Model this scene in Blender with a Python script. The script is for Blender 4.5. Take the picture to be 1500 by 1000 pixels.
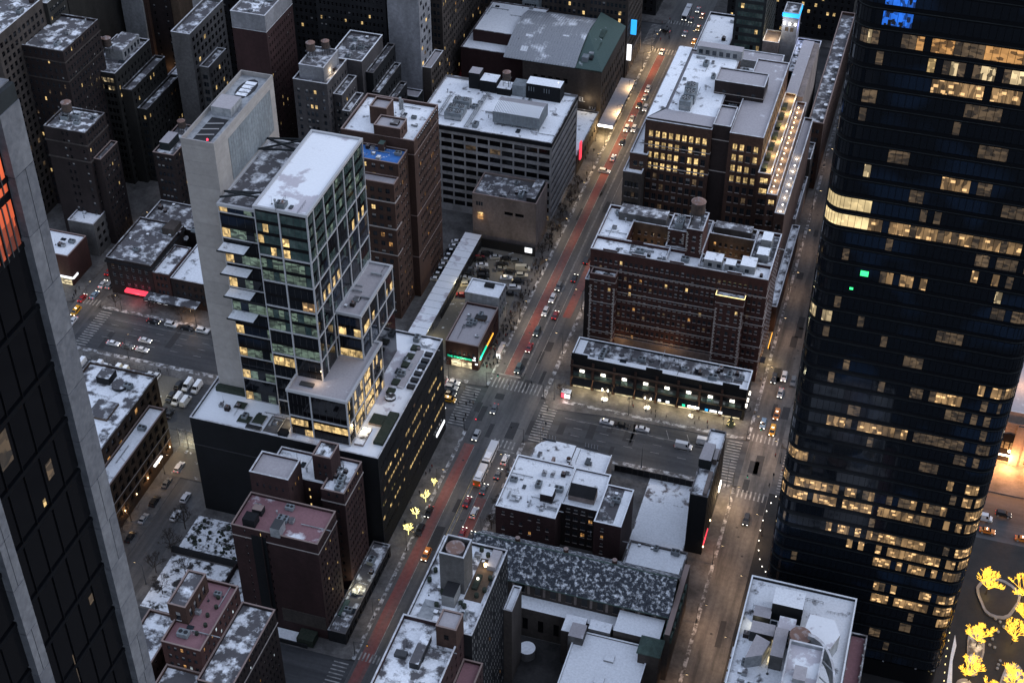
import bpy, math, random
from mathutils import Vector, Matrix
rad = math.radians
for _o in list(bpy.data.objects):
    bpy.data.objects.remove(_o, do_unlink=True)
SC = bpy.context.scene
COL = SC.collection

# ---------------------------------------------------------------- camera
cd = bpy.data.cameras.new('camera')
cd.sensor_width = 36.0
cd.lens = 2242.876 / 1500 * 36.0
cd.clip_start = 1.0
cd.clip_end = 6000
cam = bpy.data.objects.new('camera', cd)
COL.objects.link(cam)
_r = Vector((0.955032, 0.296503, 0.000248))
_d = Vector((0.188791, -0.607449, -0.771598))
_f = Vector((-0.228630, 0.736948, -0.636110))
_m = Matrix((_r, -_d, -_f)).transposed().to_4x4()
_m.translation = Vector((115.698, -364.653, 346.924))
cam.matrix_world = _m
SC.camera = cam

# ---------------------------------------------------------------- dusk sky, faint last sun, exposure
SUN_EL, SUN_AZ = rad(26.0), rad(62.0)       # veiled glow ahead of the camera to the right
wd = bpy.data.worlds.new('World')
SC.world = wd
wd.use_nodes = True
wn = wd.node_tree
wn.nodes.clear()
_sky = wn.nodes.new('ShaderNodeTexSky')
_sky.sky_type = 'NISHITA'
_sky.sun_disc = False
_sky.sun_elevation = SUN_EL
_sky.sun_rotation = SUN_AZ
_sky.air_density = 1.0
_sky.dust_density = 0.6
_sky.ozone_density = 5.0
_hs = wn.nodes.new('ShaderNodeHueSaturation')   # thin cloud veil: greyer than a clear sky
_hs.inputs['Saturation'].default_value = 0.50
_bg = wn.nodes.new('ShaderNodeBackground')
_bg.inputs['Strength'].default_value = 0.12
_ow = wn.nodes.new('ShaderNodeOutputWorld')
wn.links.new(_sky.outputs[0], _hs.inputs['Color'])
_tc = wn.nodes.new('ShaderNodeTexCoord')
_sx = wn.nodes.new('ShaderNodeSeparateXYZ')
_mr = wn.nodes.new('ShaderNodeMapRange')        # overcast sky: three times as bright overhead as at the horizon
_mr.inputs['To Min'].default_value = 0.45
_mr.inputs['To Max'].default_value = 1.65
_vm = wn.nodes.new('ShaderNodeVectorMath')
_vm.operation = 'SCALE'
wn.links.new(_tc.outputs['Generated'], _sx.inputs[0])
wn.links.new(_sx.outputs['Z'], _mr.inputs['Value'])
wn.links.new(_hs.outputs[0], _vm.inputs[0])
wn.links.new(_mr.outputs['Result'], _vm.inputs['Scale'])
wn.links.new(_vm.outputs[0], _bg.inputs['Color'])
wn.links.new(_bg.outputs[0], _ow.inputs['Surface'])
sl = bpy.data.lights.new('sun', 'SUN')
sl.energy = 0.04
sl.angle = rad(25)
sl.color = (1.0, 0.86, 0.74)
sun = bpy.data.objects.new('sun', sl)
COL.objects.link(sun)
sun.rotation_euler = (rad(90) - SUN_EL, 0, rad(180) - SUN_AZ)
SC.view_settings.view_transform = 'Standard'
SC.view_settings.look = 'None'
EXPO = 1.35                                  # exposed for the dusk
SC.view_settings.exposure = EXPO
EK = 2 ** -EXPO
SC.view_settings.gamma = 1.0
SC.view_settings.use_curve_mapping = False
SC.render.engine = 'CYCLES'
SC.cycles.use_denoising = True
SC.cycles.max_bounces = 5
SC.cycles.diffuse_bounces = 2
SC.cycles.glossy_bounces = 3
SC.cycles.transmission_bounces = 2
SC.cycles.caustics_reflective = False
SC.cycles.caustics_refractive = False
SC.cycles.sample_clamp_indirect = 3.0
LAMP = EK * 1.25       # overall lamp level

# ---------------------------------------------------------------- materials
MATS = {}
WK = 0.40
def mat(name, col, rough=0.8, col2=None, sc=0.3, lo=0.4, hi=0.6, stretch=(1, 1, 1), det=4, spec=0.3, metal=0.0,
        emit=None, es=0.0, fine=0.0, fsc=1.2):
    """base colour with one noise blend to col2 and optional fine value grain; world position drives the noise."""
    m = bpy.data.materials.new(name)
    m.use_nodes = True
    t = m.node_tree
    b = t.nodes['Principled BSDF']
    b.inputs['Base Color'].default_value = (*col, 1)
    b.inputs['Roughness'].default_value = rough
    b.inputs['Specular IOR Level'].default_value = spec
    b.inputs['Metallic'].default_value = metal
    if emit:
        b.inputs['Emission Color'].default_value = (*emit, 1)
        b.inputs['Emission Strength'].default_value = es * EK
        m.cycles.emission_sampling = 'NONE'
    if col2 or fine:
        g = t.nodes.new('ShaderNodeNewGeometry')
        out = None
        if col2:
            mp = t.nodes.new('ShaderNodeMapping')
            mp.inputs['Scale'].default_value = stretch
            nz = t.nodes.new('ShaderNodeTexNoise')
            nz.inputs['Scale'].default_value = sc
            nz.inputs['Detail'].default_value = det
            nz.inputs['Roughness'].default_value = 0.62
            cr = t.nodes.new('ShaderNodeValToRGB')
            cr.color_ramp.elements[0].position = lo
            cr.color_ramp.elements[1].position = hi
            cr.color_ramp.elements[0].color = (*col, 1)
            cr.color_ramp.elements[1].color = (*col2, 1)
            t.links.new(g.outputs['Position'], mp.inputs['Vector'])
            t.links.new(mp.outputs[0], nz.inputs['Vector'])
            t.links.new(nz.outputs['Fac'], cr.inputs['Fac'])
            out = cr.outputs['Color']
        if fine:
            n2 = t.nodes.new('ShaderNodeTexNoise')
            n2.inputs['Scale'].default_value = fsc
            n2.inputs['Detail'].default_value = 5
            n2.inputs['Roughness'].default_value = 0.7
            mr = t.nodes.new('ShaderNodeMapRange')
            mr.inputs['From Min'].default_value = 0.3
            mr.inputs['From Max'].default_value = 0.7
            mr.inputs['To Min'].default_value = 1 - fine
            mr.inputs['To Max'].default_value = 1 + fine
            mx = t.nodes.new('ShaderNodeVectorMath')
            mx.operation = 'SCALE'
            t.links.new(g.outputs['Position'], n2.inputs['Vector'])
            t.links.new(n2.outputs['Fac'], mr.inputs['Value'])
            if out is None:
                mx.inputs[0].default_value = col
            else:
                t.links.new(out, mx.inputs[0])
            t.links.new(mr.outputs['Result'], mx.inputs['Scale'])
            out = mx.outputs['Vector']
        t.links.new(out, b.inputs['Base Color'])
    MATS[name] = m
    return m

def wall(name, col, k=0.75, fine=0.18):
    col = tuple(c * WK for c in col)
    mat(name, col, 0.9, tuple(c * k * 0.8 for c in col), sc=0.16, lo=0.35, hi=0.68, fine=fine + .06, fsc=0.9, stretch=(1, 1, 0.35))

wall('brick_red', (0.150, 0.062, 0.052))
wall('brick_brown', (0.165, 0.088, 0.066))
wall('brick_dark', (0.062, 0.042, 0.041))  # darkened further to put the dim upper-left corner into the colour
wall('brick_maroon', (0.105, 0.050, 0.050))
wall('brick_grey', (0.165, 0.150, 0.155))
wall('brick_tan', (0.30, 0.205, 0.14))
wall('stone_tan', (0.62, 0.50, 0.45))
wall('stone_grey', (0.30, 0.285, 0.28))
wall('stone_brown', (0.165, 0.135, 0.12))
wall('loft_brown', (0.14, 0.085, 0.055))
wall('dark_wall', (0.040, 0.040, 0.045))
wall('black_metal', (0.018, 0.020, 0.025))
wall('white_wall', (0.78, 0.78, 0.78))
wall('pale_wall', (0.62, 0.62, 0.66))
wall('olive_dark', (0.075, 0.070, 0.062))
wall('band_stone', (0.80, 0.76, 0.75))
wall('copper', (0.20, 0.30, 0.26), 0.6)
wall('steel_dark', (0.05, 0.06, 0.065))
wall('steel_pale', (0.58, 0.64, 0.68))
mat('concrete', (0.37, 0.343, 0.322), 0.85, (0.31, 0.286, 0.268), sc=0.09, lo=0.3, hi=0.75, fine=0.12, fsc=0.5, stretch=(1, 1, 0.25))
mat('concrete2', (0.345, 0.32, 0.30), 0.85, (0.285, 0.263, 0.248), sc=0.11, lo=0.3, hi=0.75, fine=0.12, fsc=0.5, stretch=(1, 1, 0.25))
mat('fin_stone', (0.165, 0.17, 0.185), 0.55, (0.105, 0.11, 0.125), sc=0.75, lo=0.35, hi=0.7, fine=0.22, fsc=2.2)
mat('fin_stone2', (0.135, 0.14, 0.155), 0.55, (0.095, 0.10, 0.115), sc=1.0, lo=0.35, hi=0.7, fine=0.25, fsc=2.8)
mat('mullion_white', (0.42, 0.42, 0.43), 0.5)
mat('coping', (0.44, 0.43, 0.44), 0.8, (0.62, 0.63, 0.66), sc=0.5, lo=0.45, hi=0.6)
mat('coping_dark', (0.12, 0.11, 0.11), 0.8, (0.42, 0.43, 0.45), sc=0.35, lo=0.5, hi=0.62)
mat('coping_brown', (0.25, 0.185, 0.165), 0.8)
mat('belt', (0.33, 0.29, 0.27), 0.85)
mat('quoin', (0.40, 0.36, 0.33), 0.85)
def snow(name, thr, under=(0.10, 0.095, 0.10), sc=0.26, col=(0.80, 0.815, 0.84), soft=0.055, fine=0.14):
    mat(name, under, 0.85, col, sc=sc, lo=thr - soft, hi=thr + soft, det=6, fine=fine, fsc=1.6)
snow('snow_full', 0.18)
snow('snow_most', 0.37)
snow('snow_half', 0.465)
snow('snow_some', 0.545)
snow('snow_little', 0.63)
snow('snow_grey', 0.47, under=(0.50, 0.47, 0.50), sc=0.07, soft=0.02, fine=0.05)          # trodden frost showing through the snow
snow('frost_grey', 0.68, under=(0.36, 0.335, 0.345), sc=0.14)
snow('frost_dark', 0.58, under=(0.095, 0.09, 0.095), sc=0.3, soft=0.09)
snow('red_deck', 0.62, under=(0.24, 0.125, 0.135), sc=0.12)
snow('blue_tarp', 0.66, under=(0.05, 0.17, 0.46), sc=0.5)
snow('slate', 0.60, under=(0.045, 0.05, 0.06), sc=0.9, soft=0.10, fine=0.6)
snow('metal_roof', 0.60, under=(0.33, 0.34, 0.36), sc=0.10)
snow('copper_roof', 0.70, under=(0.075, 0.115, 0.105), sc=0.2)
snow('garden_snow', 0.47, under=(0.035, 0.033, 0.032), sc=0.32, soft=0.05)
snow('rubble_snow', 0.44, under=(0.15, 0.125, 0.12), sc=0.28)
snow('lot_ground', 0.66, under=(0.13, 0.118, 0.10), sc=0.3)
snow('kerb_snow', 0.53, under=(0.085, 0.08, 0.078), sc=0.5, col=(0.42, 0.42, 0.43), soft=0.08, fine=0.3)
mat('manhole', (0.03, 0.03, 0.03), 0.5)
mat('patch', (0.030, 0.030, 0.032), 0.7, fine=0.2)
# roads
mat('asphalt', (0.046, 0.045, 0.046), 0.6, (0.115, 0.11, 0.108), sc=0.22, lo=0.38, hi=0.68, stretch=(1, 0.07, 1), fine=0.2, fsc=0.8, spec=0.4)
mat('asphalt_x', (0.026, 0.027, 0.030), 0.6, (0.062, 0.062, 0.066), sc=0.24, lo=0.38, hi=0.68, stretch=(0.06, 1, 1), fine=0.18, fsc=0.8, spec=0.4)
mat('slush_side', (0.115, 0.106, 0.10), 0.65, (0.045, 0.042, 0.041), sc=0.35, lo=0.4, hi=0.65, stretch=(1, 0.10, 1), fine=0.25, fsc=0.7, spec=0.4)
mat('sidewalk', (0.125, 0.118, 0.114), 0.8, (0.062, 0.058, 0.056), sc=0.18, lo=0.4, hi=0.66, fine=0.25, fsc=0.9)
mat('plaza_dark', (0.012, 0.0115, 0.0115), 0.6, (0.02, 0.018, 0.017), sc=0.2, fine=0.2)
mat('red_lane', (0.20, 0.062, 0.055), 0.8, (0.13, 0.085, 0.08), sc=0.25, lo=0.38, hi=0.66, stretch=(1, 0.12, 1), fine=0.22, fsc=0.8)
mat('road_paint', (0.34, 0.33, 0.32), 0.8, (0.13, 0.128, 0.125), sc=0.6, lo=0.40, hi=0.62, fine=0.25)
mat('yellow_paint', (0.45, 0.36, 0.20), 0.8, (0.2, 0.17, 0.12), sc=0.4, lo=0.42, hi=0.62)
mat('ground_soil', (0.022, 0.021, 0.021), 0.9, (0.05, 0.047, 0.046), sc=0.1, fine=0.2)
# glass and lit windows
mat('glass', (0.014, 0.018, 0.024), 0.07, (0.026, 0.034, 0.042), sc=0.25, lo=0.4, hi=0.6, spec=0.6)
mat('glass_tower', (0.006, 0.0075, 0.0105), 0.05, (0.009, 0.016, 0.030), sc=0.045, lo=0.54, hi=0.62, det=2, spec=0.35)  # bluish noise patches in the colour suggest reflections in the glass
mat('tower_band', (0.004, 0.0045, 0.006), 0.3, spec=0.2)
mat('glass_green', (0.03, 0.055, 0.052), 0.10, (0.10, 0.135, 0.12), sc=0.25, lo=0.45, hi=0.7, spec=0.6)
mat('glass_black', (0.004, 0.004, 0.005), 0.06, spec=0.35)
mat('blind', (0.27, 0.26, 0.255), 0.7)
mat('frame_dark', (0.035, 0.035, 0.038), 0.5)
mat('frame_white', (0.45, 0.44, 0.43), 0.6)
def lit(name, c, s, sx=0.45, sz=0.9, dark=0.25):
    """a room seen through the pane: blocky light and dark patches, brighter under the ceiling lamps"""
    m = bpy.data.materials.new(name)
    m.use_nodes = True
    t = m.node_tree
    b = t.nodes['Principled BSDF']
    b.inputs['Base Color'].default_value = (0.03, 0.03, 0.03, 1)
    b.inputs['Roughness'].default_value = 0.12
    g = t.nodes.new('ShaderNodeNewGeometry')
    mp = t.nodes.new('ShaderNodeMapping')
    mp.inputs['Scale'].default_value = (sx, sx, sz)
    v = t.nodes.new('ShaderNodeTexVoronoi')
    v.distance = 'CHEBYCHEV'
    v.inputs['Scale'].default_value = 1.6
    nz = t.nodes.new('ShaderNodeTexNoise')
    nz.inputs['Scale'].default_value = 0.16
    cr = t.nodes.new('ShaderNodeMapRange')
    cr.inputs['From Min'].default_value = 0.2
    cr.inputs['From Max'].default_value = 0.8
    cr.inputs['To Min'].default_value = dark
    cr.inputs['To Max'].default_value = 1.25
    mr = t.nodes.new('ShaderNodeMapRange')
    mr.inputs['From Min'].default_value = 0.3
    mr.inputs['From Max'].default_value = 0.7
    mr.inputs['To Min'].default_value = 0.45
    mr.inputs['To Max'].default_value = 1.3
    sp = t.nodes.new('ShaderNodeSeparateColor')
    mu = t.nodes.new('ShaderNodeMath'); mu.operation = 'MULTIPLY'
    m2 = t.nodes.new('ShaderNodeMath'); m2.operation = 'MULTIPLY'
    m2.inputs[1].default_value = s * EK
    L = t.links.new
    L(g.outputs['Position'], mp.inputs[0]); L(mp.outputs[0], v.inputs['Vector'])
    L(g.outputs['Position'], nz.inputs['Vector'])
    L(v.outputs['Color'], sp.inputs[0]); L(sp.outputs[0], cr.inputs['Value'])
    L(nz.outputs['Fac'], mr.inputs['Value'])
    L(cr.outputs['Result'], mu.inputs[0]); L(mr.outputs['Result'], mu.inputs[1])
    L(mu.outputs[0], m2.inputs[0]); L(m2.outputs[0], b.inputs['Emission Strength'])
    b.inputs['Emission Color'].default_value = (*c, 1)
    m.cycles.emission_sampling = 'NONE'
    MATS[name] = m
lit('lit_warm', (1.0, 0.68, 0.28), 0.95, 0.8, 0.5, 0.35)
lit('lit_amber', (1.0, 0.50, 0.16), 0.60)
lit('lit_dim', (1.0, 0.66, 0.36), 0.10)
lit('lit_cream', (1.0, 0.76, 0.42), 0.85, 0.6, 0.4, dark=0.15)
lit('lit_cool', (0.80, 0.92, 1.0), 0.8)
lit('lit_green', (0.50, 0.72, 0.55), 0.22)
def lit_room(name, c, c2, lo, hi):
    """desks and lamps seen through office glass: dim tan room with small bright spots near the ceiling"""
    lit(name, c, lo, 0.66, 0.21, 0.35)
    t = MATS[name].node_tree
    b = t.nodes['Principled BSDF']
    old = b.inputs['Emission Strength'].links[0].from_socket
    g = t.nodes.new('ShaderNodeNewGeometry')
    mp = t.nodes.new('ShaderNodeMapping'); mp.inputs['Scale'].default_value = (0.42, 0.42, 0.62)
    v = t.nodes.new('ShaderNodeTexVoronoi'); v.distance = 'CHEBYCHEV'; v.inputs['Scale'].default_value = 1.15
    lt_ = t.nodes.new('ShaderNodeMapRange')
    lt_.inputs['From Min'].default_value = 0.27; lt_.inputs['From Max'].default_value = 0.19
    lt_.inputs['To Min'].default_value = 0.0; lt_.inputs['To Max'].default_value = hi * EK
    ad = t.nodes.new('ShaderNodeMath'); ad.operation = 'ADD'
    t.links.new(g.outputs['Position'], mp.inputs[0]); t.links.new(mp.outputs[0], v.inputs['Vector'])
    t.links.new(v.outputs['Distance'], lt_.inputs['Value'])
    t.links.new(old, ad.inputs[0]); t.links.new(lt_.outputs['Result'], ad.inputs[1])
    t.links.new(ad.outputs[0], b.inputs['Emission Strength'])
lit_room('lit_office', (1.0, 0.60, 0.26), None, 0.30, 1.05)
lit('lit_hall', (1.0, 0.76, 0.38), 1.0, 0.3, 0.3, 0.85)
lit('lit_orange', (1.0, 0.16, 0.05), 0.75, 0.5, 0.5, 0.1)
lit('lit_blue', (0.02, 0.20, 1.0), 0.9, 0.9, 0.5, 0.0)
lit('lit_shop', (1.0, 0.83, 0.50), 1.0, 0.4, 0.8, 0.2)
def glow(name, c, s):
    mat(name, c, 0.5, emit=c, es=s)
glow('lamp_white', (1.0, 0.93, 0.80), 6.0)
glow('lamp_warm', (1.0, 0.72, 0.38), 6.0)
glow('sign_white', (0.95, 0.97, 1.0), 1.6)
glow('sign_green', (0.02, 0.75, 0.42), 1.0)
glow('sign_red', (1.0, 0.06, 0.10), 1.1)
glow('sign_blue', (0.03, 0.40, 0.95), 1.2)
glow('sign_amber', (1.0, 0.45, 0.05), 1.4)
glow('beacon_red', (1.0, 0.03, 0.06), 5.0)
glow('tree_gold', (1.0, 0.60, 0.07), 1.5)
glow('tree_yellow', (1.0, 0.86, 0.32), 2.0)
glow('head_light', (1.0, 0.95, 0.82), 4.5)
glow('tail_light', (1.0, 0.05, 0.04), 1.6)
glow('fairy', (1.0, 0.80, 0.34), 2.2)
glow('laser_green', (0.05, 1.0, 0.25), 1.6)
# things
mat('metal_grey', (0.22, 0.23, 0.24), 0.5, (0.34, 0.35, 0.36), sc=0.6, spec=0.5)
mat('metal_dark', (0.045, 0.047, 0.05), 0.5)
mat('fan_dark', (0.02, 0.02, 0.022), 0.6)
mat('tank_wood', (0.10, 0.070, 0.055), 0.9, (0.06, 0.045, 0.04), sc=0.8)
mat('tank_top', (0.20, 0.12, 0.095), 0.8, (0.32, 0.27, 0.26), sc=0.6, lo=0.5, hi=0.65)
mat('bark', (0.045, 0.035, 0.03), 0.9)
mat('evergreen', (0.02, 0.03, 0.02), 0.9, (0.035, 0.04, 0.03), sc=1.5)
mat('rubber', (0.012, 0.012, 0.012), 0.8)
mat('car_glass', (0.012, 0.014, 0.018), 0.06, spec=0.6)
for _n, _c in dict(white=(0.58, 0.58, 0.59), silver=(0.30, 0.31, 0.32), grey=(0.11, 0.115, 0.12), black=(0.014, 0.015, 0.017),
                   red=(0.22, 0.018, 0.022), blue=(0.14, 0.22, 0.32), teal=(0.035, 0.06, 0.065), taxi=(0.62, 0.30, 0.02),
                   orange=(0.62, 0.20, 0.03), cream=(0.52, 0.47, 0.36)).items():
    mat('paint_' + _n, _c, 0.28, spec=0.5)
mat('skin', (0.30, 0.19, 0.14), 0.7)
for _n, _c in dict(black=(0.014, 0.014, 0.016), navy=(0.02, 0.024, 0.04), brown=(0.05, 0.035, 0.028), red=(0.14, 0.02, 0.02),
                   grey=(0.10, 0.10, 0.105), beige=(0.24, 0.20, 0.16)).items():
    mat('coat_' + _n, _c, 0.9)

# ---------------------------------------------------------------- mesh helpers
class MB:
    def __init__(s):
        s.v = []; s.f = []; s.m = []; s.names = []
    def mi(s, n):
        if n not in s.names: s.names.append(n)
        return s.names.index(n)
    def face(s, pts, m):
        i = len(s.v); s.v += pts
        s.f.append(tuple(range(i, i + len(pts)))); s.m.append(s.mi(m))
    def box(s, x0, y0, z0, x1, y1, z1, m, top=None, bottom=True):
        i = len(s.v)
        s.v += [(x0, y0, z0), (x1, y0, z0), (x1, y1, z0), (x0, y1, z0), (x0, y0, z1), (x1, y0, z1), (x1, y1, z1), (x0, y1, z1)]
        a = s.mi(m); t = s.mi(top) if top else a
        fs = [(0, 1, 5, 4), (1, 2, 6, 5), (2, 3, 7, 6), (3, 0, 4, 7)]
        for q in fs: s.f.append(tuple(i + k for k in q)); s.m.append(a)
        s.f.append((i + 4, i + 5, i + 6, i + 7)); s.m.append(t)
        if bottom: s.f.append((i + 3, i + 2, i + 1, i)); s.m.append(a)
    def prism(s, poly, z0, z1, m, top=None):
        i = len(s.v); n = len(poly)
        s.v += [(x, y, z0) for x, y in poly] + [(x, y, z1) for x, y in poly]
        a = s.mi(m); t = s.mi(top) if top else a
        for k in range(n):
            j = (k + 1) % n
            s.f.append((i + k, i + j, i + n + j, i + n + k)); s.m.append(a)
        s.f.append(tuple(i + n + k for k in range(n))); s.m.append(t)
        s.f.append(tuple(i + n - 1 - k for k in range(n))); s.m.append(a)
    def cyl(s, x, y, z0, z1, r, m, n=10, r2=None, top=None):
        r2 = r if r2 is None else r2
        i = len(s.v)
        for rr, z in ((r, z0), (r2, z1)):
            s.v += [(x + rr * math.cos(6.28318 * k / n), y + rr * math.sin(6.28318 * k / n), z) for k in range(n)]
        a = s.mi(m); t = s.mi(top) if top else a
        for k in range(n):
            j = (k + 1) % n
            s.f.append((i + k, i + j, i + n + j, i + n + k)); s.m.append(a)
        s.f.append(tuple(i + n + k for k in range(n))); s.m.append(t)
        s.f.append(tuple(i + n - 1 - k for k in range(n))); s.m.append(a)
    def tube(s, a, b, r, m, n=5, r2=None):
        a = Vector(a); b = Vector(b); r2 = r if r2 is None else r2
        d = (b - a)
        if d.length < 1e-6: return
        d.normalize()
        u = d.orthogonal().normalized(); w = d.cross(u)
        i = len(s.v)
        for p, rr in ((a, r), (b, r2)):
            for k in range(n):
                c = 6.28318 * k / n
                q = p + (u * math.cos(c) + w * math.sin(c)) * rr
                s.v.append((q.x, q.y, q.z))
        mm = s.mi(m)
        for k in range(n):
            j = (k + 1) % n
            s.f.append((i + k, i + j, i + n + j, i + n + k)); s.m.append(mm)
        s.f.append(tuple(i + n + k for k in range(n))); s.m.append(mm)
    def mesh(s, name):
        me = bpy.data.meshes.new(name)
        me.from_pydata(s.v, [], s.f)
        for n in s.names: me.materials.append(MATS[n])
        if s.m: me.polygons.foreach_set('material_index', s.m)
        me.update()
        return me
    def build(s, name, parent=None, kind=None, label=None):
        o = bpy.data.objects.new(name, s.mesh(name))
        COL.objects.link(o)
        if parent:
            o.parent = parent
            w = wpos(parent)
            o.location = (-w[0], -w[1], -w[2])
        if kind: o['kind'] = kind
        if label: o['label'] = label
        return o
WP = {}
def wpos(o):
    return WP.get(o.name, (0, 0, 0))
def thing(name, label, cat, loc, group=None):
    o = bpy.data.objects.new(name, None)
    o.empty_display_size = 0.5
    COL.objects.link(o)
    o.location = loc
    WP[o.name] = tuple(loc)
    o['label'] = label; o['category'] = cat
    if group: o['group'] = group
    return o
def tag(o, label, cat, group=None):
    o['label'] = label; o['category'] = cat
    if group: o['group'] = group
    return o
def put(me, name, loc, parent=None, rz=0.0, sc=None):
    """an object on shared mesh data at a world place"""
    o = bpy.data.objects.new(name, me)
    COL.objects.link(o)
    if parent:
        w = wpos(parent)
        o.parent = parent
        o.location = (loc[0] - w[0], loc[1] - w[1], loc[2] - w[2])
    else:
        o.location = loc
    o.rotation_euler = (0, 0, rz)
    if sc: o.scale = sc
    return o
def copy_thing(root, loc, rz, label, group, name=None):
    r = root.copy(); COL.objects.link(r)
    r.location = loc; r.rotation_euler = (0, 0, rz)
    r['label'] = label; r['group'] = group
    for ch in root.children:
        c = ch.copy(); COL.objects.link(c); c.parent = r
        for g in ch.children:
            d = g.copy(); COL.objects.link(d); d.parent = c
    return r
def structure(mb, name):
    o = mb.build(name); o['kind'] = 'structure'; return o

# ---------------------------------------------------------------- facades and windows
STY = dict(g='glass', t='glass_tower', n='glass_green', k='glass_black', w='lit_warm', d='lit_dim', c='lit_cream', l='lit_cool', a='lit_amber',
           o='lit_office', s='lit_shop', h='lit_hall', e='lit_green', r='lit_orange', u='lit_blue', p='blind', y='glass')
def P3(face, pos, u, z, d=0.0):
    return (u, pos + d, z) if face == 'S' else (pos - d, u, z)
def fq(mb, face, pos, u0, z0, u1, z1, m, d=0.0):
    if u1 - u0 < 1e-4 or z1 - z0 < 1e-4: return
    mb.face([P3(face, pos, u0, z0, d), P3(face, pos, u1, z0, d), P3(face, pos, u1, z1, d), P3(face, pos, u0, z1, d)], m)
def win_shape(mb, face, pos, u, z, w, h, d, style, fr, sash, sill=None):
    """one window: frame bars standing proud of the pane, pane(s), optional blind and sill"""
    e = 0.07
    gl = STY.get(style[0], 'glass')
    hw = w / 2
    zt = z + h
    if style == 'b':
        gl = 'glass'
        fq(mb, face, pos, u - hw + e, z + h * 0.5, u + hw - e, zt - e, 'blind', d)
        fq(mb, face, pos, u - hw + e, z + e, u + hw - e, z + h * 0.5, gl, d)
    else:
        fq(mb, face, pos, u - hw + e, z + e, u + hw - e, zt - e, gl, d)
    q = d - 0.05
    fq(mb, face, pos, u - hw, z, u - hw + e, zt, fr, q); fq(mb, face, pos, u + hw - e, z, u + hw, zt, fr, q)
    fq(mb, face, pos, u - hw + e, z, u + hw - e, z + e, fr, q); fq(mb, face, pos, u - hw + e, zt - e, u + hw - e, zt, fr, q)
    sv, sh = sash
    for k in range(1, sv):
        uu = u - hw + w * k / sv
        fq(mb, face, pos, uu - 0.04, z + e, uu + 0.04, zt - e, fr, q)
    for k in range(1, sh):
        zz = z + h * k / sh
        fq(mb, face, pos, u - hw + e, zz - 0.04, u + hw - e, zz + 0.04, fr, q - 0.01)
    if sill:
        a = P3(face, pos, u - hw - 0.1, z - 0.14, -0.14); b = P3(face, pos, u + hw + 0.1, z + 0.0, 0.02)
        mb.box(min(a[0], b[0]), min(a[1], b[1]), a[2], max(a[0], b[0]), max(a[1], b[1]), b[2], sill)
WCACHE = {}
def win_mesh(w, h, d, style, fr, sash, sill):
    k = (round(w, 2), round(h, 2), d, style, fr, sash, sill)
    if k not in WCACHE:
        mb = MB()
        win_shape(mb, 'S', 0.0, 0.0, 0.0, w, h, d, style, fr, sash, sill)
        WCACHE[k] = mb.mesh('window')
    return WCACHE[k]
def pick(rng, st):
    r = rng.random() * sum(st.values())
    for k, v in st.items():
        r -= v
        if r <= 0: return k
    return k
def facade(t, mb, gz, face, pos, a0, a1, z0, z1, m, F, rng):
    """wall face with recessed openings; windows go to gz (joined) or become parts when F['obj']"""
    if not F:
        fq(mb, face, pos, a0, z0, a1, z1, m); return
    w, h, fh = F['w'], F['h'], F['fh']
    d = F.get('d', 0.25); zf = F.get('z', 1.0) + (F.get('zb', z0))
    n = F.get('n') or max(0, int((z1 - 0.6 - h - zf) / fh) + 1)
    if 'us' in F: us = [a0 + q for q in F['us']]
    else:
        ml, mr = F.get('ml', F.get('m', 1.0)), F.get('mr', F.get('m', 1.0))
        c = F['c']; span = (a1 - mr) - (a0 + ml)
        us = [a0 + ml + span * (k + 0.5) / c for k in range(c)]
    sk = F.get('skip', lambda r, c: False)
    fr = F.get('fr', 'frame_dark'); sash = F.get('sash', (1, 2)); sill = F.get('sill')
    stf = F.get('stf'); st = F.get('st', {'g': 1})
    mm = m
    zprev = z0
    for r in range(n):
        zs = zf + r * fh; zt = zs + h
        if zt > z1 - 0.02: break
        fq(mb, face, pos, a0, zprev, a1, zs, mm)
        up = a0
        for c, u in enumerate(us):
            if sk(r, c): continue
            fq(mb, face, pos, up, zs, u - w / 2, zt, mm); up = u + w / 2
            A = lambda uu, zz, dd: P3(face, pos, uu, zz, dd)
            l, rr = u - w / 2, u + w / 2
            mb.face([A(l, zs, 0), A(l, zs, d), A(l, zt, d), A(l, zt, 0)], mm)
            mb.face([A(rr, zs, d), A(rr, zs, 0), A(rr, zt, 0), A(rr, zt, d)], mm)
            mb.face([A(l, zs, 0), A(rr, zs, 0), A(rr, zs, d), A(l, zs, d)], mm)
            mb.face([A(l, zt, d), A(rr, zt, d), A(rr, zt, 0), A(l, zt, 0)], mm)
            s = stf(r, c, rng) if stf else None
            if s is None: s = pick(rng, st)
            if F.get('obj') and t['nw'] < 290:
                t['nw'] += 1
                p = P3(face, pos, u, zs, 0)
                put(win_mesh(w, h, d, s, fr, sash, sill), 'window', p, t['o'], 0 if face == 'S' else math.pi / 2)
            else:
                win_shape(gz, face, pos, u, zs, w, h, d, s, fr, sash, sill)
        fq(mb, face, pos, up, zs, a1, zt, mm)
        zprev = zt
    fq(mb, face, pos, a0, zprev, a1, z1, mm)

def ring(mb, x0, y0, x1, y1, z0, z1, wdt, out, m):
    """a square ring (coping or belt) standing out past the wall"""
    x0 -= out; y0 -= out; x1 += out; y1 += out
    t = wdt + out
    mb.box(x0, y0, z0, x1, y0 + t, z1, m); mb.box(x0, y1 - t, z0, x1, y1, z1, m)
    mb.box(x0, y0 + t, z0, x0 + t, y1 - t, z1, m); mb.box(x1 - t, y0 + t, z0, x1, y1 - t, z1, m)

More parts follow.
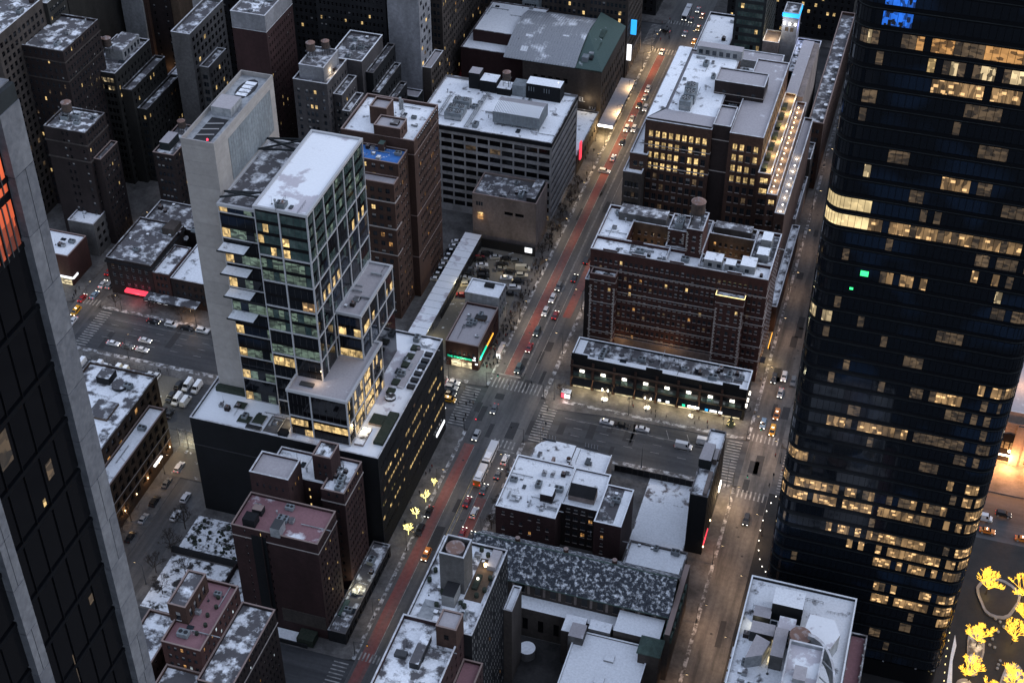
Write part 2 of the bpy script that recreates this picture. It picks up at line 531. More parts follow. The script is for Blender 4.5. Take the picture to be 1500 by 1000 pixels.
def tier(t, x0, y0, x1, y1, z, wallm='brick_red', roof='snow_most', S=None, E=None, zb=0.0, par=0.9, cop='coping', belts=(), seed=None, top=True):
    """one block of a building: wall with openings, roof deck inside a parapet, coping"""
    rng = random.Random(seed if seed is not None else hash((round(x0), round(y0), round(z))) & 0xffff)
    mb, gz = MB(), MB()
    zt = z + par
    facade(t, mb, gz, 'S', y0, x0, x1, zb, zt, wallm, S, rng)
    facade(t, mb, gz, 'E', x1, y0, y1, zb, zt, wallm, E, rng)
    mb.face([(x1, y1, zb), (x0, y1, zb), (x0, y1, zt), (x1, y1, zt)], wallm)
    mb.face([(x0, y1, zb), (x0, y0, zb), (x0, y0, zt), (x0, y1, zt)], wallm)
    p = 0.35
    if par > 0.05:
        xi0, yi0, xi1, yi1 = x0 + p, y0 + p, x1 - p, y1 - p
        q = [(xi0, yi0), (xi0, yi1), (xi1, yi1), (xi1, yi0)]
        for k in range(4):
            a, b = q[k], q[(k + 1) % 4]
            mb.face([(*a, z), (*b, z), (*b, zt), (*a, zt)], wallm)
    o = t['o']
    mb.build('wall', o)
    if gz.f: gz.build('glazing', o, kind='stuff')
    if top:
        rb = MB()
        e = 0.01
        rb.face([(x0 + e, y0 + e, z), (x1 - e, y0 + e, z), (x1 - e, y1 - e, z), (x0 + e, y1 - e, z)], roof)
        rb.build('roof', o)
        if par > 0.05:
            cb = MB(); ring(cb, x0, y0, x1, y1, zt + 0.003, zt + 0.16, p, 0.07, cop); cb.build('coping', o)
    for bz, bh, bo, bm in belts:
        bb = MB(); ring(bb, x0, y0, x1, y1, bz, bz + bh, -0.01, bo, bm); bb.build('belt_course', o)
def bldg(name, label, x0, y0, cat='building', group=None, z=0.0):
    o = thing(name, label, cat, (x0, y0, z), group)
    return {'o': o, 'nw': 0}
SPLIT = {'penthouse', 'roof_cabin', 'roof_hut', 'skylight', 'chimney', 'roof_pipe', 'sign', 'shopfront', 'wall_lamp', 'roof_well', 'terrace_planter', 'roof_garden', 'roof_terrace', 'roof_plant', 'sacristy', 'vestry', 'lantern', 'roof_vent', 'parapet_gable', 'canopy_panel', 'balcony', 'lit_pen', 'vent_stack', 'light_string', 'snow_drift', 'copper_roof', 'flood_lamp'}
def part(t, fn, name, label=None, kind=None):
    mb = MB(); fn(mb)
    if name in SPLIT and not kind:
        par = list(range(len(mb.v)))
        def root(i):
            while par[i] != i: par[i] = par[par[i]]; i = par[i]
            return i
        for f in mb.f:
            for k in f[1:]: par[root(k)] = root(f[0])
        g = {}
        for f, m in zip(mb.f, mb.m): g.setdefault(root(f[0]), []).append((f, m))
        if len(g) > 1:
            for fs in g.values():
                q = MB()
                for f, m in fs: q.face([mb.v[k] for k in f], mb.names[m])
                o = q.build(name, t['o'], None, label)
            return o
    return mb.build(name, t['o'], kind, label)
def W(c, w, h, fh, z=1.2, **k):
    d = dict(c=c, w=w, h=h, fh=fh, z=z); d.update(k); return d
# ================================================================ GROUND, ROADS, PAVEMENTS
def sheet(name, x0, y0, x1, y1, z, m):
    mb = MB(); mb.face([(x0, y0, z), (x1, y0, z), (x1, y1, z), (x0, y1, z)], m)
    return structure(mb, name)
sheet('ground', -1800, -900, 1800, 2600, -0.02, 'ground_soil')
XC = [(-320, -169.5), (-159.5, -90.3), (-80.3, -9.4), (9.4, 81.2), (91.6, 260)]
for i, (a, b) in enumerate([(-169.5, -159.5), (-90.3, -80.3), (-9.4, 9.4), (81.2, 91.6)]):
    sheet('street_road', a, -420, b, 620, 0.0, 'asphalt' if i != 3 else 'slush_side')
for a, b in XC:
    sheet('avenue_road', a, -10.8, b, 10.8, 0.0, 'asphalt_x'); sheet('far_avenue_road', a, 263, b, 285, 0.0, 'asphalt_x')
sheet('ramp_road', -80.3, -130, -9.4, -112.6, 0.0, 'asphalt_x')
def pave(poly, m='sidewalk'):
    mb = MB(); mb.prism(poly, -0.01, 0.13, m); structure(mb, 'pavement')
def rc(x0, y0, x1, y1, r=3.0):
    p = []
    for cx, cy, a0 in ((x1 - r, y0 + r, -90), (x1 - r, y1 - r, 0), (x0 + r, y1 - r, 90), (x0 + r, y0 + r, 180)):
        for k in range(5):
            a = rad(a0 + 22.5 * k); p.append((cx + r * math.cos(a), cy + r * math.sin(a)))
    return p
for a, b in XC:
    pave(rc(a, 10.8, b, 263)); pave(rc(a, 285, b, 600))
    if a == -80.3:
        pave(rc(a, -112.6, b, -10.8)); pave(rc(a, -420, b, -130))
    elif a != 91.6:
        pave(rc(a, -420, b, -10.8))
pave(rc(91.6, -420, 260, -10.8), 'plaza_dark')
# red bus lanes, lane lines, crossings
Z1, Z2 = 0.004, 0.008
def stripes(name, rects, m='road_paint', z=Z2):
    mb = MB()
    for x0, y0, x1, y1 in rects: mb.face([(x0, y0, z), (x1, y0, z), (x1, y1, z), (x0, y1, z)], m)
    return structure(mb, name)
stripes('bus_lane', [(-8.4, -420, -4.9, -17.5), (-6.3, 19.5, -3.0, 255), (4.4, 56, 7.4, 112), (3.4, -420, 6.6, -40)], 'red_lane', Z1)
stripes('lane_line', [(-4.85, -110, -4.7, -18), (-6.5, 20, -6.35, 255), (-2.95, 20, -2.8, 255), (-0.25, -110, -0.1, -18), (0.1, -110, 0.25, -18), (-0.25, 20, -0.1, 255), (0.1, 20, 0.25, 255),
                      (3.0, 20, 3.15, 255), (3.1, -110, 3.25, -18), (6.65, -110, 6.8, -18)])
stripes('stop_line', [(-8.8, 19.0, -0.3, 19.5), (0.4, -17.6, 8.8, -17.1)])
stripes('centre_line', [(-0.7, -110, -0.5, -18), (0.5, -110, 0.7, -18)], 'yellow_paint')
def dashes(y, x0, x1, L=3, g=9, w=0.14):
    r = []; x = x0
    while x < x1: r.append((x, y - w / 2, x + L, y + w / 2)); x += g
    return r
stripes('avenue_lane_line', dashes(-3.5, 24, 74) + dashes(0.2, 24, 74) + dashes(3.6, 24, 74) + dashes(-3.5, -150, -24) + dashes(0.2, -150, -24) + dashes(3.6, -150, -24)
        + [(20, 3.9, 76, 4.05), (-150, 6.4, -95, 6.5)])
mbp = MB()
for x in (48.5, 55.5, 62.5):
    mbp.face([(x, 4.2, Z2), (x + 0.16, 4.2, Z2), (x - 1.6, 8.2, Z2), (x - 1.76, 8.2, Z2)], 'road_paint')
structure(mbp, 'parking_line')
def zebra_y(y0, y1, x0, x1, g=1.35, w=0.48):      # bars run along y, walkers cross along x
    r = []; x = x0
    while x < x1: r.append((x, y0, x + w, y1)); x += g
    stripes('crosswalk', r)
def zebra_x(x0, x1, y0, y1, g=1.35, w=0.42):
    r = []; y = y0
    while y < y1: r.append((x0, y, x1, y + w)); y += g
    stripes('crosswalk', r)
zebra_y(12.0, 17.5, -8.6, 8.8); zebra_y(-16.0, -12.4, 0.5, 8.6)
zebra_x(-17.0, -11.5, -9.8, 9.8); zebra_x(11.0, 16.5, -9.8, 9.8)
zebra_y(11.6, 15.4, 81.8, 91.2); zebra_y(-15.6, -11.8, 81.8, 91.2)
zebra_x(74.5, 79.2, -9.6, 9.6); zebra_x(93.5, 97.5, -9.6, 9.6)
zebra_x(-157.5, -153.0, -9.8, 9.8); zebra_y(11.6, 15.0, -169, -160)
zebra_y(-111.5, -108.5, -8.8, -1, 1.1); zebra_x(-15, -10.6, -129, -113.5)
zebra_y(257, 261.5, -8.8, 8.8); zebra_y(286.5, 290, -8.8, 8.8); zebra_x(-15.6, -11, 264, 284); zebra_x(11, 15.6, 264, 284)
pave([(11.5, 9.3), (14, 6.9), (34, 8.9), (52, 9.6), (74, 10.2), (77, 10.79), (11.5, 10.79)], 'sidewalk')   # widened kerb in front of the arcade shops

# ================================================================ LARGE BUILDINGS
# ---- near stone and glass tower at the left edge
t = bldg('stone_fin_tower', 'near dark glass office tower with pale stone fins at the left edge', 66, -322)
FX, FY1, FZ = 66.0, -299.85, 303.0
def f(mb):
    for k in range(26):
        z0 = 180 + 4.72 * k
        if z0 + 4.5 < 303: mb.box(40, -345, z0, FX - 0.55, FY1 - 1.75, z0 + 4.1, 'glass_black', bottom=True)
part(t, f, 'glass_wall')
def f(mb):
    for k in range(25):
        z0 = 184.1 + 4.72 * k
        if z0 < 300: mb.box(40, -345, z0, FX - 0.47, FY1 - 1.75, z0 + 0.35, 'tower_band')
        for y in (-303.8, -305.6, -307.4, -309.2, -313.8, -315.6, -317.4, -319.2):
            mb.box(FX - 0.54, y, z0 + 0.35, FX - 0.46, y + 0.06, z0 + 4.7, 'tower_band')
part(t, f, 'mullion', kind='stuff')
def f(mb): mb.box(40, -345, 302.2, FX - 0.4, FY1 - 0.02, 302.99, 'fin_stone2'); mb.box(40, -345, 2, FX - 0.7, FY1 - 1.8, 180, 'dark_wall')
part(t, f, 'roof')
for y0, y1, z0, z1 in ((-306.9, -304.4, 292.7, 296.2), (-304.25, -302.1, 292.7, 296.2), (-306.9, -304.4, 296.8, 300.6), (-304.25, -302.1, 296.8, 300.6)):
    mb = MB()
    mb.face([(FX - 0.53, y0, z0), (FX - 0.53, y1, z0), (FX - 0.53, y1, z1), (FX - 0.53, y0, z1)], 'lit_orange')
    for k in range(4): mb.box(FX - 0.54, y0 + (y1 - y0) * k / 4, z0, FX - 0.45, y0 + (y1 - y0) * k / 4 + 0.09, z1, 'metal_dark')
    mb.build('window', t['o'], label='orange lit window near the top of the stone fin tower')
for y0, y1, z0, z1, sty in ((-309.1, -307.8, 280.4, 283.0, 'lit_dim'), (-305.2, -304.5, 276.0, 277.4, 'lit_dim'), (-306.3, -306.0, 274.6, 275.2, 'lit_warm'), (-304.4, -303.9, 262.8, 263.6, 'lit_dim'), (-307.6, -307.5, 258, 261, 'lit_dim'), (-308.6, -308.5, 256, 259, 'lit_dim')):
    mb = MB()
    mb.face([(FX - 0.53, y0, z0), (FX - 0.53, y1, z0), (FX - 0.53, y1, z1), (FX - 0.53, y0, z1)], sty)
    mb.build('window', t['o'])
rng = random.Random(4)
SHARED = {}
def stone_panel(w, h, m):
    k = (w, h, m)
    if k not in SHARED:
        mb = MB(); mb.box(-0.7, 0.03, 0.03, 0.0, w - 0.03, h - 0.03, m); SHARED[k] = mb.mesh('stone_panel')
    return SHARED[k]
for fy, fw in ((FY1 - 2.1, 2.1), (-311.85, 1.35)):
    mb = MB(); mb.box(FX - 0.6, fy + 0.06, 180, FX - 0.06, fy + fw - 0.06, 302.9, 'steel_dark'); mb.build('fin', t['o'])
    for k in range(29):
        z0 = 180 + 4.2 * k
        hh = min(4.2, 302.9 - z0)
        if hh < 0.5: continue
        sp = rng.choice((0.45, 0.55, 1.0, 1.0))
        a = round(fw * sp, 2)
        put(stone_panel(a, round(hh, 2), rng.choice(('fin_stone', 'fin_stone', 'fin_stone2'))), 'stone_panel', (FX, fy, z0), t['o'])
        if sp < 1:
            put(stone_panel(round(fw - a, 2), round(hh, 2), rng.choice(('fin_stone', 'fin_stone2'))), 'stone_panel', (FX, fy + a, z0), t['o'])
mb = MB(); mb.cyl(0, 0, 0, 0.5, 0.18, 'metal_dark', 8); mb.cyl(0, 0, 0.5, 0.95, 0.2, 'sign_amber', 8)
put(mb.mesh('beacon_lamp'), 'beacon_lamp', (FX - 1.0, FY1 - 0.9, 303), t['o'])

# ---- curved dark glass tower on the right
t = bldg('curved_glass_tower', 'tall dark glass office tower with rounded corners and lit floors on the right', 124, -30)
TX0, TX1, TY0, TY1, TR, FH = 98.4, 148.9, -74.0, -12.0, 4.2, 4.55
TZ = 6.73
def tower_path():
    p = []
    for cx, cy, a0 in ((TX1 - TR, TY0 + TR, -90), (TX1 - TR, TY1 - TR, 0), (TX0 + TR, TY1 - TR, 90), (TX0 + TR, TY0 + TR, 180)):
        for k in range(9):
            a = rad(a0 + 11.25 * k); p.append((cx + TR * math.cos(a), cy + TR * math.sin(a)))
    return p
def inset(p, d):
    cx, cy = (TX0 + TX1) / 2, (TY0 + TY1) / 2
    sx = (TX1 - TX0 - 2 * d) / (TX1 - TX0); sy = (TY1 - TY0 - 2 * d) / (TY1 - TY0)
    return [(cx + (x - cx) * sx, cy + (y - cy) * sy) for x, y in p]
TP = tower_path(); NF = 49
rng = random.Random(21)
# lit stretches per floor on the camera face: (u0, u1, style); u runs from the left corner to the right along the front
FLIT = {}
def lt(fl, u0, u1, s): FLIT.setdefault(fl, []).append((u0, u1, s))
for fl, a, b, s in ((32, 0, 10.6, 'h'), (31, 0, 9.5, 'h'), (31, 9.5, 53, 'o'), (41, 2, 8, 'c'), (41, 8, 13, 'd'), (41, 13, 16.5, 'a'), (41, 16.6, 34, 'a'), (41, 34, 40, 'o'), (40, 16.5, 18, 'w'), (40, 21, 40, 'c'), (40, 6, 7.4, 'd'),
                    (39, 18, 23, 'o'), (39, 24, 36, 'o'), (39, 38, 40, 'w'), (38, 4, 7, 'd'), (38, 26, 34, 'd'), (34, 5, 9, 'c'), (34, 24, 34, 'o'), (36, 30, 40, 'd'), (35, 12, 16, 'd'), (33, 16, 22, 'd'), (30, 34, 46, 'd'), (33, 38, 46, 'd'), (32, 20, 26, 'd'),
                    (28, 14.5, 26, 'o'), (28, 39, 45, 'c'), (29, 33, 36, 'o'), (29, 39, 46, 'o'), (27, 40, 48, 'd'), (26, 6, 9, 'd'), (25, 0.5, 5.5, 'c'), (25, 30, 36, 'd'), (24, 4, 7, 'd'), (23, 24, 29, 'd'), (22, 7.5, 11, 'c'), (22, 42, 50, 'o'), (21, 27, 41, 'o'), (21, 6, 9, 'd'), (20, 36, 46, 'd'),
                    (18, 8, 28, 'o'), (18, 30, 49, 'd'), (17, 40, 47, 'd'), (15, 0, 7, 'o'), (15, 40, 50, 'o'), (14, 42, 50, 'o'), (13, 0, 53, 'o'), (12, 0, 53, 'o'), (10, 11, 50, 'o'), (9, 18.5, 50, 'o'), (8, 27.5, 50, 'o'), (6, 28, 34, 'o'), (6, 40, 49, 'o'), (5, 28, 49, 'o'), (4, 43, 49, 'o'), (3, 38, 42, 'd'), (2, 30, 33, 'd'), (16, 33, 38, 'd'), (19, 12, 16, 'd')):
    lt(fl, a, b, s)
for q in (42, 43, 44): FLIT.setdefault(q, []).append((5.5, 11.5, 'u'))
GAP = {k for k in range(NF)}
PANE = {}
def pane_mesh(w, s):
    k = (round(w, 3), s)
    if k not in PANE:
        mb = MB()
        mb.face([(0, 0, 0.0), (w, 0, 0.0), (w, 0, 3.1), (0, 0, 3.1)], STY[s])
        mb.box(-0.04, -0.05, 0.0, 0.04, 0.04, 3.1, 'tower_band')
        mb.box(0.05, -0.02, -0.08, w - 0.05, 0.05, 0.0, 'tower_band'); mb.box(0.05, -0.02, 3.1, w - 0.05, 0.05, 3.18, 'tower_band')
        PANE[k] = mb.mesh('glass_pane')
    return PANE[k]
slab, gz = MB(), MB()
loop = TP + [TP[0]]
# perimeter walked as segments; straights split into panes
segs = []
acc = 0.0
start = 27                                  # index where the front-left arc begins
order = [TP[(start + k) % len(TP)] for k in range(len(TP) + 1)]
for k in range(len(TP)):
    a, b = order[k], order[k + 1]
    L = math.dist(a, b)
    n = max(1, round(L / 1.52))
    for j in range(n):
        segs.append(((a[0] + (b[0] - a[0]) * j / n, a[1] + (b[1] - a[1]) * j / n), (a[0] + (b[0] - a[0]) * (j + 1) / n, a[1] + (b[1] - a[1]) * (j + 1) / n)))
npane = 0
for fl in range(NF - 1, -1, -1):
    z0 = TZ + FH * fl
    slab.prism(inset(TP, -0.10), z0 + FH - 0.22, z0 + FH - 0.10, 'steel_dark')
    slab.prism(inset(TP, -0.01), z0 + FH - 0.10, z0 + FH + 0.75, 'tower_band')
    slab.prism(inset(TP, 0.02), z0 + 3.95, z0 + FH - 0.26, 'tower_band')
    lits = FLIT.get(fl, [])
    noise = [rng.random() for _ in range(80)]
    for k, (a, b) in enumerate(segs):
        um = (a[0] + b[0]) / 2 - TX0
        front = (a[1] + b[1]) / 2 < TY0 + TR - 0.4 and (um < TX1 - TX0)
        s = 't'
        if front:
            for u0, u1, st in lits:
                if u0 <= um <= u1:
                    s = st
                    bay = (um + 0.5) % 8.9
                    if bay < 0.9: s = 't'
                    elif st in 'oadcw' and noise[int(um)] < (0.40 if fl > 12 else 0.24): s = 't' if noise[int(um)] < 0.2 else 'd'
            if s == 't' and rng.random() < 0.018: s = 'd'
        L = math.dist(a, b)
        rz = math.atan2(b[1] - a[1], b[0] - a[0])
        zz = z0 + 0.85
        if front and z0 < 205 and z0 > 105 and npane < 290:
            npane += 1
            put(pane_mesh(L, s), 'glass_pane', (a[0], a[1], zz), t['o'], rz)
        else:
            gz.face([(*a, zz), (*b, zz), (*b, zz + 3.1), (*a, zz + 3.1)], STY[s])
            if front:
                cx, cy = a
                gz.box(cx - 0.04, cy - 0.06, zz, cx + 0.04, cy + 0.02, zz + 3.1, 'tower_band')
# column fins every nine metres on the front
cf = MB()
for k in range(6):
    x = TX0 + 8.6 + 8.9 * k
    if x < TX1 - 3: cf.box(x - 0.22, TY0 + 0.25, TZ, x + 0.22, TY0 + 0.7, TZ + FH * NF, 'pale_wall')
slab.build('floor_band', t['o'], kind='stuff'); gz.build('glazing', t['o'], kind='stuff'); cf.build('column', t['o'], kind='stuff')
part(t, lambda mb: mb.prism(inset(TP, 1.2), 0.13, TZ + FH * NF, 'glass_black'), 'core')
part(t, lambda mb: mb.prism(inset(TP, 0.05), TZ + FH * NF + 0.8, TZ + FH * NF + 1.6, 'steel_dark'), 'roof')
part(t, lambda mb: mb.prism(inset(TP, 0.4), 0.13, TZ, 'glass_black'), 'lobby')
for u, z, r in ((10.4, 136.0, 0.9), (8.6, 131.6, 0.4)):
    part(t, lambda mb: mb.prism([(TX0 + u + r * math.cos(k), TY0 - 0.07 + 0.02 * (k > 3.14)) for k in (0, 1.2, 2.4, 3.6, 4.8)] if False else [(TX0 + u, TY0 - 0.09), (TX0 + u + 2 * r, TY0 - 0.09), (TX0 + u + 2 * r, TY0 - 0.07), (TX0 + u, TY0 - 0.07)], z, z + 1.6 * r, 'laser_green'), 'screen', 'bright green screen glowing behind the glass')

# ---- podium, concrete core, white gridded glass tower at the crossing
t = bldg('gridded_glass_tower', 'glass office tower with white steel grid and tall blank concrete core above black podium', -46, -42)
rng = random.Random(9)
def podlit(r, c, g):
    if r in (1, 3): return 'w' if g.random() < 0.75 else 'k'
    if r == 4: return 'w' if g.random() < 0.62 else 'k'
    return 'd' if g.random() < 0.05 else 'k'
tier(t, -76.5, -70, -16.4, -13, 38, 'black_metal', 'snow_grey', par=0.7, cop='coping',
     E=W(29, 1.55, 1.5, 5.2, z=6.5, n=6, m=0.8, d=0.12, stf=podlit, sash=(2, 1), obj=True), seed=5)
def f(mb):
    for k in range(57): mb.box(-16.395, -69.8 + k, 1.5, -16.30, -69.72 + k, 37.6, 'frame_dark')
part(t, f, 'wall_fin', kind='stuff')
part(t, lambda mb: mb.box(-40, -70.25, 30.2, -75, -70.02, 30.5, 'frame_dark') if False else mb.box(-76.2, -70.2, 27.8, -45.5, -70.02, 28.1, 'frame_dark'), 'band')
# concrete core in courses
CX0, CX1, CY0, CY1, CZ = -74.3, -64.4, -54.0, -15.6, 126.3
def course(m, h):
    k = ('course', m, h)
    if k not in SHARED:
        mb = MB(); mb.box(CX0, CY0, 0.05, CX1, CY1, h, m); SHARED[k] = mb.mesh('concrete_course')
    return SHARED[k]
part(t, lambda mb: mb.box(CX0 + 0.06, CY0 + 0.06, 38, CX1 - 0.06, CY1 - 0.06, 125.2, 'frame_dark'), 'core')
z = 38.0; k = 0
while z < 125.2:
    h = 4.1 if z + 4.1 < 125 else 125.3 - z
    put(course(('concrete', 'concrete2')[(k * 7 % 5) % 2], round(h, 2)), 'concrete_course', (0, 0, z), t['o'])
    z += h; k += 1
def f(mb):
    ring(mb, CX0, CY0, CX1, CY1, 125.35, 126.9, 0.3, 0.0, 'concrete2')
    mb.box(CX0 + 0.31, CY0 + 0.31, 125.31, CX1 - 0.31, CY1 - 0.31, 125.5, 'metal_grey')
part(t, f, 'parapet')
def f(mb):
    mb.box(CX0 + 1.7, -38.5, 125.52, CX1 - 2.2, -31.5, 128.2, 'metal_grey', top='frost_grey')
part(t, f, 'roof_cabin')
def f(mb):
    for y0, y1 in ((-51.5, -39.8),):
        mb.box(CX0 + 2.4, y0, 125.51, CX1 - 2.4, y1, 125.56, 'fan_dark')
        for k in range(3): mb.tube((CX0 + 2.6, y0 + 1.5 + 3 * k, 126), (CX1 - 2.6, y0 + 3 + 3 * k, 126), 0.14, 'frame_white', 5)
    mb.prism([(CX0 + 5 + 2.7 * math.cos(a * 0.5236), -22.6 + (5.2 if math.sin(a * 0.5236) > 0 else -3.2) * abs(math.sin(a * 0.5236)) ** 0.7 * (1 if math.sin(a * 0.5236) > 0 else 1) * (1 if True else 0) if False else -23 + 5.6 * math.sin(a * 0.5236)) for a in range(12)], 125.51, 125.57, 'fan_dark')
    for k in range(4): mb.prism([(CX0 + 3.4, -27 + 2.1 * k), (CX0 + 6.6, -27 + 2.1 * k), (CX0 + 6.6, -25.4 + 2.1 * k), (CX0 + 3.4, -25.4 + 2.1 * k)], 125.58, 125.72, 'snow_most')
part(t, f, 'roof_well')
part(t, lambda mb: [mb.cyl(CX0 + 7.4, -52.6, 125.5, 126.6, 0.12, 'metal_dark', 6), mb.cyl(CX0 + 7.4, -52.6, 126.6, 127.1, 0.22, 'beacon_red', 8)], 'beacon_lamp')
# pale panel field on the flank of the core
part(t, lambda mb: [mb.box(-64.39, -46 + 1.45 * k, 110.2 - 0.9 * 0 , -64.30, -44.62 + 1.45 * k, 123.6, 'steel_pale') for k in range(19)], 'flank_panel', kind='stuff')
# main glass prism, white grid
GX0, GX1, GY0, GY1, GZ = -51.6, -36.2, -60.0, -20.0, 113.0
def curtain(t, x0, x1, y0, y1, z0, z1, bx, by, bh, sty, grid='mullion_white', nsub=(4, 3), roofm='snow_grey', zlist=None, seed=3, obj=True, skip_low=0, gw=0.42):
    """curtain wall: white grid bars of two-storey bays, panes inside, each pane a part until the limit"""
    rng = random.Random(seed)
    o = t['o']
    zs = zlist or [z0 + bh * k for k in range(int((z1 - z0) / bh) + 1)]
    if zs[-1] < z1 - 0.5: zs.append(z1)
    g = MB()
    part(t, lambda mb: mb.box(x0 + 0.6, y0 + 0.6, z0, x1 - 0.6, y1 - 0.4, z1 - 0.4, 'glass_black'), 'core')
    xs = [x0 + (x1 - x0) * k / bx for k in range(bx + 1)] if isinstance(bx, int) else bx
    ys = [y0 + (y1 - y0) * k / by for k in range(by + 1)] if isinstance(by, int) else by
    for x in xs: g.box(max(x0, x - gw / 2), y0 - 0.25, z0, min(x1, x + gw / 2) + (0.0 if x < x1 - 0.1 else 0.25), y0 + 0.05, z1, grid)
    for y in ys[1:]: g.box(x1 - 0.05, y - gw / 2, z0, x1 + 0.25, min(y1, y + gw / 2) + 0.01, z1, grid)
    for z in zs:
        g.box(x0, y0 - 0.22, z - gw / 2, x1 - 0.3, y0 + 0.04, z + gw / 2, grid)
        g.box(x1 - 0.04, y0 + 0.1, z - gw / 2, x1 + 0.22, y1, z + gw / 2, grid)
    g.build('white_grid', o)
    sp = MB(); gl = MB()
    for face, pos, us in (('S', y0 + 0.12, xs), ('E', x1 - 0.12, ys)):
        for i in range(len(us) - 1):
            for j in range(len(zs) - 1):
                a, b = us[i] + gw / 2, us[i + 1] - gw / 2
                zl, zh = zs[j] + gw / 2, zs[j + 1] - gw / 2
                fl = max(1, round((zh - zl) / 4.3))
                for q in range(fl):
                    p0 = zl + (zh - zl) * q / fl; p1 = zl + (zh - zl) * (q + 1) / fl
                    sh = p1 - 1.15 if fl > 1 else p1
                    fq(sp, face, pos, a, sh, b, p1, 'glass_black', 0.02)
                    n = nsub[0] if face == 'S' else nsub[1]
                    base = sty(face, i, j, q, rng)
                    for c in range(n):
                        u0 = a + (b - a) * c / n; u1 = a + (b - a) * (c + 1) / n
                        s = base(c) if callable(base) else base
                        if s is None: s = 'n' if rng.random() < 0.5 else 't'
                        if obj and t['nw'] < 295 and j >= skip_low:
                            t['nw'] += 1
                            put(gpane(u1 - u0, sh - p0, s), 'glass_pane', P3(face, pos, u0, p0), o, 0 if face == 'S' else math.pi / 2)
                        else:
                            fq(gl, face, pos, u0 + 0.05, p0, u1 - 0.05, sh, STY[s])
                            fq(gl, face, pos, u0 - 0.05, p0, u0 + 0.05, sh, 'frame_dark', -0.03)
    sp.build('spandrel', o, kind='stuff')
    if gl.f: gl.build('glazing', o, kind='stuff')
    rb = MB()
    ring(rb, x0, y0, x1, y1, z1 - 0.35, z1 + 0.55, 0.4, 0.28, 'mullion_white')
    rb.build('parapet', o)
    part(t, lambda mb: mb.box(x0 + 0.42, y0 + 0.42, z1 - 0.5, x1 - 0.42, y1 - 0.42, z1, 'metal_grey', top=roofm), 'roof')
GP = {}
def gpane(w, h, s):
    k = (round(w, 2), round(h, 2), s)
    if k not in GP:
        mb = MB()
        if s == 'e' or s == 'n': pass
        mb.face([(0.05, 0, 0), (w - 0.05, 0, 0), (w - 0.05, 0, h), (0.05, 0, h)], STY[s])
        mb.box(-0.05, -0.05, 0, 0.05, 0.02, h, 'frame_dark')
        GP[k] = mb.mesh('glass_pane')
    return GP[k]
def stymain(face, i, j, q, r):
    if face == 'S':
        if j in (6, 4): return lambda c: 'e' if r.random() < 0.55 else 'n'
        if j == 5: return (lambda c: 'o' if (q == 0 and i == 1 and c > 1) else 't')
        if j == 7: return lambda c: ('w' if r.random() < 0.14 else 'n')
        if j == 2: return (lambda c: 'w' if (i == 0 and q == 1) else 't')
        if j == 3: return lambda c: 'e' if q == 0 else 't'
        return lambda c: 't' if r.random() < 0.7 else 'n'
    if (j, q) in ((5, 0),) and i in (1, 2): return lambda c: 'w' if r.random() < 0.6 else 't'
    if (j, q) == (6, 0) and i >= 4: return lambda c: 'w' if r.random() < 0.6 else 't'
    if j == 7: return lambda c: 'e' if r.random() < 0.18 else 'n'
    if j >= 6: return lambda c: 't' if r.random() < 0.45 else 'n'
    return lambda c: 't' if r.random() < 0.75 else ('n' if r.random() < .9 else 'd')
curtain(t, GX0, GX1, GY0, GY1, 38, GZ, [GX0, -44.4, GX1], [GY0, -56, -49.2, -42, -34.8, -27.4, GY1], 9.2, stymain,
        zlist=[38, 44, 53.2, 62.2, 71.0, 79.8, 88.6, 97.4, GZ], nsub=(4, 4), seed=12)
# balcony wing between core and glass prism
def stywing(face, i, j, q, r): return (lambda c: 'w' if (c == 0 and q == 0 and r.random() < 0.75) else ('e' if q == 0 and r.random() < 0.5 else 't'))
curtain(t, -64.3, -51.7, -56.6, -22, 38, 109.0, 1, 1, 8.6, stywing, nsub=(5, 1), roofm='frost_dark', seed=7, obj=False, gw=0.3)
for k in range(4):
    zz = 96.6 - 8.0 * k
    part(t, lambda mb: [mb.box(-64.0, -61.0, zz - 0.3, -56.0, -56.9, zz, 'black_metal', top='snow_most'), mb.box(-64.2, -61.2, zz - 0.35, -55.8, -61.0, zz + 0.12, 'black_metal'), mb.box(-56.0, -61.0, zz - 0.3, -55.8, -56.9, zz + 0.12, 'black_metal')], 'balcony')
part(t, lambda mb: [mb.tube((-64, y, 110.8), (-51.8, y2, 112.6), 0.32, 'steel_dark', 6) for y, y2 in ((-30, -30), (-30, -24), (-24, -30), (-24, -24), (-52.5, -55), (-55.5, -52), (-52.5, -52.5))], 'bridge_truss')
# low and middle glass blocks
def stylow(face, i, j, q, r):
    if j == 0: return lambda c: 'w' if (q == 1 or face == 'E' or c > 2) and r.random() < 0.75 else 'k'
    return (lambda c: ('w' if r.random() < 0.38 else 'k')) if face == 'E' else (lambda c: 'k')
curtain(t, -44.8, -26.3, -66.8, -39.0, 38.05, 55.0, [-44.8, -37.6, -26.3], [-66.8, -62.5, -54.5, -46.8, -39.0], 8.4, stylow, zlist=[38.05, 45.6, 55.0], nsub=(5, 5), roofm='frost_grey', seed=4, obj=False)
curtain(t, -36.0, -28.5, -47.5, -22.0, 55.02, 71.0, 1, 4, 8, lambda face, i, j, q, r: (lambda c: 'w' if (j == 1 and q == 0 and r.random() < 0.45) or (face == 'S' and j == 0 and q == 0) else 't'),
        zlist=[55.02, 63, 71.0], nsub=(3, 3), roofm='frost_grey', seed=8, obj=False)
part(t, lambda mb: mb.box(-36.0, -39.0, 38.05, -28.5, -22.0, 54.98, 'glass_black'), 'base_block')
part(t, lambda mb: [mb.box(-42.2, -63.8, 55.02, -37.9, -62.2, 55.5, 'metal_dark')], 'roof_hatch')
